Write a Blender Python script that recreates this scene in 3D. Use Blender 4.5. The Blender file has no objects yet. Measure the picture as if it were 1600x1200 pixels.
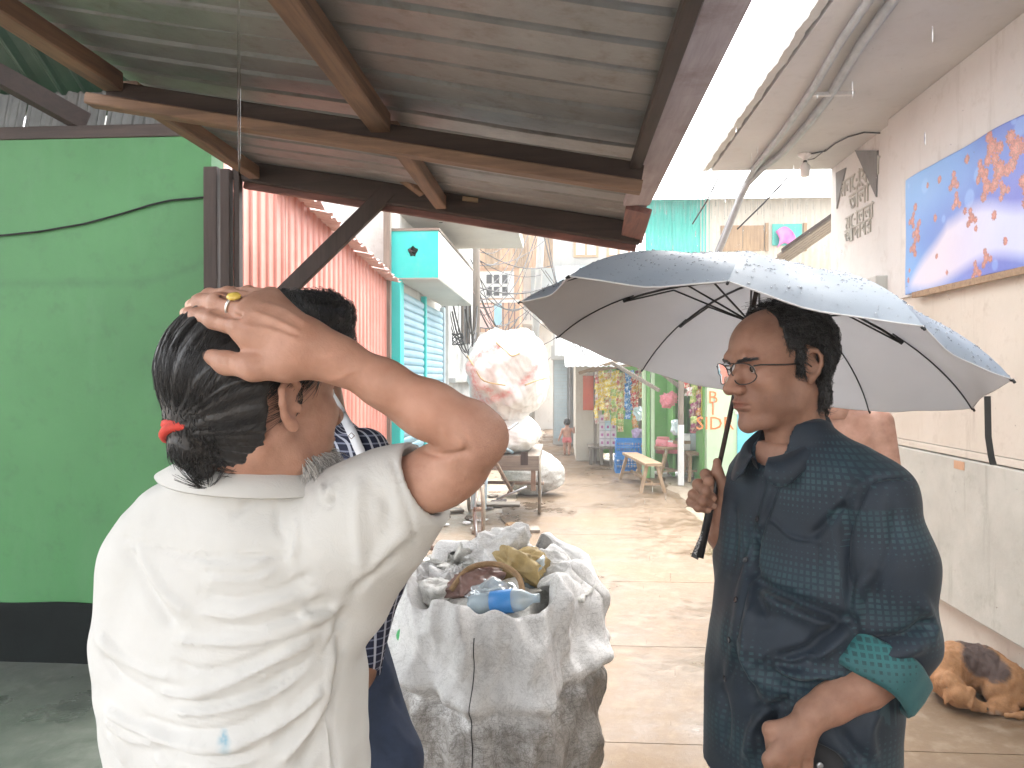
import bpy, bmesh, math, random
import numpy as np
from mathutils import Vector, Matrix, Euler
random.seed(7); RNG = np.random.default_rng(7)
S = bpy.context.scene
COL = S.collection
R = math.radians
# ------------------------------------------------------------------ camera
FPX = 1209.0
CAMZ = 1.6
cam_d = bpy.data.cameras.new('camera'); cam = bpy.data.objects.new('camera', cam_d); COL.objects.link(cam)
cam.location = (0, 0, CAMZ)
cam.rotation_euler = (R(90 - 0.474), 0, R(3.79))
cam_d.sensor_width = 36; cam_d.lens = 36 * FPX / 1600; cam_d.clip_start = 0.05; cam_d.clip_end = 500
S.camera = cam
# ------------------------------------------------------------------ sky, sun, exposure (rainy overcast day)
SUN_EL, SUN_ROT = 62, 20
W = bpy.data.worlds.new('World'); S.world = W; W.use_nodes = True
nt = W.node_tree; nt.nodes.clear()
sky = nt.nodes.new('ShaderNodeTexSky'); sky.sky_type = 'NISHITA'; sky.sun_disc = False
sky.sun_elevation = R(SUN_EL); sky.sun_rotation = R(SUN_ROT); sky.dust_density = 3.0; sky.air_density = 1.0
hs = nt.nodes.new('ShaderNodeHueSaturation'); hs.inputs['Saturation'].default_value = 0.12
bg = nt.nodes.new('ShaderNodeBackground'); bg.inputs['Strength'].default_value = 0.15
wo = nt.nodes.new('ShaderNodeOutputWorld')
nt.links.new(sky.outputs[0], hs.inputs['Color']); nt.links.new(hs.outputs[0], bg.inputs['Color']); nt.links.new(bg.outputs[0], wo.inputs['Surface'])
sun_d = bpy.data.lights.new('sun', 'SUN'); sun_d.energy = 1.5; sun_d.angle = R(70); sun_d.color = (1, .97, .92)
sun = bpy.data.objects.new('sun', sun_d); COL.objects.link(sun)
sun.rotation_euler = (R(90 - SUN_EL), 0, R(180 - SUN_ROT))
sun['kind'] = 'helper'
S.view_settings.view_transform = 'Standard'; S.view_settings.look = 'None'; S.view_settings.gamma = 1
S.view_settings.exposure = 3.02
S.render.engine = 'CYCLES'
S.cycles.max_bounces = 7; S.cycles.diffuse_bounces = 4; S.cycles.glossy_bounces = 3; S.cycles.transmission_bounces = 6; S.cycles.volume_bounces = 0; S.cycles.use_adaptive_sampling = True; S.cycles.adaptive_threshold = .025; S.cycles.use_denoising = True
# ------------------------------------------------------------------ pixel (1600x1200 photo) <-> place
_cm = cam.rotation_euler.to_matrix()
CR = np.array(_cm.col[0]); CU = np.array(_cm.col[1]); CF = -np.array(_cm.col[2]); C0 = np.array([0, 0, CAMZ])
def ray(u, v): return CF + CR * ((u - 800) / FPX) + CU * ((600 - v) / FPX)
def P(u, v, d): return C0 + ray(u, v) * d                     # at camera depth d
def PY(u, v, Y): r = ray(u, v); return C0 + r * (Y / r[1])      # on plane y=Y
def PX(u, v, X): r = ray(u, v); return C0 + r * (X / r[0])      # on plane x=X
def PG(u, v, z=0.0): r = ray(u, v); return C0 + r * ((z - CAMZ) / r[2])
def proj(p):
    q = np.asarray(p) - C0; d = q @ CF
    return 800 + FPX * (q @ CR) / d, 600 - FPX * (q @ CU) / d, d
# ------------------------------------------------------------------ object helpers
def tag(o, label=None, cat=None, group=None, kind=None):
    if label: o['label'] = label
    if cat: o['category'] = cat
    if group: o['group'] = group
    if kind: o['kind'] = kind
    return o
def empty(name, loc=(0, 0, 0), rz=0, label=None, cat=None, group=None):
    o = bpy.data.objects.new(name, None); COL.objects.link(o); o.location = loc; o.rotation_euler = (0, 0, rz)
    o.empty_display_size = .1
    return tag(o, label, cat, group)
def link(name, me, parent=None, loc=None, rot=None):
    o = bpy.data.objects.new(name, me); COL.objects.link(o)
    if parent is not None: o.parent = parent
    if loc is not None: o.location = loc
    if rot is not None: o.rotation_euler = rot
    return o
def copy_tree(o, parent=None):
    c = o.copy(); COL.objects.link(c); c.parent = parent
    for ch in o.children: copy_tree(ch, c)
    return c
def wpar(parent, pts):
    """world points -> parent's local (parents are only translated and turned about z)"""
    if parent is None: return pts
    M = Matrix.LocRotScale(parent.location, parent.rotation_euler, None)
    if parent.parent is not None:
        M = Matrix.LocRotScale(parent.parent.location, parent.parent.rotation_euler, None) @ M
    m = np.array(M.inverted()); pts = np.asarray(pts, float)
    return pts @ m[:3, :3].T + m[:3, 3]
class MB:
    def __init__(s): s.v = []; s.f = []; s.mi = []; s.m = 0
    def add(s, vs, fs):
        n = len(s.v); s.v += [tuple(map(float, p)) for p in vs]; s.f += [tuple(n + i for i in f) for f in fs]; s.mi += [s.m] * len(fs); return s
    def box(s, lo, hi):
        (a, b, c), (d, e, g) = lo, hi
        return s.add([(a, b, c), (d, b, c), (d, e, c), (a, e, c), (a, b, g), (d, b, g), (d, e, g), (a, e, g)],
                     [(0, 3, 2, 1), (4, 5, 6, 7), (0, 1, 5, 4), (1, 2, 6, 5), (2, 3, 7, 6), (3, 0, 4, 7)])
    def bar(s, a, b, w, h, up=(0, 0, 1), e=0.0):
        """square bar from a to b, width w (sideways), height h (along up); e: chamfer"""
        a = np.array(a, float); b = np.array(b, float); t = b - a; t /= np.linalg.norm(t); up = np.array(up, float)
        up = up if np.linalg.norm(np.cross(t, up)) > 1e-4 else np.array([0, 1., 0])
        x = np.cross(t, up); x /= np.linalg.norm(x); y = np.cross(x, t)
        if e <= 0: prof = [(-w/2, -h/2), (w/2, -h/2), (w/2, h/2), (-w/2, h/2)]
        else: prof = [(-w/2+e, -h/2), (w/2-e, -h/2), (w/2, -h/2+e), (w/2, h/2-e), (w/2-e, h/2), (-w/2+e, h/2), (-w/2, h/2-e), (-w/2, -h/2+e)]
        n = len(prof); vs = [p + x * i + y * j for p in (a, b) for i, j in prof]
        fs = [(i, (i + 1) % n, n + (i + 1) % n, n + i) for i in range(n)] + [tuple(range(n - 1, -1, -1)), tuple(range(n, 2 * n))]
        return s.add(vs, fs)
    def tube(s, pts, r, n=8, caps=True):
        pts = [np.array(p, float) for p in pts]; m = len(pts)
        rs = r if hasattr(r, '__len__') else [r] * m
        vs = []; x = None
        for i in range(m):
            t = pts[min(i + 1, m - 1)] - pts[max(i - 1, 0)]; t = t / (np.linalg.norm(t) + 1e-12)
            if x is None:
                x = np.cross(t, (0, 0, 1) if abs(t[2]) < .9 else (1, 0, 0))
            x = x - t * (x @ t); x /= np.linalg.norm(x) + 1e-12; y = np.cross(t, x)
            for k in range(n):
                a = 2 * math.pi * k / n; vs.append(pts[i] + rs[i] * (math.cos(a) * x + math.sin(a) * y))
        fs = [(i * n + k, i * n + (k + 1) % n, (i + 1) * n + (k + 1) % n, (i + 1) * n + k) for i in range(m - 1) for k in range(n)]
        if caps: fs += [tuple(range(n - 1, -1, -1)), tuple((m - 1) * n + k for k in range(n))]
        return s.add(vs, fs)
    def lathe(s, prof, n=20, M=None):
        """prof: list of (r,z)"""
        vs = [np.array((r * math.cos(2 * math.pi * k / n), r * math.sin(2 * math.pi * k / n), z)) for r, z in prof for k in range(n)]
        if M is not None: vs = [np.array(M @ Vector(p)) for p in vs]
        m = len(prof)
        fs = [(i * n + k, i * n + (k + 1) % n, (i + 1) * n + (k + 1) % n, (i + 1) * n + k) for i in range(m - 1) for k in range(n)]
        fs += [tuple(range(n - 1, -1, -1)), tuple((m - 1) * n + k for k in range(n))]
        return s.add(vs, fs)
    def grid(s, G, close_u=False):
        """G[i][j] points"""
        G = np.asarray(G, float); a, b = G.shape[:2]
        fs = []
        for i in range(a - 1 + (1 if close_u else 0)):
            for j in range(b - 1):
                i2 = (i + 1) % a; fs.append((i * b + j, i2 * b + j, i2 * b + j + 1, i * b + j + 1))
        return s.add(G.reshape(-1, 3), fs)
    def slabgrid(s, G, th, nrm=None):
        """grid with thickness th along its normals (closed)"""
        G = np.asarray(G, float); a, b = G.shape[:2]
        du = np.gradient(G, axis=0); dv = np.gradient(G, axis=1); N = np.cross(du, dv); N /= np.linalg.norm(N, axis=2, keepdims=True) + 1e-12
        H = G - N * th; n = a * b; vs = np.concatenate([G.reshape(-1, 3), H.reshape(-1, 3)])
        fs = []
        for i in range(a - 1):
            for j in range(b - 1):
                q = (i * b + j, (i + 1) * b + j, (i + 1) * b + j + 1, i * b + j + 1)
                fs.append(q); fs.append(tuple(n + k for k in reversed(q)))
        for i in range(a - 1):
            for j, fl in ((0, 0), (b - 1, 1)):
                p, q = i * b + j, (i + 1) * b + j
                f = (p, n + p, n + q, q); fs.append(f if not fl else f[::-1])
        for j in range(b - 1):
            for i, fl in ((0, 1), (a - 1, 0)):
                p, q = i * b + j, i * b + j + 1
                f = (p, n + p, n + q, q); fs.append(f if not fl else f[::-1])
        return s.add(vs, fs)
    def mesh(s, name, mat, smooth=False):
        me = bpy.data.meshes.new(name); me.from_pydata(s.v, [], s.f)
        for m in (mat if isinstance(mat, (list, tuple)) else [mat]): me.materials.append(m)
        if len(set(s.mi)) > 1: me.polygons.foreach_set('material_index', s.mi)
        if smooth: me.polygons.foreach_set('use_smooth', [True] * len(me.polygons))
        me.update(); return me
    def build(s, name, mat, parent=None, smooth=False, loc=None, rot=None, world=False):
        if world and parent is not None: s.v = [tuple(p) for p in wpar(parent, s.v)]
        return link(name, s.mesh(name, mat, smooth), parent, loc, rot)
def bevel(o, w=.004, seg=2):
    m = o.modifiers.new('b', 'BEVEL'); m.width = w; m.segments = seg; m.limit_method = 'ANGLE'; return o
# ------------------------------------------------------------------ materials
def srgb(*c): return tuple(((x / 255) / 12.92 if x / 255 <= .04045 else ((x / 255 + .055) / 1.055) ** 2.4) for x in c)
class NT:
    def __init__(s, name, rough=.6, metal=0, spec=.5):
        s.m = bpy.data.materials.new(name); s.m.use_nodes = True; s.t = s.m.node_tree; s.n = s.t.nodes; s.l = s.t.links
        s.b = s.n['Principled BSDF']; s.b.inputs['Roughness'].default_value = rough; s.b.inputs['Metallic'].default_value = metal
        s.b.inputs['Specular IOR Level'].default_value = spec
        s._c = {}
    def node(s, typ, **kw):
        n = s.n.new('ShaderNode' + typ)
        for k, v in kw.items():
            if k.startswith('i_'): n.inputs[k[2:].replace('_', ' ')].default_value = v
            else: setattr(n, k, v)
        return n
    def co(s, kind='Object', scale=(1, 1, 1), rot=(0, 0, 0)):
        key = (kind, tuple(scale), tuple(rot))
        if key not in s._c:
            tc = s.node('TexCoord'); mp = s.node('Mapping'); mp.inputs['Scale'].default_value = scale; mp.inputs['Rotation'].default_value = rot
            s.l.new(tc.outputs[kind], mp.inputs['Vector']); s._c[key] = mp.outputs[0]
        return s._c[key]
    def geo(s):
        if 'geo' not in s._c: s._c['geo'] = s.node('NewGeometry').outputs['Position']
        return s._c['geo']
    def noise(s, scale, detail=5, rough=.6, vec=None, dist=0.0):
        n = s.node('TexNoise'); n.inputs['Scale'].default_value = scale; n.inputs['Detail'].default_value = detail
        n.inputs['Roughness'].default_value = rough; n.inputs['Distortion'].default_value = dist
        if vec is None: vec = s.co()
        s.l.new(vec, n.inputs['Vector']); return n.outputs['Fac']
    def ramp(s, fac, stops, interp='LINEAR'):
        n = s.node('ValToRGB'); cr = n.color_ramp; cr.interpolation = interp
        while len(cr.elements) < len(stops): cr.elements.new(.5)
        for e, (p, c) in zip(cr.elements, stops):
            e.position = p; e.color = (c[0], c[1], c[2], 1) if hasattr(c, '__len__') else (c, c, c, 1)
        s.l.new(fac, n.inputs['Fac']); return n.outputs['Color']
    def math(s, op, a, b=None, c=None, clamp=False):
        n = s.node('Math', operation=op); n.use_clamp = clamp
        for i, x in enumerate((a, b, c)):
            if x is None: continue
            if isinstance(x, (int, float)): n.inputs[i].default_value = x
            else: s.l.new(x, n.inputs[i])
        return n.outputs[0]
    def mix(s, fac, a, b, blend='MIX'):
        n = s.node('Mix', data_type='RGBA', blend_type=blend)
        for sock, x in ((n.inputs[0], fac), (n.inputs[6], a), (n.inputs[7], b)):
            if isinstance(x, (int, float)): sock.default_value = x
            elif isinstance(x, tuple): sock.default_value = (*x[:3], 1)
            else: s.l.new(x, sock)
        return n.outputs[2]
    def attr(s, name): 
        n = s.node('Attribute'); n.attribute_name = name; return n
    def sep(s, vec):
        n = s.node('SeparateXYZ'); s.l.new(vec, n.inputs[0]); return n.outputs
    def color(s, c):
        if isinstance(c, tuple): s.b.inputs['Base Color'].default_value = (*c[:3], 1)
        else: s.l.new(c, s.b.inputs['Base Color'])
        return s
    def roughness(s, x):
        s.l.new(x, s.b.inputs['Roughness']) if not isinstance(x, (int, float)) else setattr(s.b.inputs['Roughness'], 'default_value', x); return s
    def bump(s, h, strength=.3, dist=.01):
        n = s.node('Bump'); n.inputs['Strength'].default_value = strength; n.inputs['Distance'].default_value = dist
        s.l.new(h, n.inputs['Height'])
        prev = s.b.inputs['Normal'].links[0].from_socket if s.b.inputs['Normal'].links else None
        if prev is not None: s.l.new(prev, n.inputs['Normal'])
        s.l.new(n.outputs[0], s.b.inputs['Normal']); return s
def simple(name, c, rough=.6, var=.25, scale=8, metal=0, spec=.5, bump=0, bscale=60, dirt=None, dirt_amt=.5, dscale=3, vec=None, bdist=.004):
    t = NT(name, rough, metal, spec)
    v = vec and t.co(*vec)
    n = t.noise(scale, 6, .65, v)
    lo = tuple(x * (1 - var) for x in c); hi = tuple(min(1, x * (1 + var)) for x in c)
    col = t.ramp(n, [(.25, lo), (.75, hi)])
    if dirt is not None:
        d = t.noise(dscale, 8, .7, v); f = t.ramp(d, [(.5, 0), (.72, dirt_amt)])
        col = t.mix(f, col, dirt)
    t.color(col)
    if bump: t.bump(t.noise(bscale, 4, .6, v), bump, bdist)
    return t.m
M = {}
def wood(name, c, c2, axis=0, scale=1.0, rough=.75, bump=.35):
    t = NT(name, rough); sc = [38 * scale] * 3; sc[axis] = 2.2 * scale
    n = t.noise(1, 6, .65, t.co('Object', sc), dist=.6)
    big = t.noise(2.5, 4, .6)
    col = t.ramp(n, [(.25, c2), (.55, c), (.8, tuple(min(1, x * 1.25) for x in c))])
    col = t.mix(t.ramp(big, [(.35, .45), (.65, 0)]), col, c2)
    t.color(col).bump(n, bump, .004); return t.m
for nm, a, b in (('wood', (.235, .14, .09), (.1, .06, .042)), ('wood_dark', (.055, .036, .03), (.024, .016, .014)), ('wood_pale', (.36, .25, .15), (.18, .115, .07)),
                 ('wood_red', (.2, .085, .07), (.07, .035, .03)), ('wood_grey', (.24, .2, .16), (.1, .08, .065))):
    for ax, an in ((0, 'x'), (1, 'y'), (2, 'z')): M[nm + an] = wood(nm + an, a, b, ax)
M['black'] = simple('black_plastic', (.012, .012, .013), .4, .2)
M['black_rubber'] = simple('black_rubber', (.02, .02, .02), .7, .2)
M['steel'] = simple('steel', (.32, .32, .33), .4, .25, 14, metal=.8, dirt=(.1, .07, .05))
M['dark_metal'] = simple('dark_metal', (.03, .03, .032), .35, .2, 20, metal=.6)
# ================================================================== SETTING
# ---- ground and wet road
def road_mat():
    t = NT('wet_road', .3, spec=.32); g = t.geo()
    n1 = t.noise(.9, 7, .62, g); n2 = t.noise(7, 8, .7, g); n3 = t.noise(38, 4, .7, g)
    c = t.ramp(n1, [(.3, (.062, .038, .02)), (.5, (.112, .071, .039)), (.68, (.155, .108, .067))])
    c = t.mix(t.ramp(n2, [(.48, 0), (.7, .6)]), c, (.24, .19, .14))
    c = t.mix(t.ramp(n3, [(.56, 0), (.75, .5)]), c, (.11, .075, .048))
    t.color(c); t.roughness(t.ramp(t.math('ADD', t.math('MULTIPLY', n1, .7), t.math('MULTIPLY', n2, .3)), [(.36, .14), (.47, .46), (.58, .8)]))
    t.bump(n2, .25, .02); t.bump(n3, .3, .004)
    # raindrop ripples
    vo = t.node('TexVoronoi'); vo.inputs['Scale'].default_value = 16; t.l.new(g, vo.inputs['Vector'])
    rp = t.math('SINE', t.math('MULTIPLY', vo.outputs['Distance'], 42)); rp = t.math('MULTIPLY', rp, t.math('SUBTRACT', 1, t.math('MULTIPLY', vo.outputs['Distance'], 1.6), clamp=True))
    t.bump(rp, .07, .003)
    return t.m
M['road'] = road_mat()
def mud_mat():
    t = NT('mud', .4); g = t.geo(); n1 = t.noise(1.3, 8, .65, g); n2 = t.noise(22, 6, .7, g)
    t.color(t.mix(t.ramp(n2, [(.4, 0), (.7, .8)]), t.ramp(n1, [(.3, (.13, .095, .062)), (.6, (.28, .215, .15))]), (.36, .31, .25)))
    t.roughness(t.ramp(n1, [(.35, .12), (.6, .6)])); t.bump(n1, .5, .05); t.bump(n2, .5, .012); return t.m
M['mud'] = mud_mat()
g = MB(); n = 2
g.add([(-80, -60, -.012), (80, -60, -.012), (80, 120, -.012), (-80, 120, -.012)], [(0, 1, 2, 3)])
tag(g.build('ground', M['mud']), 'muddy ground of the settlement beside the lane', None, kind='structure')
road = tag(empty('road'), 'wet brown concrete lane running between the shops', None, kind='structure')
ys = [-3.2, -.4, 1.75, 3.4, 4.63, 6.1, 7.9, 9.6, 11.6, 13.6, 15.8, 18.2, 21, 24, 28]
slab_rng = random.Random(3)
for a, b in zip(ys[:-1], ys[1:]):
    nx, ny = 14, 8
    G = np.zeros((nx, ny, 3)); x0, x1 = -.95, 2.24
    if a > 5: x0, x1 = -.75 + .02 * (a - 5), 1.55
    if a > 12: x0, x1 = -.55, .85
    for i in range(nx):
        for j in range(ny):
            x = x0 + (x1 - x0) * i / (nx - 1); y = a + .003 + (b - a - .006) * j / (ny - 1)
            wob = .05 * math.sin(3.1 * y + 1) + .03 * math.sin(7.7 * y)
            if i == 0 or i == nx - 1: x += wob
            e = .004 if 0 < i < nx - 1 and 0 < j < ny - 1 else 0
            G[i, j] = (x, y, .002 + e + .004 * math.sin(2.3 * x + 1.7 * y) * (e > 0))
    m = MB(); m.slabgrid(G, .05); m.build('slab', M['road'], road, smooth=False)
# raised porch floor under the tin awning
t = NT('porch_concrete', .35); g = t.geo(); n1 = t.noise(1.6, 7, .65, g); n2 = t.noise(14, 6, .7, g)
t.color(t.mix(t.ramp(n2, [(.5, 0), (.72, .5)]), t.ramp(n1, [(.3, (.05, .058, .05)), (.62, (.115, .125, .105))]), (.17, .17, .15)))
t.roughness(t.ramp(n1, [(.35, .18), (.62, .5)])); t.bump(n2, .3, .01); M['porch'] = t.m
m = MB(); G = np.array([[(x + (.03 * math.sin(5 * y) if i == 12 else 0), y, .04 + .008 * math.sin(3 * x + y) * (0 < i < 12)) for j, y in enumerate(np.linspace(-3, 4.35, 18))] for i, x in enumerate(np.linspace(-6, -.98, 13))])
m.slabgrid(G, .1); tag(m.build('porch_floor', M['porch'], smooth=False), 'dark damp concrete porch floor beside the green wall', None, kind='structure')

# ---- green house
YG = 4.05
gh = empty('green_house', (-3.5, YG, 0), label='green painted house wall with black skirting and dark tin roof', cat='house')
t = NT('green_paint', .55); v = t.geo(); n1 = t.noise(1.2, 6, .6, v); n2 = t.noise(9, 8, .7, v); n3 = t.noise(70, 3, .6, v)
c = t.ramp(n1, [(.3, (.036, .15, .044)), (.7, (.05, .185, .058))]); c = t.mix(t.ramp(n2, [(.52, 0), (.75, .6)]), c, (.03, .1, .036))
n5 = t.noise(1, 7, .7, t.co('Object', (3.5, 3.5, .9))); c = t.mix(t.ramp(n5, [(.52, 0), (.75, .4)]), c, (.075, .2, .085)); n6 = t.noise(34, 5, .75, v); c = t.mix(t.ramp(n6, [(.66, 0), (.76, .55)]), c, (.09, .17, .09))
gx, gy, gz = t.sep(v); q_ = t.math('MULTIPLY', t.math('ADD', gx, 2.4), 2.0, clamp=True); zc = t.math('MULTIPLY_ADD', t.math('MULTIPLY', q_, q_), .12, 2.115)      # thin darker green band, curving up towards the right
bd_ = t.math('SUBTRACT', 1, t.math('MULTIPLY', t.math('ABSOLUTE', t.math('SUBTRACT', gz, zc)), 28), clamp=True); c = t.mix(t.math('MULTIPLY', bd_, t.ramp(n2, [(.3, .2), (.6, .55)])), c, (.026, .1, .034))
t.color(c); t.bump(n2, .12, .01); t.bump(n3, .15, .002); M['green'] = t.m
def cuboid(name, lo, hi, mat, par=None, bev=0, world=True):
    m = MB(); m.box(lo, hi); o = m.build(name, mat, par, world=world)
    if bev: bevel(o, bev)
    return o
zt = PY(150, 216, YG)[2]; zs = PY(100, 942, YG)[2]
xg = PY(331, 500, YG)[0]
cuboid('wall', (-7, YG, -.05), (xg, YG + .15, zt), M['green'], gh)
M['skirt'] = simple('black_skirting', (.004, .006, .0055), .85, .5, 5, bump=.15, spec=.15)
# hand-painted skirting: thin plaster coat with a slightly wavering top
G = np.array([[(x, YG - .012, z) for z in np.linspace(.03, zs + .006 * math.sin(4 * x) + .004 * math.sin(11 * x), 4)] for x in np.linspace(-7, xg, 60)])
m = MB(); m.slabgrid(G, -.011); m.build('skirting', M['skirt'], gh, world=True)
m = MB(); m.bar((-7, YG + .05, zt + .035), (xg + .02, YG + .05, zt + .035), .12, .07); bevel(m.build('wall_plate', M['wood_darkx'], gh, world=True), .006)
# tin strip of the gable over the wall plate
def corr(G0, du, dv, L, Wd, pitch, amp, nl=2, flat=.5, per=8, jag=0):
    """ribbed sheet: origin G0, ribs run along dv (length L), profile along du (width Wd)"""
    G0 = np.array(G0, float); du = np.array(du, float); dv = np.array(dv, float); nn = np.cross(du, dv)
    k = int(Wd / pitch * per) + 1; us = np.linspace(0, Wd, k); G = []
    for u in us:
        ph = (u / pitch) % 1
        if flat > 0: h = amp * max(0, 1 - abs(ph - .5) / (.5 * (1 - flat))) ** .6 if abs(ph - .5) < .5 * (1 - flat) else 0
        else: h = amp * .5 * (1 + math.cos(2 * math.pi * ph))
        G.append([G0 + du * u + dv * (l * L + (jag * math.sin(u * 31) if l == 1 else 0)) + nn * h for l in np.linspace(0, 1, nl)])
    return np.array(G)
M['tin_grey'] = simple('tin_grey', (.13, .13, .125), .5, .35, 5, metal=.5, dirt=(.12, .09, .07), dscale=4, bump=.1)
M['tin_green'] = simple('tin_dark_green', (.02, .055, .035), .4, .4, 3, metal=.2, dirt=(.06, .08, .06))
for k in range(8):
    G = corr((-5.2 + k * .5, YG + .32, zt + .02), (1, 0, 0), (.1, .12, .98), .42, .49, .07, .012, flat=.55)
    m = MB(); m.slabgrid(G, .002); m.build('gable_sheet', M['tin_grey'], gh, world=True)
zr = zt + .25
for k in range(9):   # dark roof sheets rising towards the viewer
    G = corr((-5.6 + k * .45 + .004 * k, YG + .5, zr + .05 + .006 * (k % 2)), (1, 0, 0), (0, -.84, .54), 3.2, .5, .15, .02, flat=.6)
    m = MB(); m.slabgrid(G, .002); m.build('roof_sheet', M['tin_green'], gh, world=True)
for a, b in (((-2.62, YG + .05, zt + .1), (-4.2, 2.2, zt + 1.0)), ((-3.7, YG + .1, zt + .12), (-3.7, 1.5, zt + 1.62)), ((-2.15, YG + .1, zt + .12), (-2.15, 1.5, zt + 1.62))):
    m = MB(); m.bar(a, b, .07, .1); m.build('rafter', M['wood_darky'], gh, world=True)
for y, z in ((3.2, zt + .66), (2.2, zt + 1.3)):
    m = MB(); m.bar((-6, y, z - .05), (-1.75, y, z - .05), .06, .07); m.build('purlin', M['wood_darkx'], gh, world=True)
# ---- tin awning
ZA, XA = 2.70, -1.66      # high edge
ZB, XB = 2.36, .30       # low edge
YF, YN = 4.06, -2.1  # awning carried on unseen behind the camera to shade the man in white
aw = empty('tin_awning', (XA, YF, 0), label='ribbed tin awning on brown wooden beams over the porch', cat='awning')
sl = (ZB - ZA) / (XB - XA); sd = np.array([1, 0, sl]); sd /= np.linalg.norm(sd); up = np.cross(sd, (0, 1, 0)); LW = (XB - XA) / sd[0]
def zaw(x): return ZA + (x - XA) * sl
t = NT('awning_tin', .45, .35); n1 = t.noise(2.2, 7, .65, t.geo()); n2 = t.noise(13, 7, .7, t.geo()); n3 = t.noise(1, 5, .7, t.co('Object', (3, 30, 30)))
c = t.ramp(n1, [(.3, (.16, .16, .162)), (.7, (.28, .28, .28))]); c = t.mix(t.ramp(n2, [(.52, 0), (.75, .6)]), c, (.11, .075, .055)); c = t.mix(t.ramp(n3, [(.58, 0), (.8, .35)]), c, (.36, .3, .26))
t.color(c); t.bump(n2, .1, .01); t.bump(n1, .15, .05); M['awning_tin'] = t.m
yy = YN; k = 0
while yy < YF + .02:
    w = min(.95, YF + .06 - yy)
    # wide flat pans with narrow ribs standing up, sheets lap by one rib
    G = corr((XA - .03, yy, ZA + .052 + .006 * (k % 2)), (0, 1, 0), sd * np.array([1, 1, 1]), LW + .12, w, .172, -.02, nl=9, flat=.82, per=16)
    G += np.array([0, 0, 1]) * (.004 * np.sin(G[..., 0:1] * 5 + k) )
    m = MB(); m.slabgrid(G, .0015); m.build('tin_sheet', M['awning_tin'], aw, world=True, smooth=False)
    yy += .855; k += 1
def beam(a, b, w, h, mat, name='beam', par=aw, e=.005):
    m = MB(); m.bar(a, b, w, h, e=e); return m.build(name, mat, par, world=True)
# purlins across the slope (far edge, middle), rafters under the eaves lines
for y, w, h, dz in ((YF - .01, .05, .11, .045), (2.8, .06, .085, -.0), (1.1, .06, .085, 0), (0, .06, .085, 0)):
    xa_ = XA - .03 if 2 < y < 3.5 else XA - .1; xb_ = XB + .1 if y > 4 else XB - .02; beam((xa_, y, zaw(xa_) - .045 + dz), (xb_, y, zaw(xb_) - .045 + dz), w, h, M['wood_darkx'], 'cross_beam')
beam((XA - .06, YF + .035, zaw(XA - .06) - .062), (XB + .08, YF + .035, zaw(XB + .08) - .062), .035, .05, M['wood_redx'], 'cross_batten')
beam((XA - .06, 2.72, zaw(XA - .06) - .1), (XB - .03, 2.72, zaw(XB) - .1), .07, .04, M['woodx'], 'cross_batten')
for x, y0 in ((XA, YN), (-.66, YN)):
    z = zaw(x) - .006
    beam((x, YN, z), (x, 2.765, z), .075, .07, M['woody'], 'rafter')
    beam((x + .02, 2.84, z - .004), (x + .02, YF - .04, z - .004), .06, .07, M['woody'], 'rafter')
beam((XB - .5, YN, zaw(XB - .5) - .004), (XB - .5, 1.5, zaw(XB - .5) - .004), .06, .06, M['woody'], 'rafter')
# short stub block beside the brace and the angled strut up from the post
pst = PY(352, 470, YF)
a = PY(424, 478, YF - .02); b = PY(606, 300, YF - .02)
m = MB(); m.bar(a - (b - a) * .6, b + (b - a) * .02, .085, .04, up=(0, 1, 0), e=.004); m.build('brace', M['wood_darkz'], aw, world=True)
a = PY(585, 243, 3.85); b = PY(662, 300, 4.0)
beam(a, b, .06, .05, M['woody'], 'block')
# post of three dark boards
for x, w, y in ((PY(338, 500, YF)[0], .074, YF - .05), (PY(361, 500, YF)[0], .05, YF - .055), (PY(376, 500, YF)[0], .03, YF - .03)):
    m = MB(); m.bar((x, y, 0), (x + .002, y, zaw(x) - .02), w, .05, up=(0, 1, 0), e=.003); m.build('post', M['wood_darkz'], aw, world=True)
# fascia board along the low edge, weathered and lilac grey, with a broken end
t = NT('fascia_wood', .7); n1 = t.noise(1, 7, .7, t.co('Object', (30, 2.5, 30))); n2 = t.noise(5, 7, .7)
t.color(t.mix(t.ramp(n2, [(.5, 0), (.7, .7)]), t.ramp(n1, [(.3, (.27, .22, .23)), (.7, (.42, .36, .38))]), (.2, .14, .13))); t.bump(n1, .3, .005); M['fascia'] = t.m
m = MB(); m.bar((XB + .02, YN - .3, zaw(XB) + .005), (XB + .02, 3.42, zaw(XB) + .005), .115, .026, e=.004); m.build('fascia_board', M['fascia'], aw, world=True)
m = MB(); m.bar((XB + .03, 3.43, zaw(XB) - .02), (XB + .06, YF + .06, zaw(XB) - .03), .115, .024, up=(.25, 0, 1), e=.004); m.build('fascia_board', M['wood_redy'], aw, world=True)
m = MB(); m.bar((XB - .045, YN, zaw(XB) - .012), (XB - .045, 2.75, zaw(XB) - .012), .04, .03, e=.004); m.build('eave_rail', M['wood_darky'], aw, world=True)
# small whitish chocks nailed on the edge beam
for u in (735,):
    p = PY(u, 312, YF - .04); m = MB(); m.bar(p - np.array([.04, 0, -.006]), p + np.array([.04, 0, -.006]), .03, .022); m.build('chock', M['wood_palex'], aw, world=True)
# cable on the green wall
pts = [PY(u, v, YG - .012) for u, v in ((-80, 372), (0, 368), (60, 362), (130, 350), (190, 334), (235, 320), (265, 313), (300, 310), (330, 307))]
m = MB(); m.tube(pts, .0055, 6); tag(m.build('cable', M['black']), 'thin black cable strung across the green wall', 'cable')
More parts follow.
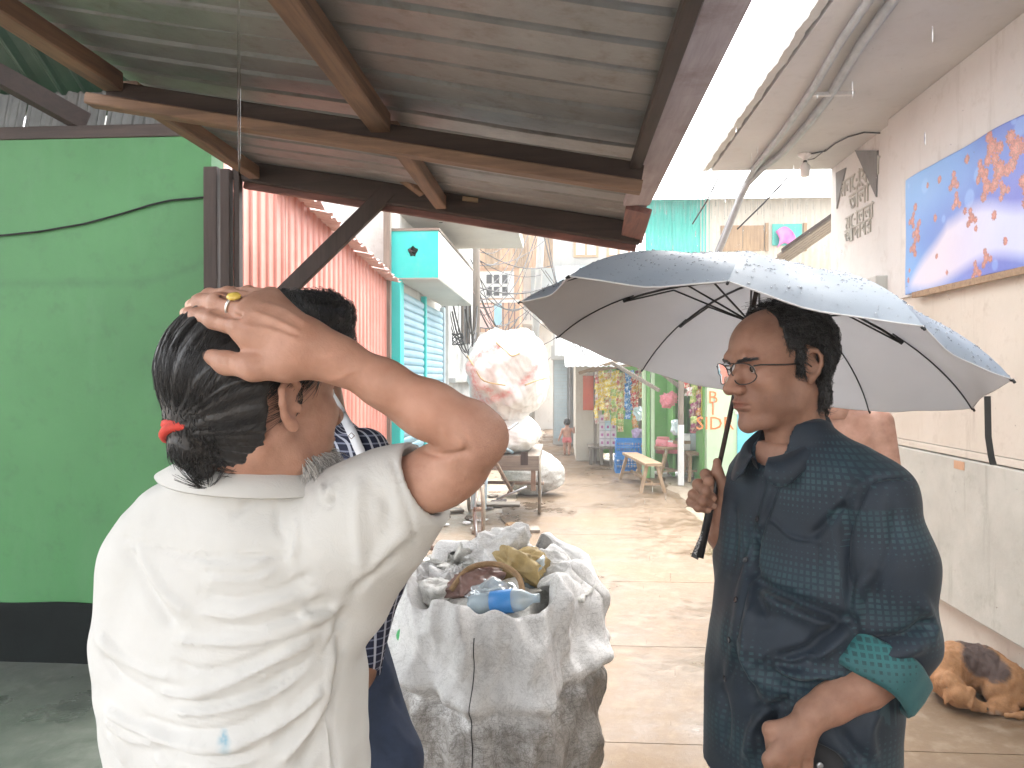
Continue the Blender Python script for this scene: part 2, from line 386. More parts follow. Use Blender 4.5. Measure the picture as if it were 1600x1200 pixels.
# ================================================================== LEFT ROW
def tin_mat(name, c, c2, dirt=(.2, .12, .09), rough=.45, sc=2.0, amt=.5):
    t = NT(name, rough, .1); g = t.geo(); n1 = t.noise(sc, 7, .65, g); n2 = t.noise(9, 7, .7, g); n3 = t.noise(1, 5, .65, t.co('Object', (26, 26, 1.6)))
    c_ = t.ramp(n1, [(.3, c), (.7, c2)]); c_ = t.mix(t.ramp(n3, [(.55, 0), (.8, amt)]), c_, dirt); c_ = t.mix(t.ramp(n2, [(.6, 0), (.8, amt)]), c_, dirt)
    t.color(c_); t.bump(n2, .15, .01); return t.m
M['tin_red'] = tin_mat('tin_red', (.46, .17, .13), (.58, .27, .22), (.33, .11, .085))
M['tin_pink'] = tin_mat('tin_pink', (.5, .3, .27), (.6, .42, .38), (.4, .2, .17))
M['tin_white'] = tin_mat('tin_white', (.55, .56, .56), (.68, .69, .69), (.3, .27, .23), amt=.35)
M['tin_teal'] = tin_mat('tin_teal', (.05, .36, .3), (.09, .46, .39), (.3, .4, .36), amt=.3)
M['tin_bluegrey'] = tin_mat('tin_bluegrey', (.33, .42, .47), (.45, .54, .58), (.2, .2, .2), amt=.35)
rs = empty('red_tin_shed', (-1.9, 6, 0), label='faded red ribbed tin shed behind the dark post', cat='shed')
XS = -1.86
k = 0; y = 4.3
while y < 7.9:
    ztop = 2.93 - .075 * (y - 4.3)
    G = corr((XS + .003 * (k % 2), y, -.05), (0, 1, 0), (0, 0, 1), ztop + .05, .78, .13, .016, nl=3, flat=.72, per=14)
    m = MB(); m.slabgrid(G, -.002); m.build('wall_sheet', M['tin_red'], rs, world=True); y += .775; k += 1
# small ragged eave of corrugated tin
for k, y in enumerate(np.arange(4.9, 8.0, .62)):
    zt_ = 2.93 - .085 * (y - 4.3)
    G = corr((XS - .5, y, zt_ + .12), (0, 1, -.07), (.97, 0, -.2), .68, .64, .075, .02, nl=3, flat=0, per=8, jag=.02)
    m = MB(); m.slabgrid(G, .002); m.build('eave_sheet', M['tin_pink'], rs, world=True, smooth=True)
for k, y in enumerate(np.arange(4.5, 8.1, .75)):
    G = corr((XS - .52, y, 1.5), (0, 1, 0), (0, 0, 1), 3.0, .75, .13, .016, nl=3, flat=.72, per=14)
    m = MB(); m.slabgrid(G, -.002); m.build('upper_sheet', M['tin_pink'] if k < 4 else M['tin_white'], rs, world=True)
m = MB(); m.bar((-1.84, 8.02, 0), (-1.84, 8.02, 3.35), .07, .07); m.build('corner_post', M['wood_greyz'], rs, world=True)

# shop with turquoise front
def plaster(name, c, c2, dirt, sc=1.5, rough=.8, amt=.6, bump=.3):
    t = NT(name, rough, 0, .3); g = t.geo(); n1 = t.noise(sc, 7, .65, g); n2 = t.noise(6, 9, .75, g); n3 = t.noise(1, 6, .7, t.co('Object', (9, 9, 1.0))); n4 = t.noise(60, 4, .7, g)
    c_ = t.ramp(n1, [(.3, c), (.7, c2)]); c_ = t.mix(t.ramp(n2, [(.54, 0), (.75, amt)]), c_, dirt); c_ = t.mix(t.ramp(n3, [(.56, 0), (.78, amt * .8)]), c_, tuple(x * .8 for x in dirt))
    t.color(c_); t.bump(n2, bump, .012); t.bump(n4, bump * .5, .003); return t.m
M['turq'] = plaster('turquoise_paint', (.03, .5, .47), (.05, .58, .54), (.3, .5, .46), rough=.5, amt=.3, bump=.15)
M['white_wall'] = plaster('white_plaster', (.52, .52, .5), (.64, .64, .61), (.3, .27, .23))
M['grey_wall'] = plaster('grey_concrete', (.32, .32, .31), (.44, .44, .42), (.22, .2, .17))
M['pale_slab'] = plaster('pale_concrete', (.42, .42, .39), (.52, .52, .48), (.3, .28, .22), amt=.4)
M['soffit'] = plaster('soffit_concrete', (.44, .44, .43), (.54, .54, .525), (.3, .28, .25), amt=.35, bump=.2)
M['cream'] = plaster('cream_plaster', (.47, .43, .36), (.58, .54, .47), (.3, .25, .19), amt=.6)
M['cement'] = plaster('grey_cement_render', (.36, .36, .32), (.48, .48, .43), (.24, .24, .19), sc=2.5, amt=.6)
M['brownwall'] = plaster('ochre_wall', (.42, .25, .15), (.52, .34, .22), (.25, .15, .1))
M['ltgreen'] = plaster('light_green_paint', (.42, .56, .36), (.5, .64, .44), (.5, .55, .4), rough=.6)
M['cyan'] = plaster('cyan_paint', (.1, .46, .58), (.18, .55, .66), (.55, .62, .62), rough=.55, sc=5)
M['green2'] = plaster('stall_green_paint', (.14, .36, .1), (.2, .44, .14), (.12, .22, .08), rough=.55)
sh = empty('turquoise_shop', (-2.2, 9.8, 0), label='shuttered shop with turquoise pillar and boxed sign fascia', cat='shop')
YS = 8.1
xl = PY(611, 400, YS)[0]; xr_ = PY(685, 400, YS)[0]; zb = PY(650, 434, YS)[2]; zt2 = PY(650, 361, YS)[2]
cuboid('pillar', (xl - .02, YS + .02, 0), (PY(625, 500, YS)[0], YS + .14, zb), M['turq'], sh, .006)
YE = 11.2
# hollow box fascia: front end panel with a punched hole
hc = np.array(PY(645, 393, YS)); hr = .045; m = MB()
ring = [(hc[0] + hr * (1.1 + .25 * math.sin(3 * a)) * math.cos(a), hc[2] + hr * (1.2 + .2 * math.sin(5 * a)) * math.sin(a)) for a in np.linspace(0, 2 * math.pi, 24, endpoint=False)]
outer = []
for a in np.linspace(0, 2 * math.pi, 24, endpoint=False):
    dx, dz = math.cos(a), math.sin(a)
    ts = []
    if dx > 1e-6: ts.append((xr_ - hc[0]) / dx)
    if dx < -1e-6: ts.append((xl - hc[0]) / dx)
    if dz > 1e-6: ts.append((zt2 - hc[2]) / dz)
    if dz < -1e-6: ts.append((zb - hc[2]) / dz)
    tt = min(ts); outer.append((hc[0] + dx * tt, hc[2] + dz * tt))
vs = [(x, YS, z) for x, z in ring] + [(x, YS, z) for x, z in outer] + [(x, YS + .03, z) for x, z in ring]
fs = []
for i in range(24):
    j = (i + 1) % 24; fs += [(i, 24 + i, 24 + j, j), (48 + i, i, j, 48 + j)]
m.add(vs, fs); 
for xx, zz in ((xl, zb), (xl, zt2), (xr_, zb), (xr_, zt2)):
    ii = sorted(range(24), key=lambda i: (outer[i][0] - xx) ** 2 + (outer[i][1] - zz) ** 2)[:2]
    m.add([(xx, YS, zz), (outer[ii[0]][0], YS, outer[ii[0]][1]), (outer[ii[1]][0], YS, outer[ii[1]][1])], [(0, 1, 2)])
m.build('sign_panel', M['turq'], sh, world=True)
cuboid('fascia_side', (xr_ - .02, YS + .004, zb + .004), (xr_ + .002, YE, zt2 - .004), M['tin_white'], sh)
cuboid('fascia_bottom', (xl + .06, YS + .004, zb - .012), (xr_ - .004, YE - .002, zb + .003), M['pale_slab'], sh)
cuboid('fascia_top', (xl - .03, YS - .012, zt2 + .002), (xr_ + .012, YE, zt2 + .03), M['wood_greyx'], sh)
m = MB(); m.tube([hc + np.array([-.016, .0 - .03, .004]), hc + np.array([.03, .4, .03])], .021, 12, caps=False); m.tube([hc + np.array([-.016, -.03, .004]), hc + np.array([.03, .4, .03])], .016, 12, caps=True); m.build('pipe_stub', M['dark_metal'], sh, world=True)
# shutters: slats, in two bays between turquoise mullions
M['shutter'] = tin_mat('shutter_blue', (.2, .38, .48), (.3, .48, .57), (.25, .28, .3), amt=.3)
XW = xl + .04
bays = [(8.42, 9.75), (9.86, 11.3)]
m0 = None
for (a, b) in bays:
    n = 26; z0 = .2; hgt = (zb - .1 - z0) / n
    prof = [(0, 0), (.012, .2), (.016, .5), (.012, .8), (0, .93), (-.004, 1.0)]
    for k in range(n):
        G = np.array([[(XW + dx, y, z0 + (k + zz) * hgt) for dx, zz in prof] for y in (a, b)])
        m = MB(); m.slabgrid(G, .002); m.build('slat', M['shutter'], sh, world=True)
for y in (8.36, 9.805, 11.36):
    cuboid('mullion', (XW - .03, y - .04, 0), (XW + .035, y + .04, zb - .02), M['turq'] if y < 11 else M['tin_bluegrey'], sh, .005)
cuboid('back_wall', (XW - 3.5, YS + .16, 0), (XW - .04, YE + .3, 4.6), M['white_wall'], sh)
# concrete canopy over the lane side
ZC = 3.42
cuboid('canopy_slab', (-2.0, 8.55, ZC), (-.56, 10.9, ZC + .13), M['pale_slab'], sh, .01)
m = MB(); m.tube([PY(689 + 10 * math.cos(a), 322 + 26 * math.sin(a), 9.0) for a in np.linspace(0, math.pi, 12)], .006, 5); m.build('wire_loop', M['black'], sh, world=True)

# grimy wall beyond the shop
M['grime'] = plaster('mildewed_wall', (.4, .41, .4), (.58, .59, .58), (.13, .12, .1), sc=2.2, amt=.85)
gw = empty('grimy_house', (-2.2, 13, 0), label='mildewed white house wall beyond the blue shutters', cat='house')
cuboid('wall', (-4.5, 11.55, 0), (-1.72, 15.5, 5.2), M['grime'], gw)
cuboid('ledge', (-1.72, 11.6, 1.52), (-1.62, 14.5, 1.6), M['grey_wall'], gw, .01)
cuboid('window', (-1.722, 13.0, 2.2), (-1.70, 13.9, 3.1), M['black'], gw)
for y in (12.98, 13.45, 13.9): cuboid('window_bar', (-1.71, y, 2.2), (-1.68, y + .03, 3.1), M['wood_greyz'], gw)
# torn flap of tin hanging above the lane
m = MB(); G = np.array([[PY(u, v, 12.0 + .2 * j) for j, (u, v) in enumerate(zip((712 + 8 * i, 716 + 8.5 * i, 724 + 5 * i), (402 + 15 * i, 408 + 17 * i, 416 + 13 * i)))] for i in np.linspace(0, 3, 6)])
m.slabgrid(G, .004); m.build('tin_flap', M['tin_pink'], gw, world=True)

# ---- far ochre building closing the lane on the left
fb = empty('ochre_house', (-2.3, 22, 0), label='far ochre house with a barred white window and balcony', cat='house')
YB = 22
def fr(u0, v0, u1, v1, Y, dy, name, mat, par, bev=0):
    a = PY(u0, v1, Y); b = PY(u1, v0, Y); return cuboid(name, (a[0], Y, a[2]), (b[0], Y + dy, b[2]), mat, par, bev)
cuboid('wall', (-5, YB, 0), (PY(812, 400, YB)[0], YB + 3, 9.5), M['brownwall'], fb)
wf_ = fr(733, 424, 803, 466, YB - .05, .04, 'window_frame', M['white_wall'], fb)
for u in (760, 771.5, 784.5):
    fr(u, 429, u + 8.5, 443, YB - .07, .02, 'pane', M['black'], wf_); fr(u, 448, u + 8.5, 462, YB - .07, .02, 'pane', M['black'], wf_)
for k in range(9): fr(731 + 9 * k, 472, 733 + 9 * k, 520, YB - .9, .03, 'baluster', M['wood_redz'], fb)
fr(728, 468, 812, 473, YB - .92, .05, 'rail', M['white_wall'], fb); fr(728, 519, 812, 526, YB - .92, .9, 'balcony_slab', M['pale_slab'], fb)
fr(748, 476, 770, 512, YB - .95, .02, 'hung_cloth', M['tin_pink'], fb); fr(772, 474, 784, 508, YB - .95, .02, 'hung_cloth', M['shutter'], fb)
for k in range(7):
    G = corr((PY(735, 420, YB)[0] + k * .42, YB - .03, PY(735, 420, YB)[2]), (1, 0, 0), (0, 0, 1), 1.0, .41, .1, .02, flat=.3)
    m = MB(); m.slabgrid(G, .003); m.build('cladding_sheet', M['wood_palez'] if k % 2 else M['brownwall'], fb, world=True)
# ---- pale houses at the end
ph = empty('pale_end_house', (0, 25, 0), label='pale washed out house closing the end of the lane', cat='house')
cuboid('wall', (PY(806, 400, 24)[0], 24, 0), (PY(885, 400, 24)[0], 28, 8.2), M['white_wall'], ph)
for z in (3.2, 5.6): 
    cuboid('balcony_slab', (-1.3, 23.2, z), (.1, 24, z + .12), M['white_wall'], ph)
    for k in range(10): cuboid('baluster', (-1.28 + k * .145, 23.22, z + .12), (-1.25 + k * .145, 23.25, z + .95), M['steel'], ph)
    cuboid('balcony_rail', (-1.3, 23.2, z + .952), (.1, 23.26, z + 1.0), M['steel'], ph)
    cuboid('window', (-1.0, 23.97, z + .9), (-.3, 24.003, z + 2.0), M['tin_bluegrey'], ph)
gs = empty('grey_shutter_house', (.2, 19, 0), label='grey two storey house with a rolling shutter behind the child', cat='house')
YQ = 18.5
cuboid('wall', (PY(864, 500, YQ)[0], YQ, 0), (PY(960, 500, YQ)[0], YQ + 3, 7.2), M['grey_wall'], gs)
a = PY(866, 560, YQ); b = PY(886, 655, YQ)
for k in range(24):
    z = .15 + k * .085
    cuboid('slat', (a[0], YQ - .03 - .008 * (k % 2), z), (b[0], YQ - .012, z + .08), M['tin_bluegrey'], gs)
cuboid('drainpipe', (PY(889, 500, YQ)[0], YQ - .12, .1), (PY(891.5, 500, YQ)[0], YQ - .03, 4), M['steel'], gs, .02)
fr(861, 540, 893, 562, YQ - .5, .5, 'shutter_hood', M['grey_wall'], gs)
for (u0, v0, u1, v1) in ((896, 366, 935, 402), (948, 366, 985, 402)):
    wf_ = fr(u0, v0, u1, v1, YQ - .04, .03, 'window_frame', M['brownwall'], gs); fr(u0 + 4, v0 + 4, (u0 + u1) / 2 - 2, v1 - 4, YQ - .06, .03, 'pane', M['white_wall'], wf_); fr((u0 + u1) / 2 + 2, v0 + 4, u1 - 4, v1 - 4, YQ - .06, .03, 'pane', M['white_wall'], wf_)
for k in range(9):
    a_ = PY(868 + 12 * k, 520, YQ - .06); m = MB(); m.slabgrid(corr((a_[0], YQ - .06, 2.75), (1, 0, 0), (0, 0, 1), 1.5, .19, .09, .012, flat=.3), .003); m.build('cladding_sheet', M['tin_white'] if k % 3 else M['tin_bluegrey'], gs, world=True)
# sloping lean-to roof at its foot
for k in range(4):
    m = MB(); m.slabgrid(corr(PY(868 + 22 * k, 520 + 2 * k, 17.4), (1, 0, -.04), (0, -.93, -.36), 1.5, .33, .09, .02, flat=0), .003); m.build('awning_sheet', M['tin_white'], gs, world=True, smooth=True)

# ================================================================== RIGHT ROW
XR = 2.23; YEND = 5.45; ZS = 3.36; XE = 1.24; YSL = 6.72
rb = empty('concrete_house', (XR, 4, 0), label='pale concrete house with a deep slab canopy and inscribed end', cat='house')
cuboid('upper_wall', (XR - .004, -2.5, 1.2), (XR + .4, YEND, ZS), M['cream'], rb)
M['upper_white'] = plaster('upper_white_plaster', (.52, .52, .5), (.62, .62, .6), (.33, .31, .27), amt=.5)
cuboid('upper_band', (XR - .02, -2.5, 2.12), (XR - .006, YEND + .002, ZS - .002), M['upper_white'], rb)
cuboid('ledge', (XR - .012, -2.5, 1.155), (XR + .2, YEND - .002, 1.196), M['cream'], rb, .004)
cuboid('dado', (XR - .03, -2.5, .3), (XR + .35, YEND - .004, 1.148), M['cement'], rb, .006)
cuboid('plinth', (XR + .03, -2.5, -.05), (XR + .36, YEND - .01, .296), M['cream'], rb)
cuboid('chip', (XR - .034, PX(1516, 740, XR)[1], 1.09), (XR - .02, PX(1500, 740, XR)[1], 1.135), M['brownwall'], rb)
# end wall with inscription and dark triangular niches
cuboid('end_wall', (XR + .03, YEND + .004, -.05), (XR + .4, YSL, ZS), M['white_wall'], rb)
cuboid('end_ledge', (XR - .1, YEND + .006, 2.18), (XR + .03, YSL - .05, 2.3), M['pale_slab'], rb, .01)
M['niche'] = plaster('niche_grey', (.16, .16, .155), (.24, .24, .23), (.1, .1, .09))
def tri(y0, z0, y1, z1, y2, z2):
    m = MB(); x = XR + .03; 
    m.add([(x - .012, y0, z0), (x - .012, y1, z1), (x - .012, y2, z2), (x + .02, y0, z0), (x + .02, y1, z1), (x + .02, y2, z2)], [(0, 1, 2), (5, 4, 3), (0, 3, 4, 1), (1, 4, 5, 2), (2, 5, 3, 0)]); return m.build('niche', M['niche'], rb, world=True)
q = lambda u, v: PX(u, v, XR + .03)[1:]
tri(*q(1338, 235), *q(1373, 235), *q(1371, 308)); tri(*q(1308, 270), *q(1323, 262), *q(1309, 326))
def text_obj(body, size, name, mat, par=None, loc=None, rot=None, ext=.004, align='CENTER'):
    cu = bpy.data.curves.new(name, 'FONT'); cu.body = body; cu.size = size; cu.extrude = ext; cu.align_x = align; cu.resolution_u = 2
    tmp = bpy.data.objects.new(name, cu); COL.objects.link(tmp); dg = bpy.context.evaluated_depsgraph_get(); dg.update()
    me = bpy.data.meshes.new_from_object(tmp.evaluated_get(dg)); bpy.data.objects.remove(tmp); me.materials.clear(); me.materials.append(mat)
    return link(name, me, par, loc, rot)
for body, u, v, sz in (('মনোয়ারা', 1342, 292, .2), ('ভিলা', 1342, 322, .2), ('মোল্লা', 1342, 350, .17), ('আদাবর', 1340, 372, .17)):
    p = PX(u, v, XR + .027); o = text_obj(body, sz, 'inscription', M['cement'], rb, None, None, .006)
    o.location = Vector(p) - rb.location; o.rotation_euler = (R(90), 0, R(-90))
# slab canopy: slightly uneven rough edge
m = MB(); nn = 60
G = np.array([[(XE + .003 * math.sin(9 * y) + .004 * math.sin(23 * y + 9 * z) + .003 * math.sin(57 * y) + (.05 if z > .1 else 0), y, ZS + .003 + z + .004 * math.sin(17 * y) * (z > .1)) for z in (0, .05, .1, .16)] for y in np.linspace(-3, YSL, 260)])
m.slabgrid(G, .05); t_ = m.build('slab_edge', M['pale_slab'], rb, world=True)
cuboid('canopy_slab', (XE + .02, -3, ZS + .001), (XR + 2.2, YSL - .004, ZS + .15), M['soffit'], rb)
# black mildew specks along the joint: small flakes
# banner with printed flowers
def banner():
    y0, y1, z0, z1 = 1.5, 5.13, 2.13, 2.865; ny, nz = 620, 126
    yy, zz = np.meshgrid(np.linspace(y0, y1, ny), np.linspace(z0, z1, nz), indexing='ij')
    rr = np.random.default_rng(5)
    col = np.zeros((ny, nz, 3)); t = (zz - z0) / (z1 - z0); s = (y1 - yy)
    w = .5 + .5 * np.sin(3.1 * s + 2.3 * t + 1.5 * np.sin(4 * t + s))
    blue = np.array([.015, .09, .5]); cy = np.array([.09, .33, .72]); vio = np.array([.14, .12, .55])
    col[:] = blue + (cy - blue) * w[..., None]; w2 = np.clip(np.sin(2.2 * s - 3 * t), 0, 1)[..., None]; col = col * (1 - .4 * w2) + vio * .4 * w2
    def disc(cs, cz, r, c, soft=.3, a=1):
        nonlocal col
        d = np.hypot(s - cs, zz - cz) / r; f = (np.clip((1 - d) / soft, 0, 1) * a)[..., None]; col = col * (1 - f) + np.array(c) * f
    for _ in range(46): disc(rr.uniform(0, 3.6), rr.uniform(z0, z1), rr.uniform(.015, .06), (.25, .5, .85), .25, .35)
    # pale slopes in the lower part
    hgt = .06 + .5 * np.clip(s / .55, 0, 1) - .2 * np.clip((s - .8) / 1.2, 0, 1) + .03 * np.sin(9 * s)
    f = np.clip((hgt - t) / .12, 0, 1)[..., None] * np.clip((t - .02 + .06 * np.sin(s * 5)) / .1, 0, 1)[..., None]
    pale = np.array([.62, .62, .78]) + np.array([.14, .02, -.16]) * np.sin(4 * s)[..., None] * .5
    col = col * (1 - .88 * f) + pale * .88 * f
    def flower(cs, cz, r):
        nonlocal col
        dx = s - cs; dz = zz - cz; d = np.hypot(dx, dz) / r; an = np.arctan2(dz, dx)
        edge = .74 + .26 * np.abs(np.cos(4.5 * an)); inside = d < edge
        shade = .5 + .5 * np.abs(np.sin(d * 9 + 2 * np.cos(9 * an)))
        c = np.array([.5, .115, .05]) * shade[..., None] ** 2 + np.array([.2, .14, .1]) * np.clip(1 - d, 0, 1)[..., None] ** 2
        col = np.where(inside[..., None], c, col)
    for cs, tz, r in ((.10, .62, .05), (.14, .72, .045), (.17, .5, .06), (.13, .38, .055), (.2, .57, .04), (.05, .12, .03), (.07, .2, .025), (.4, .56, .04), (.42, .25, .03), (.46, .85, .04), (.62, .78, .055), (.65, .62, .05), (.75, .9, .045),
                      (.74, .52, .035), (.8, .45, .05), (.84, .36, .03), (.9, .75, .06), (.95, .62, .07), (1.0, .88, .085), (1.06, .7, .09), (1.1, .55, .05), (1.02, .4, .045), (.95, .12, .05), (.85, .05, .05), (1.12, .2, .035), (1.2, .8, .1), (1.3, .5, .08), (1.5, .7, .09), (1.7, .4, .06), (1.9, .8, .1), (2.2, .6, .08), (2.6, .75, .09), (3.0, .5, .08), (.55, .1, .025), (.3, .85, .03)):
        flower(cs, z0 + tz * (z1 - z0), r * .62)
        if r > .045:
            for a in (1, 3.1, 5): flower(cs + r * .8 * math.cos(a + cs), z0 + tz * (z1 - z0) + r * .8 * math.sin(a + cs), r * .42)
    col = col * .84 + .16 * np.array([.6, .6, .66])
    G = np.stack([XR - .034 - .006 * np.sin(3 * yy) - .004 * np.sin(13 * yy + 5 * zz) * np.sin(6 * zz) , yy, zz + .004 * np.sin(8 * yy)], -1)
    m = MB(); m.grid(G); me = m.mesh('banner', [], True)
    ca = me.color_attributes.new('print', 'FLOAT_COLOR', 'POINT'); ca.data.foreach_set('color', np.concatenate([col, np.ones((ny, nz, 1))], -1).reshape(-1).astype(np.float32))
    t = NT('banner_vinyl', .35, 0, .5); t.color(t.attr('print').outputs['Color']); t.bump(t.noise(6, 4, .6), .15, .02); me.materials.append(t.m)
    o = link('flower_banner', me); md = o.modifiers.new('s', 'SOLIDIFY'); md.thickness = .002
    tag(o, 'blue vinyl banner printed with orange flowers on the right wall', 'banner')
banner()
m = MB(); m.bar((XR - .045, 1.0, 2.1), (XR - .045, 5.0, 2.115), .02, .035); tag(m.build('wood_batten', M['wood_palex']), 'pale wooden batten nailed under the flower banner', 'batten')
# conduits under the slab
M['pvc'] = simple('grey_conduit', (.3, .32, .33), .4, .25, 12, bump=.1)
def px_path(L, z): 
    out = []
    for u, v in L: r = ray(u, v); out.append(C0 + r * ((z - CAMZ) / r[2]))
    return out
pa = px_path([(1420, -130), (1358, 0), (1316, 62), (1270, 140), (1225, 205), (1180, 262)], ZS - .035)
pa += [PY(1163, 290, 6.95), PY(1152, 316, 7.05), PY(1130, 368, 7.3), PY(1100, 440, 7.6)]
m = MB(); m.tube(pa, .022, 10); tag(m.build('conduit_pipe', M['pvc'], smooth=True), 'thinner grey conduit under the slab, nearer its outer edge', 'pipe')
pb = px_path([(1470, -130), (1396, 0), (1345, 70), (1300, 145), (1262, 195), (1222, 240), (1190, 265)], ZS - .035)
pb += [PY(1168, 287, 6.85), PY(1156, 312, 6.95), PY(1134, 368, 7.2), PY(1104, 440, 7.5)]
m = MB(); m.tube(pb, .027, 10); tag(m.build('conduit_pipe', M['pvc'], smooth=True), 'thicker dark grey conduit clamped under the slab beside the bulb', 'pipe')
p = px_path([(1302, 147)], ZS - .05)[0]; m = MB(); m.bar(p - np.array([.12, 0, 0]), p + np.array([.12, 0, 0]), .03, .02); tag(m.build('pipe_clamp', M['white_wall']), 'white clamp strip holding the two conduits', 'clamp')
# bulb with holder
bl = px_path([(1258, 240)], ZS)[0]; be = empty('light_bulb', bl, label='unlit white bulb in a round holder under the slab', cat='bulb')
M['china'] = simple('white_plastic', (.75, .75, .74), .35, .05)
m = MB(); m.lathe([(.0, 0), (.055, 0), (.055, -.015), (.03, -.03), (.018, -.04), (.016, -.055)], 18); m.build('holder', M['china'], be, smooth=True)
m = MB(); m.lathe([(.014, -.05), (.016, -.075), (.0, -.076)], 14); m.build('cap', M['dark_metal'], be)
m = MB(); m.lathe([(.016, -.072), (.034, -.095), (.037, -.11), (.037, -.17), (.03, -.18), (0, -.182)], 18); m.build('bulb', M['china'], be, smooth=True)
w = px_path([(1268, 240), (1290, 236), (1305, 224), (1325, 214), (1350, 207), (1376, 208)], ZS - .012); m = MB(); m.tube(w, .006, 5); tag(m.build('bulb_wire', M['black']), 'black wire from the bulb to the wall corner', 'wire')
w = [bl + np.array([.02, 0, -.05])] + px_path([(1272, 248), (1290, 234)], ZS - .03); m = MB(); m.tube(w, .004, 5); tag(m.build('bulb_wire', M['black']), 'short loose wire looping beside the bulb holder', 'wire')

# ---- two storey tin house behind (teal tin above, painted shop fronts below)
YT = 11.5
th = empty('tin_upper_house', (2.5, YT, 0), label='two storey house with teal tin upper wall and light green front', cat='house')
xl_, xr2 = PY(1008, 400, YT)[0], 5.2; ztop = PY(1150, 306, YT)[2]; zmid = 2.75
y_ = YT; k = 0; x = xl_
while x < xr2:
    teal = x < PY(1092, 400, YT)[0]
    m = MB(); m.slabgrid(corr((x, YT, zmid), (1, 0, 0), (0, 0, 1), ztop - zmid - .04, .53, .06 if teal else .09, .014, flat=0), -.002); m.build('wall_sheet', M['tin_teal'] if teal else M['cream'], th, world=True, smooth=True)
    x += .525 if not teal else .4; k += 1
x = xl_ - .25
while x < xr2:
    m = MB(); m.slabgrid(corr((x, YT - .35, ztop - .02), (1, 0, 0), (0, .955, .295), 3.2, .66, .165, .035, nl=3, flat=0), .003); m.build('roof_sheet', M['tin_white'], th, world=True, smooth=True); x += .655
cuboid('lower_wall', (PY(1105, 700, YT)[0], YT + .02, 0), (xr2, YT + .2, zmid - .01), M['ltgreen'], th)
cuboid('side_return', (PY(1105, 700, YT)[0] - .02, YT + .21, 0), (PY(1105, 700, YT)[0] + .1, YT + 2.6, zmid - .02), M['green2'], th)
cuboid('upper_floor', (xl_, YT + .03, zmid - .1), (xr2, YT + 3, zmid - .012), M['wood_greyx'], th)
a = PY(1152, 760, YT); b = PY(1290, 648, YT); cuboid('blue_door', (a[0], YT - .01, .1), (b[0], YT + .015, b[2]), M['cyan'], th)
cuboid('door_lintel', (a[0] - .03, YT - .02, b[2] + .004), (b[0], YT + .014, b[2] + .04), M['white_wall'], th)
# window with cloth, boards
a = PY(1206, 384, YT); b = PY(1252, 350, YT); win_ = cuboid('window', (a[0], YT - .03, a[2]), (b[0], YT - .006, b[2]), M['tin_teal'], th)
for u in (1196, 1256): fr(u, 348, u + 5, 392, YT - .045, .035, 'window_frame', M['wood_palez'], win_)
G = np.array([[PY(1212 + 26 * i + 6 * math.sin(3 * j), 362 + 26 * j - 8 * math.sin(3 * i), YT - .09 - .05 * math.sin(6 * i + 2 * j)) for j in np.linspace(0, 1, 8)] for i in np.linspace(0, 1, 10)])
M['cloth_pink'] = simple('pink_cloth', (.62, .22, .5), .8, .2, 12); m = MB(); m.slabgrid(G, .006); m.build('hung_cloth', M['cloth_pink'], win_, world=True, smooth=True)
for k, (u0, u1) in enumerate(((1126, 1160), (1161, 1194))): fr(u0, 352, u1, 392, YT - .03, .02, 'board', M['wood_palez'], th)
M['orange_paint'] = simple('orange_paint', (.62, .2, .06), .7, .2)
for s_, u, v, z in (('B', 1114, 630, .26), ('I', 1114, 648, .26), ('SIDR', 1117, 671, .27)):
    p = PY(u, v, YT + .012); o = text_obj(s_, z, 'painted_letter', M['orange_paint'], th, None, None, .001); o.location = Vector(p) - th.location; o.rotation_euler = (R(90), 0, 0)
# dark lean-to roof between this house and the concrete one
lt = empty('plank_lean_to', (2.6, 8, 0), label='dark weathered plank lean-to roof beside the inscribed wall', cat='roof')
a = PY(1222, 392, 8.2); b = PY(1296, 338, 8.0)
for k in range(6):
    o_ = np.array([0, .16 * k, -.035 * k]); m = MB(); m.bar(a + o_, b + o_ + np.array([.3, 0, .2]), .15, .03, e=.004); m.build('plank', M['wood_greyx' if k else 'wood_darkx'], lt, world=True)
cuboid('prop', (2.5, 8.7, 0), (2.58, 8.78, 2.75), M['wood_greyz'], lt)
# stray rods sticking out of the slab end
for (u0, v0), (u1, v1), lab in (((1122, 279), (1082, 350), 'thin steel rod hanging under the slab corner'), ((1230, 278), (1152, 358), 'thin bent steel rod slanting below the slab end')):
    m = MB(); m.tube([PY(u0, v0, 6.75), PY((u0 + u1) / 2 + 2, (v0 + v1) / 2, 6.9), PY(u1, v1, 7.1)], .007, 6); tag(m.build('steel_rod', M['dark_metal']), lab, 'rod')
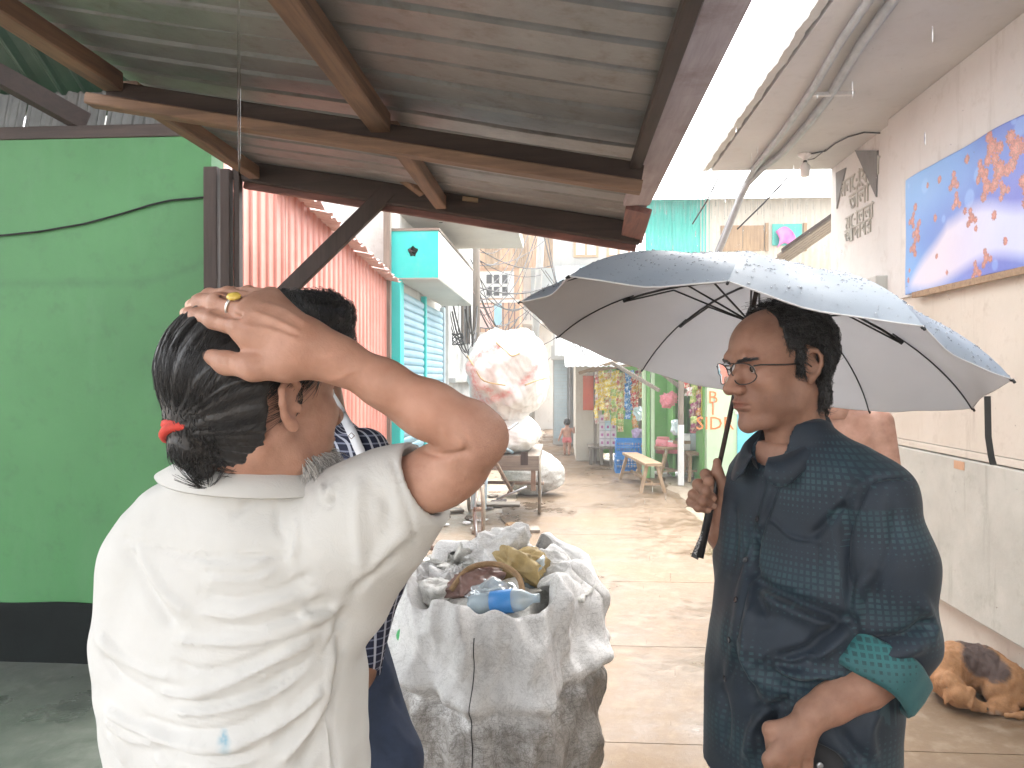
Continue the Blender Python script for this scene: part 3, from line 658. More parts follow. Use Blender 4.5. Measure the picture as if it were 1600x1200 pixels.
# ================================================================== organic modelling: distance fields -> surface nets
def nrm(a): a = np.asarray(a, float); return a / (np.linalg.norm(a) + 1e-12)
class SDF:
    def __init__(s, lo, hi, h):
        s.lo = np.array(lo, float); s.h = h; s.n = np.ceil((np.array(hi) - s.lo) / h).astype(int) + 1
        s.D = np.full(s.n, .06, np.float32)
        s.ax = [s.lo[i] + h * np.arange(s.n[i]) for i in range(3)]
    def win(s, lo, hi):
        a = np.clip(np.floor((np.array(lo) - s.lo) / s.h).astype(int), 0, s.n); b = np.clip(np.ceil((np.array(hi) - s.lo) / s.h).astype(int) + 1, 0, s.n)
        sl = tuple(slice(x, y) for x, y in zip(a, b))
        X = s.ax[0][sl[0]][:, None, None]; Y = s.ax[1][sl[1]][None, :, None]; Z = s.ax[2][sl[2]][None, None, :]
        return sl, X, Y, Z
    def comb(s, sl, d, k, op):
        A = s.D[sl]; d = d.astype(np.float32)
        if d.size == 0: return
        if op == 'sub': d = -d; 
        if op == 'add':
            if k <= 0: s.D[sl] = np.minimum(A, d); return
            hh = np.maximum(k - np.abs(A - d), 0) / k; s.D[sl] = np.minimum(A, d) - hh * hh * k * .25
        else:
            if k <= 0: s.D[sl] = np.maximum(A, d); return
            hh = np.maximum(k - np.abs(A - d), 0) / k; s.D[sl] = np.maximum(A, d) + hh * hh * k * .25
    def cone(s, a, b, ra, rb=None, k=.01, op='add', flat=None):
        """tapered capsule; flat=(axis, factor): squash along axis"""
        a = np.array(a, float); b = np.array(b, float); rb = ra if rb is None else rb; m = max(ra, rb) * 1.2 + k + .02
        sl, X, Y, Z = s.win(np.minimum(a, b) - m, np.maximum(a, b) + m)
        t = b - a; L2 = t @ t + 1e-12
        px, py, pz = X - a[0], Y - a[1], Z - a[2]
        q = np.clip((px * t[0] + py * t[1] + pz * t[2]) / L2, 0, 1)
        px = px - q * t[0]; py = py - q * t[1]; pz = pz - q * t[2]
        d2 = px * px + py * py + pz * pz
        if flat is not None:
            n, f = flat; n = nrm(n); c = px * n[0] + py * n[1] + pz * n[2]; d2 = d2 + c * c * (1 / f ** 2 - 1)
        d = np.sqrt(d2) - (ra + (rb - ra) * q)
        s.comb(sl, d, k, op); return s
    def chain(s, pts, rs, k=.01, op='add', flat=None):
        for i in range(len(pts) - 1): s.cone(pts[i], pts[i + 1], rs[i], rs[i + 1], k, op, flat)
        return s
    def ell(s, c, r, k=.01, op='add', rot=None):
        c = np.array(c, float); r = np.array(r, float); m = r.max() * 1.15 + k + .02
        sl, X, Y, Z = s.win(c - m, c + m); px, py, pz = X - c[0], Y - c[1], Z - c[2]
        if rot is not None:
            Q = np.array(Euler(rot).to_matrix()); px, py, pz = (px * Q[0, i] + py * Q[1, i] + pz * Q[2, i] for i in range(3))
        q = np.sqrt((px / r[0]) ** 2 + (py / r[1]) ** 2 + (pz / r[2]) ** 2); q2 = np.sqrt((px / r[0] ** 2) ** 2 + (py / r[1] ** 2) ** 2 + (pz / r[2] ** 2) ** 2) + 1e-9
        s.comb(sl, q * (q - 1) / q2, k, op); return s
    def loft(s, secs, lat, k=.02, op='add', pw=2.3):
        """secs: (z, cx, cy, a, b): super-ellipse sections, a along lateral dir lat (xy unit), b across"""
        secs = sorted(secs); z = np.array([q[0] for q in secs]); lat = nrm((lat[0], lat[1], 0)); per = np.array([-lat[1], lat[0], 0])
        am = max(max(q[3], q[4]) for q in secs) + .08; cs = np.array([q[1:3] for q in secs])
        sl, X, Y, Z = s.win((cs[:, 0].min() - am, cs[:, 1].min() - am, z[0] - .05), (cs[:, 0].max() + am, cs[:, 1].max() + am, z[-1] + .05))
        zz = Z[0, 0, :]
        if zz.size == 0: return s
        f = lambda i: np.interp(zz, z, np.array([q[i] for q in secs]))[None, None, :]
        # smooth the interpolation a little
        cx, cy, a, b = f(1), f(2), f(3), f(4); u = (X - cx) * lat[0] + (Y - cy) * lat[1]; w = (X - cx) * per[0] + (Y - cy) * per[1]
        q = (np.abs(u / a) ** pw + np.abs(w / b) ** pw) ** (1 / pw); d = (q - 1) * np.minimum(a, b)
        d = np.maximum(d, np.maximum(z[0] - Z, Z - z[-1])); s.comb(sl, d, k, op); return s
    def plane(s, p, n, k=0.0, lo=None, hi=None):
        """cut away the side n points to"""
        n = nrm(n); p = np.array(p, float); lo = s.lo if lo is None else lo; hi = s.lo + s.h * s.n if hi is None else hi
        sl, X, Y, Z = s.win(lo, hi); d = (X - p[0]) * n[0] + (Y - p[1]) * n[1] + (Z - p[2]) * n[2]
        A = s.D[sl]; s.D[sl] = np.maximum(A, d + 0 * A); return s
    def net(s):
        D = s.D; ins = D < 0; n = D.shape
        c = np.zeros(tuple(np.array(n) - 1), np.int8)
        for i in (0, 1):
            for j in (0, 1):
                for k in (0, 1): c += ins[i:n[0] - 1 + i, j:n[1] - 1 + j, k:n[2] - 1 + k]
        act = (c > 0) & (c < 8); idx = np.full(act.shape, -1, np.int64); cells = np.argwhere(act); idx[act] = np.arange(len(cells))
        acc = np.zeros((len(cells), 3)); cnt = np.zeros(len(cells))
        cor = [(i, j, k) for i in (0, 1) for j in (0, 1) for k in (0, 1)]
        val = {q: D[cells[:, 0] + q[0], cells[:, 1] + q[1], cells[:, 2] + q[2]] for q in cor}
        for p in cor:
            for a in range(3):
                if p[a] == 0:
                    q = list(p); q[a] = 1; q = tuple(q); va, vb = val[p], val[q]; m = (va < 0) != (vb < 0)
                    t = np.where(m, va / np.where(m, va - vb, 1), 0); pos = np.array(p, float)[None, :].repeat(len(cells), 0); pos[:, a] = t
                    acc[m] += pos[m]; cnt[m] += 1
        V = s.lo + s.h * (cells + acc / cnt[:, None])
        F = []
        for a in range(3):
            b, c_ = (a + 1) % 3, (a + 2) % 3
            sl0 = [slice(None)] * 3; sl1 = [slice(None)] * 3; sl0[a] = slice(0, n[a] - 1); sl1[a] = slice(1, n[a])
            e = ins[tuple(sl0)] != ins[tuple(sl1)]; E = np.argwhere(e)
            E = E[(E[:, b] > 0) & (E[:, c_] > 0) & (E[:, b] < n[b] - 1) & (E[:, c_] < n[c_] - 1)]
            if len(E) == 0: continue
            fl = ins[tuple(sl0)][E[:, 0], E[:, 1], E[:, 2]]
            def g(db, dc): q = E.copy(); q[:, b] -= db; q[:, c_] -= dc; return idx[q[:, 0], q[:, 1], q[:, 2]]
            Q = np.stack([g(1, 1), g(0, 1), g(0, 0), g(1, 0)], 1); Q[~fl] = Q[~fl][:, ::-1]; F.append(Q)
        return V, np.concatenate(F)
def relax(V, F, it=2, f=.5):
    E = np.concatenate([F[:, [0, 1]], F[:, [1, 2]], F[:, [2, 3]], F[:, [3, 0]]])
    for _ in range(it):
        A = np.zeros_like(V); c = np.zeros(len(V)); 
        np.add.at(A, E[:, 0], V[E[:, 1]]); np.add.at(A, E[:, 1], V[E[:, 0]]); np.add.at(c, E[:, 0], 1); np.add.at(c, E[:, 1], 1)
        V = V + f * (A / c[:, None] - V)
    return V
def normals(V, F):
    N = np.cross(V[F[:, 2]] - V[F[:, 0]], V[F[:, 3]] - V[F[:, 1]]); A = np.zeros_like(V)
    for i in range(4): np.add.at(A, F[:, i], N)
    return A / (np.linalg.norm(A, axis=1, keepdims=True) + 1e-12)
def npmesh(name, V, F, mats, smooth=True, attrs=None, mi=None):
    V = np.asarray(V, np.float32); F = np.asarray(F); me = bpy.data.meshes.new(name); k = F.shape[1]
    me.vertices.add(len(V)); me.vertices.foreach_set('co', V.reshape(-1)); me.loops.add(F.size); me.loops.foreach_set('vertex_index', F.reshape(-1).astype(np.int32))
    me.polygons.add(len(F)); me.polygons.foreach_set('loop_start', (np.arange(len(F)) * k).astype(np.int32))
    for m in (mats if isinstance(mats, (list, tuple)) else [mats]): me.materials.append(m)
    if mi is not None: me.polygons.foreach_set('material_index', mi.astype(np.int32))
    me.update(calc_edges=True)
    if smooth: me.polygons.foreach_set('use_smooth', np.ones(len(F), bool))
    for nme, dat in (attrs or {}).items():
        dat = np.asarray(dat, np.float32)
        if dat.ndim == 1: a = me.attributes.new(nme, 'FLOAT', 'POINT'); a.data.foreach_set('value', dat)
        else: a = me.attributes.new(nme, 'FLOAT_VECTOR', 'POINT'); a.data.foreach_set('vector', dat.reshape(-1))
    return me
def npobj(name, V, F, mats, parent=None, **kw):
    if parent is not None: V = wpar(parent, V)
    return link(name, npmesh(name, V, F, mats, **kw), parent)
def seg_dist(px, py, L):
    """2-D distance from points to polyline"""
    best = np.full(px.shape, 1e9)
    for (x0, y0), (x1, y1) in zip(L[:-1], L[1:]):
        tx, ty = x1 - x0, y1 - y0; q = np.clip(((px - x0) * tx + (py - y0) * ty) / (tx * tx + ty * ty + 1e-9), 0, 1)
        best = np.minimum(best, np.hypot(px - x0 - q * tx, py - y0 - q * ty))
    return best
def smooth_line(L, n=6):
    L = np.array(L, float); t = np.arange(len(L)); tt = np.linspace(0, len(L) - 1, (len(L) - 1) * n + 1); out = []
    for x in tt:
        i = min(int(x), len(L) - 2); f = x - i; p0, p1, p2, p3 = L[max(i - 1, 0)], L[i], L[i + 1], L[min(i + 2, len(L) - 1)]
        out.append(.5 * (2 * p1 + (p2 - p0) * f + (2 * p0 - 5 * p1 + 4 * p2 - p3) * f * f + (3 * p1 - p0 - 3 * p2 + p3) * f ** 3))
    return np.array(out)
def folds(V, F, lines, N=None):
    """cloth folds: lines = (pixel polyline, width px, height m). Raised on the side of the cloth that shows there."""
    N = normals(V, F) if N is None else N
    u, v, d = proj(V); vd = V - C0; vd /= np.linalg.norm(vd, axis=1, keepdims=True); face = np.clip(-(N * vd).sum(1) * 1.6, 0, 1)
    disp = np.zeros(len(V))
    for L, w, h in lines:
        L = smooth_line(L, 5); bb = (u > L[:, 0].min() - 3 * w) & (u < L[:, 0].max() + 3 * w) & (v > L[:, 1].min() - 3 * w) & (v < L[:, 1].max() + 3 * w)
        if not bb.any(): continue
        q = seg_dist(u[bb], v[bb], L) / w
        # taper at both ends
        t0 = np.hypot(u[bb] - L[0, 0], v[bb] - L[0, 1]) / (2.5 * w); t1 = np.hypot(u[bb] - L[-1, 0], v[bb] - L[-1, 1]) / (2.5 * w)
        disp[bb] += h * np.exp(-q * q) * np.clip(t0 + .15, 0, 1) * np.clip(t1 + .15, 0, 1)
    return V + N * (disp * face)[:, None]
def sines(V, seed, n=10, f0=6, f1=30, amp=.002):
    r = np.random.default_rng(seed); o = np.zeros(len(V))
    for _ in range(n):
        f = r.uniform(f0, f1); d = nrm(r.normal(size=3)); o += amp / (f / f0) ** .7 * np.sin(V @ d * f + r.uniform(0, 6.28) + 1.2 * np.sin(V @ nrm(r.normal(size=3)) * f * .5))
    return o
def strands(paths, r0, r1, n=3):
    """many thin tapering tubes -> V,F.  paths: array (N, m, 3)"""
    Pp = np.asarray(paths, float); N_, m, _ = Pp.shape
    T = np.gradient(Pp, axis=1); T /= np.linalg.norm(T, axis=2, keepdims=True) + 1e-12
    ref = np.where(np.abs(T[..., 2:3]) < .9, np.array([0, 0, 1.]), np.array([1., 0, 0])); X = np.cross(T, ref); X /= np.linalg.norm(X, axis=2, keepdims=True) + 1e-12; Y = np.cross(T, X)
    rr = np.linspace(r0, r1, m)[None, :, None]; V = np.stack([Pp + rr * (math.cos(2 * math.pi * k / n) * X + math.sin(2 * math.pi * k / n) * Y) for k in range(n)], 2)
    base = (np.arange(N_) * m * n)[:, None, None]; i = np.arange(m - 1)[None, :, None]; k = np.arange(n)[None, None, :]
    a = base + i * n + k; b = base + i * n + (k + 1) % n; F = np.stack([a, b, b + n, a + n], -1).reshape(-1, 4)
    return V.reshape(-1, 3), F
def join(*vf):
    Vs, Fs, n = [], [], 0
    for V, F in vf: Vs.append(V); Fs.append(F + n); n += len(V)
    return np.concatenate(Vs), np.concatenate(Fs)
# ---- skin, cloth, hair
def skin_mat(name, c, c2, sss=.12, rough=.52):
    t = NT(name, rough, 0, .3); n1 = t.noise(22, 6, .6); n2 = t.noise(260, 3, .6); n3 = t.noise(5, 3, .5)
    col = t.ramp(n1, [(.3, c2), (.7, c)]); col = t.mix(t.ramp(n3, [(.4, 0), (.7, .35)]), col, tuple(min(1, x * y) for x, y in zip(c, (1.15, .95, .9))))
    a = t.attr('lip').outputs['Fac']; col = t.mix(t.math('MULTIPLY', a, .75), col, (c2[0] * .9, c2[1] * .55, c2[2] * .6))
    b = t.attr('beard').outputs['Fac']; col = t.mix(t.math('MULTIPLY', b, t.ramp(t.noise(700, 2, .7), [(.35, .25), (.65, .75)])), col, (c2[0] * .5, c2[1] * .55, c2[2] * .65))
    nl = t.attr('nail').outputs['Fac']; col = t.mix(nl, col, (min(1, c[0] * 1.35), min(1, c[1] * 1.45), min(1, c[2] * 1.5)))
    t.color(col); t.b.inputs['Subsurface Weight'].default_value = sss; t.b.inputs['Subsurface Radius'].default_value = (1, .35, .2); t.b.inputs['Subsurface Scale'].default_value = .006
    t.bump(t.noise(420, 3, .7), .35, .0012); t.bump(t.noise(120, 4, .65, dist=.6), .22, .0022); t.bump(n1, .1, .004); return t.m
M['skin_a'] = skin_mat('skin_arm_brown', (.49, .285, .21), (.34, .175, .12))
M['skin_b'] = skin_mat('skin_dark_brown', (.31, .172, .12), (.21, .11, .074))
M['skin_c'] = skin_mat('skin_mid_brown', (.3, .16, .105), (.22, .11, .07))
def hair_mat(name, c, rough=.42, spec=.35):
    t = NT(name, rough, 0, spec); n = t.noise(1, 4, .6, t.co('Object', (260, 260, 40))); t.color(t.ramp(n, [(.3, tuple(x * .5 for x in c)), (.7, c)])); t.bump(n, .5, .002); t.b.inputs['Sheen Weight'].default_value = .1; return t.m
M['hair_black'] = hair_mat('hair_black', (.012, .0115, .012))
M['hair_grey'] = hair_mat('hair_black_grey', (.03, .029, .03), .3)
M['beard_white'] = hair_mat('beard_white', (.6, .58, .55), .6)
def hand(s, W_, pts, rad, palm, k=.006):
    """fingers: list of joint chains; radii; palm: list of (a,b,ra,rb)"""
    for a, b, ra, rb in palm: s.cone(a, b, ra, rb, .014)
    for J, r in zip(pts, rad):
        s.chain(J, r, k)
        for j, q in zip(J[1:-1], r[1:-1]): s.ell(j, (q * 1.07,) * 3, .004)   # knuckles
    return s

def relaxed_hand(w, fwd, out, L=1.0):
    """hanging hand: wrist w, fwd = towards the thumb, out = back of the hand"""
    w = np.array(w, float); fwd = nrm(fwd); out = nrm(out); dn = np.array([0, 0, -1.0]); s = SDF(w - np.array([.08, .08, .21]) * L, w + np.array([.08, .08, .04]) * L, .0042)
    for k, (o, ln, r) in enumerate(((.028, .072, .0095), (.01, .08, .0098), (-.009, .074, .0094), (-.027, .06, .0085))):
        kn = w + dn * .085 * L + fwd * o * L; s.cone(w, kn, .024 * L, .0125 * L, .016)
        j1 = kn + (dn * .55 - out * .12) * ln * L; j2 = j1 + (dn * .3 - out * .2) * ln * L; s.chain([kn, j1, j2, j2 + (dn * .18 - out * .2) * ln * L], [r * 1.12 * L, r * L, r * .92 * L, r * .8 * L], .003)
    b = w + dn * .03 * L + fwd * .028 * L; s.chain([w + dn * .015, b, b + (fwd * .022 + dn * .035 - out * .012) * L, b + (fwd * .024 + dn * .065 - out * .02) * L], [.02 * L, .0145 * L, .0115 * L, .0088 * L], .008)
    V, F = s.net(); return relax(V, F, 1, .3), F
# ================================================================== PEOPLE
def head_field(h=.0024, fat=0.0, neck=(.055, .06), necky=-.05, neckz=-.21, neckx=0.0):
    """head in its own frame: x right, y forward, z up, eyes at z=0"""
    s = SDF((-.13, -.16, -.235), (.13, .15, .135), h)
    s.ell((0, -.014, .034), (.0765, .094, .082), .02)
    s.ell((0, .034, .034), (.066, .062, .066), .03)
    s.ell((0, .03, -.03), (.059 + fat, .06, .078), .03)
    for x in (-1, 1):
        s.chain([(x * (.056 + fat), -.012, -.045), (x * (.048 + fat), .012, -.078), (x * .025, .058, -.103), (x * .006, .08, -.11)], [.016, .016, .014, .013], .02)
        s.ell((x * .045, .058, -.026), (.023 + fat, .024, .02), .018)
        s.ell((x * (.045 + fat), .045, -.06), (.02 + fat, .028, .03), .02)
        s.chain([(x * .008, .0935, .019), (x * .028, .0915, .023), (x * .047, .074, .018)], [.0065, .0075, .0065], .016)
    s.ell((0, .083, -.108), (.016, .0135, .0135), .014)
    s.ell((0, .07, -.066), (.034, .03, .032), .018)
    # nose
    s.chain([(0, .0905, .008), (0, .1, -.014), (0, .1165, -.036)], [.008, .0092, .0128], .012)
    for x in (-1, 1): s.ell((x * .014, .1035, -.0395), (.0105, .0115, .009), .006)
    s.chain([(0, .108, -.041), (0, .097, -.046)], [.007, .006], .005)
    for x in (-1, 1): s.ell((x * .0068, .1085, -.0465), (.0036, .006, .003), .002, 'sub')
    # sockets and lids
    for x in (-1, 1):
        s.ell((x * .0315, .1, -.001), (.018, .0135, .0125), .012, 'sub')
        s.ell((x * .0315, .0745, -.0005), (.0135, .0135, .0125), .004)
        s.ell((x * .0315, .092, -.001), (.0138, .009, .0052), .002, 'sub')
    # lips
    s.ell((0, .0925, -.0635), (.0265, .011, .0062), .006); s.ell((0, .0925, -.0752), (.0235, .0112, .0072), .006)
    s.chain([(-.024, .0895, -.0692), (-.01, .1005, -.0685), (0, .1025, -.069), (.01, .1005, -.0685), (.024, .0895, -.0692)], [.0012, .0014, .0014, .0014, .0012], .003, 'sub')
    s.ell((0, .097, -.0845), (.016, .006, .004), .006, 'sub')
    s.ell((0, .1045, -.054), (.003, .005, .008), .004, 'sub')
    # neck
    s.cone((0, -.018, -.06), (neckx, necky, neckz), neck[0], neck[1], .03)
    for x in (-1, 1): s.cone((x * .05, -.035, -.06), (neckx + x * .022, necky + .04, neckz), .013, .012, .02)
    s.ell((0, .018, -.145), (.01, .012, .014), .014)
    # ears
    for x in (-1, 1):
        E = lambda a, b, c: (x * (.0765 + a), b - .012, c - .006)
        s.ell(E(.002, 0, .002), (.0055, .0165, .029), .006, rot=(R(-10), 0, R(x * 22)))
        rim = [E(-.002, .012, .006), E(.006, .011, .02), E(.011, .002, .031), E(.0135, -.010, .029), E(.0155, -.0175, .017), E(.0145, -.017, .002), E(.011, -.012, -.012), E(.0065, -.004, -.021)]
        s.chain(rim, [.003, .0037, .004, .004, .0042, .004, .0038, .005], .004)
        s.ell(E(.0055, .002, -.025), (.0055, .0075, .0085), .006)
        s.ell(E(.0125, .001, -.003), (.0085, .008, .0105), .005, 'sub')
        s.ell(E(.013, -.008, .014), (.006, .005, .01), .004, 'sub')
        s.ell(E(.005, .012, -.006), (.004, .005, .006), .003)
    return s
def face_attrs(V):
    x, y, z = V.T; lip = np.clip(1.4 - np.sqrt((x / .024) ** 2 + ((z + .069) / .0125) ** 2) * 1.15, 0, 1) * (y > .075)
    bd = np.clip((-.035 - z) / .02, 0, 1) * np.clip((y + .01) / .03, 0, 1) * np.clip((z + .135) / .02, 0, 1) * (1 - lip)
    return lip, bd
def place(V, c, yaw, pitch=0, roll=0):
    Q = np.array((Matrix.Rotation(yaw, 3, 'Z') @ Matrix.Rotation(pitch, 3, 'X') @ Matrix.Rotation(roll, 3, 'Y')))
    return np.asarray(V) @ Q.T + np.asarray(c)
def eyes(c, yaw, pitch, par, look=(0, 0)):
    t = NT('eye', .08, 0, .6); p = t.co('Object'); 
    a = t.attr('iris').outputs['Fac']; t.color(t.ramp(a, [(0, (.42, .37, .34)), (.5, (.42, .37, .34)), (.56, (.03, .016, .01)), (.8, (.05, .025, .014)), (.86, (.002, .002, .002))])); 
    for x in (-1, 1):
        n, m = 20, 14; vs = []; ir = []
        for i in range(m + 1):
            th = math.pi * i / m
            for k in range(n): vs.append((.0122 * math.sin(th) * math.cos(2 * math.pi * k / n), .0122 * math.cos(th), .0122 * math.sin(th) * math.sin(2 * math.pi * k / n))); ir.append(max(0, 1 - th / 1.05))
        F = np.array([(i * n + k, i * n + (k + 1) % n, (i + 1) * n + (k + 1) % n, (i + 1) * n + k) for i in range(m) for k in range(n)])
        V = place(np.array(vs), (x * .0315, .0775, -.001), look[0], look[1]); npobj('eye', place(V, c, yaw, pitch), F, t.m, par, attrs={'iris': np.array(ir)})
def on_skull(D, off=0.0, c=(0, -.006, .03), r=(.079, .1, .086)):
    """unit directions -> points on the scalp"""
    D = D / np.linalg.norm(D, axis=-1, keepdims=True); r = np.array(r); k = 1 / np.sqrt(((D / r) ** 2).sum(-1, keepdims=True)); return np.array(c) + D * (k + off)
def slerp_paths(A, B, m, off, bulge=0):
    """paths over the scalp from directions A to B"""
    A = A / np.linalg.norm(A, axis=1, keepdims=True); B = B / np.linalg.norm(B, axis=1, keepdims=True); t = np.linspace(0, 1, m)[None, :, None]
    D = A[:, None] * (1 - t) + B[:, None] * t; D /= np.linalg.norm(D, axis=2, keepdims=True)
    o = off if np.ndim(off) else np.full(len(A), off)
    return on_skull(D, o[:, None, None] + bulge * np.sin(np.pi * t))

def snap_front(V, x, z):
    """front-most skin point at head coordinates x, z"""
    out = np.zeros(len(x))
    for i in range(len(x)):
        m = (np.abs(V[:, 0] - x[i]) < .003) & (np.abs(V[:, 2] - z[i]) < .003); out[i] = V[m, 1].max() if m.any() else .09
    return out
def hair_cap(field, cut, off, amp=.003, seed=1):
    """hair mass: the scalp grown by off (a function of position), kept where cut<0"""
    s = SDF(field.lo, field.lo + field.h * (field.n - 1), field.h); s.n = np.array(field.D.shape); s.D = field.D.copy(); s.ax = [s.lo[i] + s.h * np.arange(s.n[i]) for i in range(3)]
    X = s.ax[0][:, None, None]; Y = s.ax[1][None, :, None]; Z = s.ax[2][None, None, :]
    r = np.random.default_rng(seed); nz = 0
    for _ in range(7):
        f = r.uniform(60, 210); d = nrm(r.normal(size=3)); nz = nz + np.sin(f * (X * d[0] + Y * d[1] + Z * d[2]) + r.uniform(0, 6.3)) / 7 * 2
    c = cut(X, Y, Z) + nz * amp * 1.3
    o = off(X, Y, Z) * np.clip(.25 - c / .03, .0, 1); s.D = np.maximum(s.D - o + nz * amp, c).astype(np.float32)
    return s
# ---- man in the dark green shirt, holding the umbrella
DB = 1.55
HBc = P(1216, 570, DB); HBy = R(111); HBp = R(-6)
pB = empty('person', (HBc[0] + .04, HBc[1] + .03, 0), label='balding man in glasses and dark teal dotted shirt holding an umbrella', cat='person', group='men talking in the lane')
def toW(V): return place(V, HBc, HBy, HBp)
sB = head_field(.0022, fat=.001, neck=(.057, .064), necky=-.036)
V, F = sB.net(); V = relax(V, F, 1, .4); lip, bd = face_attrs(V)
bodyB = [(toW(V), F)]; liB, beB = [lip], [bd * .55]; naB = [np.zeros(len(V))]
# right hand on the umbrella handle
UC = np.array([.39190, 1.72043, 1.65196]); UA = np.array([.23104, .14138, .96262])
def cr(cx, cy, d): return P(1050 + .175 * cx, 680 + .175 * cy, d)
dh = proj(UC - UA * .33)[2]
fj = [[cr(420, 400, dh + .055), cr(300, 350, dh + .004), cr(328, 412, dh - .02), cr(338, 470, dh - .014)],
      [cr(400, 470, dh + .06), cr(232, 440, dh + .004), cr(300, 502, dh - .024), cr(366, 556, dh - .014)],
      [cr(375, 545, dh + .06), cr(192, 530, dh + .006), cr(272, 583, dh - .022), cr(365, 626, dh - .012)],
      [cr(350, 615, dh + .055), cr(172, 595, dh + .01), cr(235, 645, dh - .014), cr(318, 668, dh - .008)]]
fr_ = [[.0115, .0108, .0102, .0088], [.0118, .0112, .0105, .009], [.0115, .0108, .01, .0088], [.0105, .0098, .009, .0078]]
th_ = [cr(480, 560, dh + .0), cr(458, 440, dh - .002), cr(405, 330, dh + .002), cr(402, 238, dh + .004)]
wr = cr(440, 860, dh + .03); el = P(1215, 1000, dh + .1)
lo = np.min([np.min(q, 0) for q in fj + [th_]], 0) - .05; hi = np.max([np.max(q, 0) for q in fj + [th_]], 0) + .05
lo = np.minimum(lo, np.minimum(wr, P(1160, 920, dh + .05)) - .05); hi = np.maximum(hi, P(1160, 900, dh + .05) + .04)
sH = SDF(lo, hi, .0019)
for q, r_ in zip(fj, fr_): sH.cone(wr, q[0], .024, .0125, .02)
sH.ell(cr(470, 570, dh + .008), (.02, .021, .034), .014, rot=(0, R(12), 0)); sH.ell(cr(425, 720, dh + .014), (.02, .021, .028), .016)
sH.cone(wr, P(1150, 905, dh + .06), .026, .034, .02)
sH.chain(th_, [.0165, .0125, .0112, .0085], .008)
hand(sH, None, fj, fr_, [], .0035)
ax_ = UA; sH.cone(UC - ax_ * .5, UC, .0065, .0065, .001, 'sub')
V, F = sH.net(); V = relax(V, F, 1, .3)
def nail_attr(V, tips, rad):
    o = np.zeros(len(V))
    for t_, d_, n_ in tips:     # tip, direction, nail normal
        q = V - t_; a = q @ d_; c = q @ n_; s_ = q - np.outer(a, d_) - np.outer(c, n_); o = np.maximum(o, ((np.abs(a + .0015) < .0065) & (np.linalg.norm(s_, axis=1) < .0058) & (c > .0035)).astype(float))
    return o
nb = nail_attr(V, [(q[3], nrm(q[3] - q[2]), nrm(-CF)) for q in fj], None)
bodyB.append((V, F)); liB.append(np.zeros(len(V))); beB.append(np.zeros(len(V))); naB.append(nb)
# left forearm into the trouser pocket
e0, w0 = P(1392, 1045, 1.405), P(1268, 1118, 1.36); hk = P(1226, 1185, 1.37)
sF = SDF(np.minimum(np.minimum(e0, w0), hk) - .08, np.maximum(np.maximum(e0, w0), hk) + .08, .003)
sF.chain([e0, e0 + (w0 - e0) * .35, e0 + (w0 - e0) * .75, w0], [.043, .043, .035, .0315], .01, flat=(CF, .92))
for dx, r_ in ((-27, .012), (-9, .013), (9, .013), (26, .012)):
    kn = P(1226 + dx * 1.1 + 6, 1180 - dx * .25, 1.365 - .004 * (1 - abs(dx) / 27)); sF.cone(w0 + (hk - w0) * .1, kn, .024, r_ * 1.1, .006); sF.cone(kn, kn + np.array([.008, .02, -.07]), r_ * .95, .009, .006)
    sF.cone(w0 + (hk - w0) * .25 - CF * .02, kn - CF * .006, .0035, .004, .008)
sF.cone(w0 + (hk - w0) * .2, P(1204, 1140, 1.385), .02, .013, .012); sF.cone(P(1204, 1140, 1.385), P(1208, 1185, 1.4), .013, .011, .01)
V, F = sF.net(); V = relax(V, F, 1, .3)
bodyB.append((V, F)); 
for L_ in (liB, beB, naB): L_.append(np.zeros(len(V)))
# trunk under the clothes
latB = nrm((.6, -.8, 0)); TB = lambda v, du=0: P(1262 + du, v, 1.56)
zB = lambda v: TB(v)[2]
def secB(v, a, b, du=0, dd=0): p = P(1262 + du, v, 1.56 + dd); return (p[2], p[0], p[1], a, b)
trunk = [secB(690, .07, .06, -20), secB(720, .15, .085, -8), secB(800, .17, .1), secB(950, .165, .11), secB(1150, .165, .115, -5)]
lo = TB(1000) - np.array([.3, .3, .25]); hi = TB(690) + np.array([.3, .3, .12])
sT = SDF(lo, hi, .008); sT.loft(trunk, latB); V, F = sT.net(); bodyB.append((V, F))
for L_ in (liB, beB, naB): L_.append(np.zeros(len(V)))
V, F = join(*bodyB); npobj('body', V, F, M['skin_b'], pB, attrs={'lip': np.concatenate(liB), 'beard': np.concatenate(beB), 'nail': np.concatenate(naB)})
eyes(HBc, HBy, HBp, pB, (R(8), R(-4)))
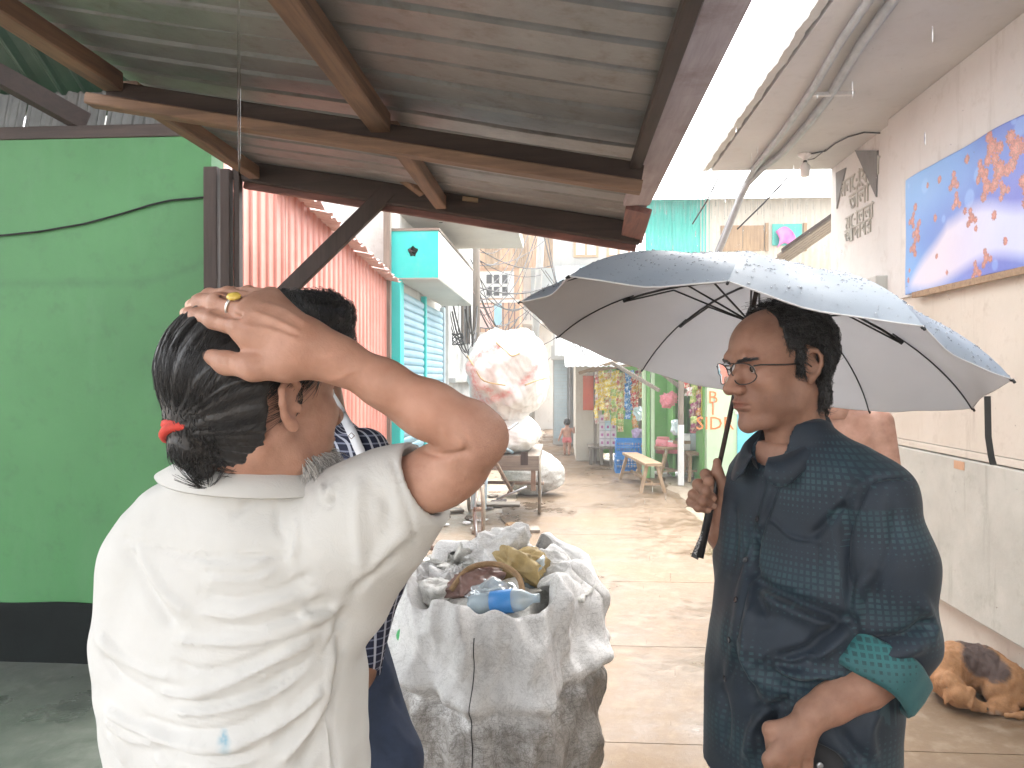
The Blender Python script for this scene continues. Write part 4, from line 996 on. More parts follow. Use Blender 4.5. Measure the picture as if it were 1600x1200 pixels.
# hair: fringe of short waves round a bald forehead
def cutB(X, Y, Z):
    front = Y - np.where(Z > .075, .022 + .2 * np.abs(X), np.where(Z > .03, .03, .014)); low = np.where(Y < -.036, -.098, np.where(Y < .005, .036, -.022)) - Z
    return np.maximum(front, low)
sC = hair_cap(sB, cutB, lambda X, Y, Z: .011 + .006 * np.clip(-Y / .08, 0, 1) + 0 * Z, .0025)
V3, F3 = sC.net(); V3 = relax(V3, F3, 2); N3 = normals(V3, F3); r_ = np.random.default_rng(11)
def tufts(V3, N3, n, ln, r0, r1, dirn, curl=.7, lift=.008, seed=1, sink=.003):
    r_ = np.random.default_rng(seed); i = r_.integers(0, len(V3), n); p0 = V3[i] - N3[i] * sink; n_ = N3[i]; tang = np.tile(dirn, (n, 1)) if np.ndim(dirn) == 1 else dirn[i]
    tang = tang - n_ * (tang * n_).sum(1)[:, None]; tang /= np.linalg.norm(tang, axis=1, keepdims=True) + 1e-9; side = np.cross(n_, tang); l_ = r_.uniform(*ln, n); cu = r_.normal(0, curl, n); li = r_.uniform(.3, 1, n) * lift; t_ = np.linspace(0, 1, 6); cv = l_ ** 2 / (2 * .1)
    return strands(p0[:, None] + n_[:, None] * (li[:, None] * np.sin(t_ * 2.4)[None] - cv[:, None] * (t_ ** 2)[None])[..., None] + tang[:, None] * (l_[:, None] * t_[None])[..., None] + side[:, None] * (l_[:, None] * cu[:, None] * .7 * (t_ ** 2)[None])[..., None], r0, r1)
V1, F1 = tufts(V3, N3, 9000, (.008, .02), .0007, .0003, (0, -.6, -.8), .8, .009, 5)
k = 60; xs = r_.uniform(-.05, .05, k); a0 = np.stack([xs, r_.uniform(-.02, .02, k), .117 - xs ** 2 * 9], 1)
up_ = r_.uniform(.006, .022, k); fl = np.stack([a0 + np.stack([.02 * q * r_.normal(0, 1, k), .03 * q * np.ones(k), up_ * math.sin(2.4 * q)], 1) for q in np.linspace(0, 1, 6)], 1)
V2, F2 = strands(fl, .0006, .0002)
V, F = join((V1, F1), (V2, F2), (V3, F3)); npobj('hair', toW(V), F, M['hair_black'], pB)
# eyebrows
eb = []
HV = sB.net()[0]
for x in (-1, 1):
    q = r_.uniform(0, 1, 150); bx = x * (.009 + .04 * q); bz = .0135 + .0055 * np.sin(q * 2.3) + r_.normal(0, .0015, 150); by = snap_front(HV, bx, bz)
    a = np.stack([bx, by - .0005, bz], 1); b = a + np.stack([x * .008 * np.ones(150), -.003 - .004 * q, r_.normal(.0012, .0015, 150)], 1); eb.append(np.stack([a, (a + b) / 2 + np.array([0, .0024, 0]), b], 1))
V, F = strands(np.concatenate(eb), .0005, .0003); npobj('eyebrows', toW(V), F, M['hair_black'], pB)
# glasses
gl = []; 
def loopL(x):
    a = np.linspace(0, 2 * math.pi, 33)[:-1]; cx = x * .0345
    px = cx + .0285 * np.sign(np.cos(a)) * np.abs(np.cos(a)) ** .85; pz = -.007 + .0208 * np.sign(np.sin(a)) * np.abs(np.sin(a)) ** .8 - .003 * (np.sin(a) > 0) * 0
    py = .1142 - .25 * (np.abs(px) - .02) ** 2 * 34 - .004 * (pz < -.01)
    return np.stack([px, py, pz], 1)
mg = MB()
for x in (-1, 1):
    L_ = loopL(x); mg.tube(list(toW(np.concatenate([L_, L_[:1]]))), .0011, 6, False)
    h_ = [(x * .0625, .1005, .007), (x * .071, .09, .008), (x * .0775, .04, .003), (x * .0815, -.004, .002), (x * .08, -.022, -.012)]; mg.tube(list(toW(np.array(h_))), .0016, 6)
mg.tube(list(toW(np.array([(-.0075, .1142, .001), (0, .118, .0035), (.0075, .1142, .001)]))), .0011, 6); mg.tube(list(toW(np.array([(-.02, .114, .0132), (0, .1175, .0132), (.02, .114, .0132)]))), .001, 6)
gls = mg.build('glasses', M['dark_metal'], pB, smooth=True, world=True)
t = NT('lens', .03, 0, .5); t.b.inputs['Base Color'].default_value = (.97, .95, .95, 1); t.b.inputs['Transmission Weight'].default_value = 1; t.b.inputs['IOR'].default_value = 1.02
t.b.inputs['Specular Tint'].default_value = (1, .45, .5, 1); t.b.inputs['IOR'].default_value = 1.12; M['lens'] = t.m
for x in (-1, 1):
    L_ = loopL(x); c = L_.mean(0) + np.array([0, .0012, 0]); ml = MB(); ml.add(list(toW(np.concatenate([L_, [c]]))), [(i, (i + 1) % 32, 32) for i in range(32)]); ml.build('lens', M['lens'], gls, smooth=True, world=True)
# ---- shirt
shB = [secB(664, .062, .056, -22, .0), secB(690, .075, .066, -18), secB(700, .1, .074, -14), secB(714, .138, .09, -8), secB(735, .166, .102, -4), secB(770, .184, .112, -2), secB(850, .197, .123), secB(950, .2, .138, -4), secB(1050, .2, .146, -13), secB(1120, .198, .148, -17), secB(1215, .2, .148, -18)]
sh_l = P(1378, 778, 1.415); el_l = P(1402, 1000, 1.41); sh_r = P(1190, 760, 1.70); el_r = P(1195, 945, 1.74)
lo = P(1262, 1230, 1.56) - np.array([.34, .34, 0]); hi = P(1262, 650, 1.56) + np.array([.34, .34, 0])
s = SDF(lo, hi, .0044)
s.loft(shB, latB, .01)
s.ell(P(1235, 1000, 1.5), (.12, .1, .13), .06); s.chain([P(1330, 790, 1.45), P(1335, 860, 1.47)], [.05, .04], .03)
s.chain([P(1335, 736, 1.46), sh_l, P(1400, 880, 1.4), el_l, P(1394, 1022, 1.408)], [.045, .05, .064, .062, .05], .04)
s.cone(P(1268, 690, 1.52), P(1385, 772, 1.42), .045, .045, .03)
s.chain([P(1215, 742, 1.66), sh_r, el_r, P(1165, 895, 1.69), P(1152, 868, 1.685)], [.045, .055, .056, .045, .042], .04)
# rolled sleeve end

s.plane(P(1352, 1066, 1.39), P(1352, 1066, 1.39) - P(1392, 1002, 1.40), lo=P(1300, 1150, 1.3) - .1, hi=P(1450, 980, 1.5) + np.array([.1, -.01, .05])) if False else None
# neck opening and hem
s.cone(P(1232, 640, 1.56), P(1222, 712, 1.55), .06, .05, .004, 'sub')
s.ell(P(1196, 716, 1.45), (.028, .05, .038), .01, 'sub')
s.plane((0, 0, zB(1212)), (0, 0, -1))
s.ell(P(1268, 1208, 1.38), (.068, .09, .046), .012, 'sub')
V, F = s.net(); V = relax(V, F, 1, .4)
q = lambda L: [(1040 + .41667 * x, 700 + .41667 * y) for x, y in L]
FB = [  # ridges and valleys, crop coordinates of the shirt
 (q([(330, 470), (380, 520), (470, 560), (560, 600), (680, 650)]), 9, -.010), (q([(345, 500), (420, 580), (540, 640), (660, 680)]), 12, .006),
 (q([(690, 640), (600, 700), (530, 760), (400, 800)]), 9, -.010), (q([(680, 700), (590, 770), (480, 800), (380, 800)]), 9, .005), (q([(560, 780), (480, 820), (390, 810)]), 7, -.008),
 (q([(620, 880), (500, 900), (400, 850), (360, 830)]), 9, -.009), (q([(660, 860), (520, 860), (400, 830)]), 8, .006), (q([(480, 940), (380, 980), (330, 1010)]), 9, -.008),
 (q([(700, 180), (640, 240), (580, 300), (550, 340)]), 7, -.006), (q([(760, 110), (690, 190), (650, 230)]), 9, .006), (q([(330, 330), (325, 470), (350, 570), (380, 640)]), 8, -.006),
 (q([(665, 180), (680, 350), (690, 480), (700, 620), (720, 730)]), 10, -.005), (q([(375, 100), (330, 260), (280, 420), (245, 560), (222, 720), (205, 880)]), 5, -.0035), (q([(430, 110), (375, 260), (325, 420), (290, 560), (250, 760), (240, 880)]), 4, -.003),
 (q([(240, 760), (280, 850), (340, 960)]), 10, -.009), (q([(270, 740), (310, 830), (350, 900)]), 9, .007), (q([(250, 200), (255, 330), (240, 480)]), 8, -.005), (q([(330, 570), (300, 700), (320, 800)]), 9, .006),
 (q([(860, 200), (850, 350), (800, 480), (760, 600)]), 12, -.004), (q([(1000, 640), (900, 700), (800, 720), (720, 740)]), 9, -.008), (q([(990, 720), (880, 770), (760, 780)]), 10, .006), (q([(940, 560), (1000, 640), (1010, 720)]), 9, .006), (q([(770, 460), (720, 560), (710, 660)]), 9, .006),
 (q([(340, 300), (400, 270), (470, 330), (580, 350)]), 3, .002), (q([(342, 300), (335, 470), (450, 530), (560, 500), (572, 350)]), 3, -.0018),
 (q([(770, 130), (850, 112), (945, 118)]), 3.5, -.004), (q([(770, 130), (690, 330), (680, 500)]), 3.5, -.003),
 (q([(400, 960), (350, 1010), (330, 1080), (310, 1180)]), 9, .008), (q([(430, 990), (390, 1040), (395, 1150)]), 8, -.01), (q([(200, 880), (225, 1000), (220, 1120)]), 9, -.007), (q([(640, 1050), (720, 1150), (740, 1190)]), 9, -.005), (q([(800, 960), (760, 1060), (780, 1180)]), 9, .005),
]
V = folds(V, F, [(l, w, h * 2.0) for l, w, h in FB]); Nn = normals(V, F); V = V + Nn * (sines(V, 3, 12, 14, 60, .0011))[:, None]
# cloth coordinates for the printed squares
cB = TB(900); dx = V[:, :2] - cB[:2]; ang = np.arctan2(dx @ np.array([latB[0], latB[1]]), dx @ np.array([-.8, -.6])); fab = np.stack([ang * .16, V[:, 2] - 1.2, 0 * ang], 1)
A_, B_ = sh_l, el_l; tt = np.clip(((V - A_) @ (B_ - A_)) / ((B_ - A_) @ (B_ - A_)), -.2, 1.2); dist = np.linalg.norm(V - A_ - tt[:, None] * (B_ - A_), axis=1); onarm = (dist < .102) & (tt > .04)
ar = V - A_ - tt[:, None] * (B_ - A_); a2 = np.arctan2(ar @ latB, ar @ np.array([-.8, -.6, 0])); fab[onarm] = np.stack([a2 * .075 + .4, tt * .3, 0 * a2], 1)[onarm]
def dots_mat(name, base, sq, back=False):
    t = NT(name, .62, 0, .35); fb = t.attr('fab').outputs['Vector']; x, y, _ = t.sep(fb)
    sc = 1 / .0118
    # bands of large and small squares
    band = t.math('SINE', t.math('ADD', t.math('MULTIPLY', y, 34), t.math('MULTIPLY', t.math('SINE', t.math('MULTIPLY', x, 21)), .9))); size = t.math('MULTIPLY_ADD', band, .16, .17)
    fx = t.math('ABSOLUTE', t.math('SUBTRACT', t.math('FRACT', t.math('MULTIPLY', x, sc)), .5)); fy = t.math('ABSOLUTE', t.math('SUBTRACT', t.math('FRACT', t.math('MULTIPLY', y, sc)), .5))
    msk = t.math('LESS_THAN', t.math('MAXIMUM', fx, fy), size)
    n = t.noise(14, 5, .6); w = t.noise(900, 2, .5)
    b0 = t.ramp(n, [(.3, tuple(v * .8 for v in base)), (.7, tuple(v * 1.2 for v in base))])
    gl_ = t.ramp(band, [(.3, 0), (1, .45)]); b0 = t.mix(gl_, b0, tuple(v * f for v, f in zip(base, (.85, 1.55, 1.45))))
    c = t.mix(t.math('MULTIPLY', msk, t.ramp(t.noise(30, 3, .6), [(.35, .45), (.65, .95)])), b0, sq); t.color(c)
    t.bump(w, .25, .0006); t.b.inputs['Sheen Weight'].default_value = .08; return t.m
M['shirt_b'] = dots_mat('teal_dotted_cotton', (.0095, .017, .028), (.022, .052, .062)); M['cuff_b'] = dots_mat('teal_cuff_inside', (.018, .085, .092), (.008, .03, .035))
shirtB = npobj('shirt', V, F, M['shirt_b'], pB, attrs={'fab': fab})
def band_sheet(name, rows, mat, par, th=.003, sm=True, attr=True, sub=0):
    """rows: list of polylines (equal length) -> closed sheet"""
    rows = [smooth_line(r_, 5) for r_ in rows]; G = np.array(rows); m = MB(); m.slabgrid(G, th); m.v = [tuple(p) for p in wpar(par, m.v)]; me = m.mesh(name, mat, sm)
    if attr: a = me.attributes.new('fab', 'FLOAT_VECTOR', 'POINT'); a.data.foreach_set('vector', np.array(m.v, np.float32)[:, [0, 2, 1]].reshape(-1))
    return link(name, me, par)
# rolled cuff: an oval band round the forearm
ca = nrm(P(1345, 1085, 1.385) - P(1392, 1010, 1.405)); cc = P(1374, 1046, 1.398); cx = nrm(P(1430, 1075, 1.40) - P(1318, 1030, 1.395)); cx = nrm(cx - ca * (cx @ ca)); cz = np.cross(ca, cx)
rows = []
for t_, r_s in ((-.034, 1.02), (-.03, 1.06), (0, 1.07), (.028, 1.03), (.036, .98), (.03, .88), (.0, .8)):
    rows.append([cc + ca * (t_ + .004 * math.sin(3 * a)) + r_s * (.081 * math.cos(a) * cx + (.066 + .004 * math.sin(5 * a)) * math.sin(a) * cz) for a in np.linspace(0, 2 * math.pi, 25)])
band_sheet('rolled_cuff', rows, M['cuff_b'], pB, .002)
ca2 = nrm(P(1135, 850, 1.68) - P(1160, 895, 1.69)); 
# collar: stand and two leaves
def ringp(a, rx, ry, v, du=0, dd=0):     # a: 0 front, +90 his left
    p = P(1233 + du, v, 1.555 + dd); f_ = np.array([-.8, -.6, 0]); return p + f_ * (ry * math.cos(a)) + latB * (rx * math.sin(a))
inn, mid_, out = [], [], []
for i, a in enumerate(np.linspace(R(14), R(346), 25)):
    w = math.cos(a)              # 1 front, -1 back
    inn.append(ringp(a, .069, .069, 683 + 34 * max(0, w) ** 1.2 - 30 * max(0, -w), -6 * max(0, w))); mid_.append(ringp(a, .077, .078, 677 + 34 * max(0, w) ** 1.2 - 32 * max(0, -w), -6 * max(0, w)))
    pt = max(0, 1 - abs(min(abs(a), 2 * math.pi - abs(a)) - R(34)) / R(34)) ** 1.3
    out.append(ringp(a, .098 + .012 * pt, .094 + .02 * pt, 702 + 22 * max(0, w) - 14 * max(0, -w) + 36 * pt, -6 * max(0, w)))
st = [ringp(a, .066, .064, 708 + 24 * max(0, math.cos(a)) - 24 * max(0, -math.cos(a)), -4 * max(0, math.cos(a))) for a in np.linspace(R(14), R(346), 25)]
band_sheet('collar', [st, inn, mid_, [(np.array(a) * .45 + np.array(b) * .55) + np.array([0, 0, .006]) for a, b in zip(mid_, out)], out], M['shirt_b'], pB, .0025)
# front placket and buttons
M['button'] = simple('dark_button', (.03, .028, .035), .25, .2)
def surf_at(V, F, u, v):
    uu, vv, dd = proj(V); m = np.hypot(uu - u, vv - v) < 9
    if not m.any(): return P(u, v, 1.45), -CF
    i = np.argmin(np.where(m, dd, 9)); return V[i], Nn[i]
Nn = normals(V, F)
for u, v in ((1196, 741), (1176, 808), (1159, 869), (1142, 935), (1131, 1000), (1125, 1063)):
    p, n = surf_at(V, F, u, v); Q = Vector(n).to_track_quat('Z', 'Y').to_matrix().to_4x4(); Q.translation = Vector(p + n * .0005)
    m = MB(); m.lathe([(.0001, .0), (.0058, 0), (.0062, .0012), (.0055, .0024), (.0042, .0018), (.0001, .0018)], 14, Q); m.build('button', M['button'], shirtB, smooth=True, world=True)
# trousers and shoes
M['trouser_black'] = simple('black_denim', (.012, .012, .014), .75, .3, 30, bump=.2, bscale=700)
s = SDF(P(1262, 1120, 1.56) - np.array([.26, .26, 1.02]), P(1262, 1120, 1.56) + np.array([.26, .26, .05]), .008)
cB = P(1255, 1150, 1.56); hipz = cB[2]
s.loft([(hipz - .2, cB[0], cB[1], .165, .125), (hipz - .08, cB[0], cB[1], .178, .13), (hipz + .06, cB[0], cB[1], .172, .122)], latB, .02)
for x in (-1, 1):
    h_ = np.array([cB[0], cB[1], hipz - .16]) + latB * x * .082; kf = h_ * [1, 1, 0] + np.array([-.015, -.01, .47]) + latB * x * .01; af = h_ * [1, 1, 0] + np.array([0, 0, .09]) + latB * x * .015
    s.chain([h_, kf, af], [.092, .068, .058], .03)
s.plane((0, 0, .07), (0, 0, -1)); V, F = s.net(); V = relax(V, F, 2); V = V + normals(V, F) * sines(V, 8, 10, 10, 40, .002)[:, None]
npobj('trousers', V, F, M['trouser_black'], pB)
def shoes(par, c, lat, fwd, spread, mat, yaw=0):
    for x in (-1, 1):
        o = np.array(c) + np.array(lat) * x * spread; o[2] = 0; f = np.array(fwd, float); s = SDF(o - np.array([.2, .2, .0]), o + np.array([.2, .2, .14]), .006)
        s.cone(o - f * .05 + [0, 0, .045], o + f * .12 + [0, 0, .035], .042, .036, .01, flat=((0, 0, 1), .9)); s.cone(o - f * .04 + [0, 0, .08], o - f * .02 + [0, 0, .11], .04, .042, .02); s.plane(o + [0, 0, .006], (0, 0, -1)); V, F = s.net(); npobj('shoe', relax(V, F, 1), F, mat, par)
M['leather'] = simple('dark_leather', (.03, .02, .015), .4, .3)
shoes(pB, (cB[0], cB[1], 0), latB, (-.8, -.6, 0), .097, M['leather'])
m = MB(); p = P(1281, 1196, 1.40); Q = Vector(-CF).to_track_quat('Z', 'Y').to_matrix().to_4x4(); Q.translation = Vector(p); m.lathe([(.0001, 0), (.006, 0), (.006, .002), (.003, .003), (.0001, .003)], 12, Q); m.build('rivet', M['steel'], pB, world=True)
# ---- man in the white shirt seen from behind, hand on his head
HAc = P(402, 620, .95); HAy = R(-34); HAp = R(4)
pA = empty('person', (HAc[0], HAc[1] + .05, .04), label='man in cream white shirt seen from behind with a hand on his head', cat='person', group='men talking in the lane')
def toA(V): return place(V, HAc, HAy, HAp)
nk = (P(402, 760, .985) - HAc) @ np.array(Matrix.Rotation(HAy, 3, 'Z') @ Matrix.Rotation(HAp, 3, 'X'))
sA = head_field(.0026, fat=-.002, neck=(.05, .054), neckx=nk[0], necky=nk[1], neckz=nk[2])
V, F = sA.net(); V = relax(V, F, 1, .4); lip, bd = face_attrs(V); bodyA = [(toA(V), F)]; naA = [np.zeros(len(V))]; liA = [lip]
q3 = lambda L: [P(*p) for p in L]
fj = [q3([(376, 511, .838), (336, 500, .856), (310, 495, .878), (292, 490, .9)]), q3([(388, 487, .848), (342, 473, .873), (316, 473, .898), (300, 478, .918)]),
      q3([(402, 474, .866), (357, 463, .893), (328, 464, .918), (308, 470, .938)]), q3([(424, 466, .885), (388, 460, .912), (362, 460, .934), (342, 464, .95)])]
fr_ = [[.0118, .0108, .0098, .0082], [.0122, .0112, .01, .0084], [.0118, .0106, .0096, .008], [.0105, .0095, .0085, .0072]]
th_ = q3([(446, 570, .828), (396, 575, .826), (353, 567, .838), (326, 556, .85)])
wA = P(474, 543, .838); eA = P(748, 684, .862); shA = P(556, 800, .945)
lo = np.minimum(np.min(fj, (0, 1)), np.minimum(shA, np.min(th_, 0))) - .06; hi = np.maximum(np.max(fj, (0, 1)), np.maximum(eA, wA)) + .07
s = SDF(lo, hi, .0026)
for q_ in fj: s.cone(wA, q_[0], .0228, .0135, .018)
s.cone(wA, th_[0], .022, .0165, .018); s.ell(P(420, 530, .842), (.03, .02, .024), .02)
s.chain([wA, P(530, 563, .842), P(600, 600, .85), P(672, 640, .856), P(728, 668, .861)], [.0228, .0222, .0236, .0285, .031], .02)
s.ell(P(656, 643, .872), (.045, .024, .023), .02, rot=(0, R(25), 0))
s.chain([P(738, 678, .862), eA], [.033, .0315], .016); s.ell(P(760, 682, .858), (.021, .022, .022), .014)
s.chain([P(741, 698, .868), P(676, 742, .9), shA], [.0305, .0335, .04], .008); s.ell(P(700, 752, .89), (.05, .03, .028), .02, rot=(0, R(-28), 0))
s.chain(th_, [.0175, .0132, .0118, .0092], .009)
hand(s, None, fj, fr_, [], .0032)
for a_, b_ in ((0, 1), (1, 2), (2, 3)): s.cone((fj[a_][0] + fj[b_][0]) / 2 - CF * .012 + 0, (fj[a_][1] + fj[b_][1]) / 2 - CF * .014, .0035, .003, .006, 'sub')
V, F = s.net(); V = relax(V, F, 1, .3)
# tendons and veins on the back of the hand, elbow creases
V = folds(V, F, [([(470, 520), (430, 500), (392, 487)], 4, .0018), ([(468, 532), (425, 517), (380, 511)], 4, .0018), ([(480, 508), (445, 484), (410, 474)], 4, .0018), ([(470, 526), (425, 508), (388, 500)], 4, -.0012),
                  ([(655, 700), (690, 712), (735, 706)], 5, -.004), ([(715, 668), (730, 690), (725, 715)], 6, -.003), ([(690, 660), (700, 690)], 5, .002), ([(560, 575), (530, 590), (505, 600)], 5, .0015), ([(338, 490), (336, 505)], 3, -.0012), ([(345, 560), (350, 575)], 2.5, -.0012), ([(356, 560), (358, 577)], 2.5, -.001)])
na = np.zeros(len(V)); uu, vv, dd = proj(V)
for q_ in fj[:2]:
    t_ = q_[3]; d_ = nrm(q_[3] - q_[2]); n_ = nrm(-CF * .55 + np.array([-.2, 0, .75])); a = (V - t_) @ d_; c = (V - t_) @ n_; na = np.maximum(na, ((np.abs(a - .0005) < .0075) & (np.linalg.norm(V - t_, axis=1) < .0125) & (c > .0035)) * 1.)
bodyA.append((V, F)); naA.append(na); liA.append(np.zeros(len(V)))
phi = R(24); fwA = np.array([math.sin(phi), math.cos(phi), 0]); latA = np.array([math.cos(phi), -math.sin(phi), 0])
def secA(v, a, b, u=372, d=1.02): p = P(u, v, d); return (p[2], p[0], p[1], a, b)
s = SDF(P(372, 1000, 1.02) - np.array([.3, .3, .3]), P(372, 700, 1.02) + np.array([.3, .3, .1]), .008); s.loft([secA(745, .05, .045, 398, 1.0), secA(790, .13, .075), secA(850, .155, .09), secA(1200, .15, .1)], latA); V, F = s.net(); bodyA.append((V, F)); naA.append(np.zeros(len(V))); liA.append(np.zeros(len(V)))
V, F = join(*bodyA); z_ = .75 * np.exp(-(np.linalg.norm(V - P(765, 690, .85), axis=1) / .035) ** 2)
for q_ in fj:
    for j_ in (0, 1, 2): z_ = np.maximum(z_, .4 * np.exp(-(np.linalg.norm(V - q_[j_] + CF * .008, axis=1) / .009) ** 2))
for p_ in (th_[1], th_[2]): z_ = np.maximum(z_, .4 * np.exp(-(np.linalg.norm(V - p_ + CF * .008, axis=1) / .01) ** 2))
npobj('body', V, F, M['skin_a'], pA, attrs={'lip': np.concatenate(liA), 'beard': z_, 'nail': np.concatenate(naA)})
eyes(HAc, HAy, HAp, pA)
# ring with a yellow stone
M['silver'] = simple('silver', (.6, .6, .58), .3, .1, metal=1); M['amber'] = simple('amber_stone', (.75, .55, .12), .15, .2, 60)
a_, b_ = fj[1][0], fj[1][1]; rc = a_ + (b_ - a_) * .42; ax_ = nrm(b_ - a_); x = nrm(np.cross(ax_, CF)); y = np.cross(ax_, x)
m = MB(); m.tube([rc + .0128 * (math.cos(t_) * x + math.sin(t_) * y) for t_ in np.linspace(0, 2 * math.pi, 25)], .0017, 8, False); rg_ = m.build('ring', M['silver'], pA, smooth=True, world=True)
n_ = nrm(-CF * .45 + np.array([0, 0, .9])); n_ = nrm(n_ - ax_ * (n_ @ ax_)); Q = Vector(n_).to_track_quat('Z', 'Y').to_matrix().to_4x4(); Q.translation = Vector(rc + n_ * .0125)
m = MB(); m.lathe([(.0001, -.001), (.0075, -.001), (.0082, .0015), (.006, .004), (.0001, .0052)], 16, Q); m.build('ring_stone', M['amber'], rg_, smooth=True, world=True)
# hair, combed back wet into a small tail
def cutA(X, Y, Z):
    front = Y - np.where(Z > .06, .07, np.where(Z > .02, .05, .006)); low = np.where(Y < -.035, -.088, np.where(Y < -.006, .018, -.02)) - Z; return np.maximum(front, low)
tl = P(297, 672, .885); tl_l = (tl - HAc) @ np.array(Matrix.Rotation(HAy, 3, 'Z') @ Matrix.Rotation(HAp, 3, 'X'))
sC = hair_cap(sA, cutA, lambda X, Y, Z: .012 + .006 * np.clip(-Y / .08, 0, 1) + 0 * Z, .0012)
s2 = SDF((-.13, -.22, -.2), (.13, .15, .15), .0032); c3, f3 = sC.net()
s2.ell((0, -.014, .034), (.085, .104, .092), .01); s2.ell((0, -.035, -.025), (.07, .055, .06), .02)
X = s2.ax[0][:, None, None]; Y = s2.ax[1][None, :, None]; Z = s2.ax[2][None, None, :]; s2.D = np.maximum(s2.D, cutA(X, Y, Z)).astype(np.float32)
tdir = nrm(tl_l - np.array([0, -.08, -.01])); s2.chain([(0, -.045, -.005), (tl_l + np.array([0, -.055, -.015])) / 2, tl_l], [.048, .036, .017], .025)
s2.chain([tl_l, tl_l + np.array([.004, -.004, -.016]), tl_l + np.array([.012, .006, -.045])], [.017, .022, .013], .006)
V3, F3 = s2.net(); V3 = relax(V3, F3, 2); 
N3 = normals(V3, F3); ang = np.arctan2(N3[:, 0], N3[:, 2]); flow = tl_l - V3; flow /= np.linalg.norm(flow, axis=1, keepdims=True)
perp = np.cross(N3, flow); g_ = np.einsum('ij,ij->i', V3 - tl_l, perp); az = np.arctan2((V3 - tl_l)[:, 0], (V3 - tl_l)[:, 2] * 1.0 + 1e-6)
V3 = V3 + N3 * (.0011 * np.sin(az * 34 + 3 * np.sin(az * 7)) + .0005 * np.sin(az * 75))[:, None] * (np.linalg.norm(V3 - tl_l, axis=1) > .03)[:, None]
cand = np.where(V3[:, 2] > tl_l[2] + .005)[0]; V1, F1 = tufts(V3[cand], N3[cand], 9000, (.02, .055), .00045, .0002, flow[cand], .1, .0008, 9, .0008)
tail = np.where(np.linalg.norm(V3 - tl_l, axis=1) < .05)[0]; V2, F2 = tufts(V3[tail], N3[tail], 700, (.01, .025), .0007, .0003, (.1, -.1, -.9), .4, .004, 10, .002)
# loose wisps at the nape and side
r_ = np.random.default_rng(2); k = 45; a0 = np.stack([r_.uniform(-.07, .08, k), r_.uniform(-.075, -.02, k), r_.uniform(-.1, -.045, k)], 1)
a0[:, 0] = np.sign(a0[:, 0]) * np.sqrt(np.maximum(.0, 1 - ((a0[:, 1] + .02) / .075) ** 2)) * .062; e0_ = a0 + np.stack([r_.normal(0, .012, k), -.012 + r_.normal(0, .01, k), -.02 + r_.normal(0, .012, k)], 1)
V4, F4 = strands(np.stack([a0, (a0 + e0_) / 2 + a0 * [.06, .0, 0], e0_], 1), .0004, .0002)
cv_ = cutA(V3[:, 0], V3[:, 1], V3[:, 2]); edge = np.where((cv_ > -.01) & (V3[:, 2] < .03) & (V3[:, 1] < .03))[0]; Ne = N3[edge]; fe = flow[edge]
V4, F4 = tufts(V3[edge] - fe * .012 - np.stack([V3[edge][:, 0] * .1, 0 * edge, 0 * edge], 1), Ne, 2600, (.018, .04), .0005, .0002, fe, .25, .001, 12, .0025)
V, F = join((V3, F3), (V1, F1), (V2, F2), (V4, F4)); npobj('hair', toA(V), F, M['hair_grey'], pA)
M['red_band'] = simple('red_hair_band', (.55, .045, .03), .7, .2, 40, bump=.3, bscale=300)
tw = toA(tl_l[None])[0]; m = MB(); td = nrm(toA((tl_l + np.array([.004, -.004, -.016]))[None])[0] - tw); x = nrm(np.cross(td, CF)); y = np.cross(td, x)
for k_, rr_ in ((-.004, .0245), (.004, .026)): m.tube([tw + td * (k_ + .003 * math.sin(2 * t_ + k_ * 300)) + rr_ * (1.05 * math.cos(t_) * x + math.sin(t_) * y) for t_ in np.linspace(0, 2 * math.pi, 25)], .006, 8, False)
m.build('hair_band', M['red_band'], pA, smooth=True, world=True)
# white beard
r_ = np.random.default_rng(6); k = 3200; a = r_.uniform(-1.7, 1.7, k); z_ = r_.uniform(-.118, -.07, k); a0 = np.stack([.061 * np.sin(a) * (1 + (z_ + .07) * 3), .022 + .062 * np.cos(a) * (1 + (z_ + .07) * 2), z_], 1); e0_ = a0 + np.stack([.018 * np.sin(a), .016 * np.cos(a), -r_.uniform(.012, .05, k)], 1) + r_.normal(0, .006, (k, 3))
V, F = strands(np.stack([a0, (a0 + e0_) / 2 + np.stack([.006 * np.sin(a), .006 * np.cos(a), 0 * a], 1), e0_], 1), .0009, .0004); npobj('beard', toA(V), F, M['beard_white'], pA)
# ---- white shirt
s = SDF(P(372, 1260, 1.02) - np.array([.36, .3, .02]), P(372, 690, 1.02) + np.array([.36, .28, .02]), .0045)
s.loft([secA(712, .062, .058, 396, .985), secA(735, .078, .068, 392, .99), secA(752, .105, .078, 385, 1.0), secA(775, .142, .09, 378), secA(810, .166, .1, 374), secA(870, .181, .107, 370), secA(1000, .186, .115, 366), secA(1100, .183, .12, 370), secA(1270, .178, .122, 385)], latA, .01, pw=2.4)
s.chain([P(470, 832, 1.0), P(556, 820, .945), P(612, 782, .92), P(680, 745, .902)], [.06, .07, .056, .047], .035)
s.chain([P(572, 935, .98), P(600, 850, .93)], [.03, .035], .05)
s.chain([P(292, 815, 1.04), P(246, 885, 1.06), P(228, 1000, 1.05), P(245, 1200, 1.0)], [.05, .06, .058, .052], .04)
cutn = nrm(P(680, 742, .902) - P(610, 776, .92)); s.plane(P(664, 750, .906), cutn, lo=P(600, 860, .95) - np.array([.0, .12, .05]))
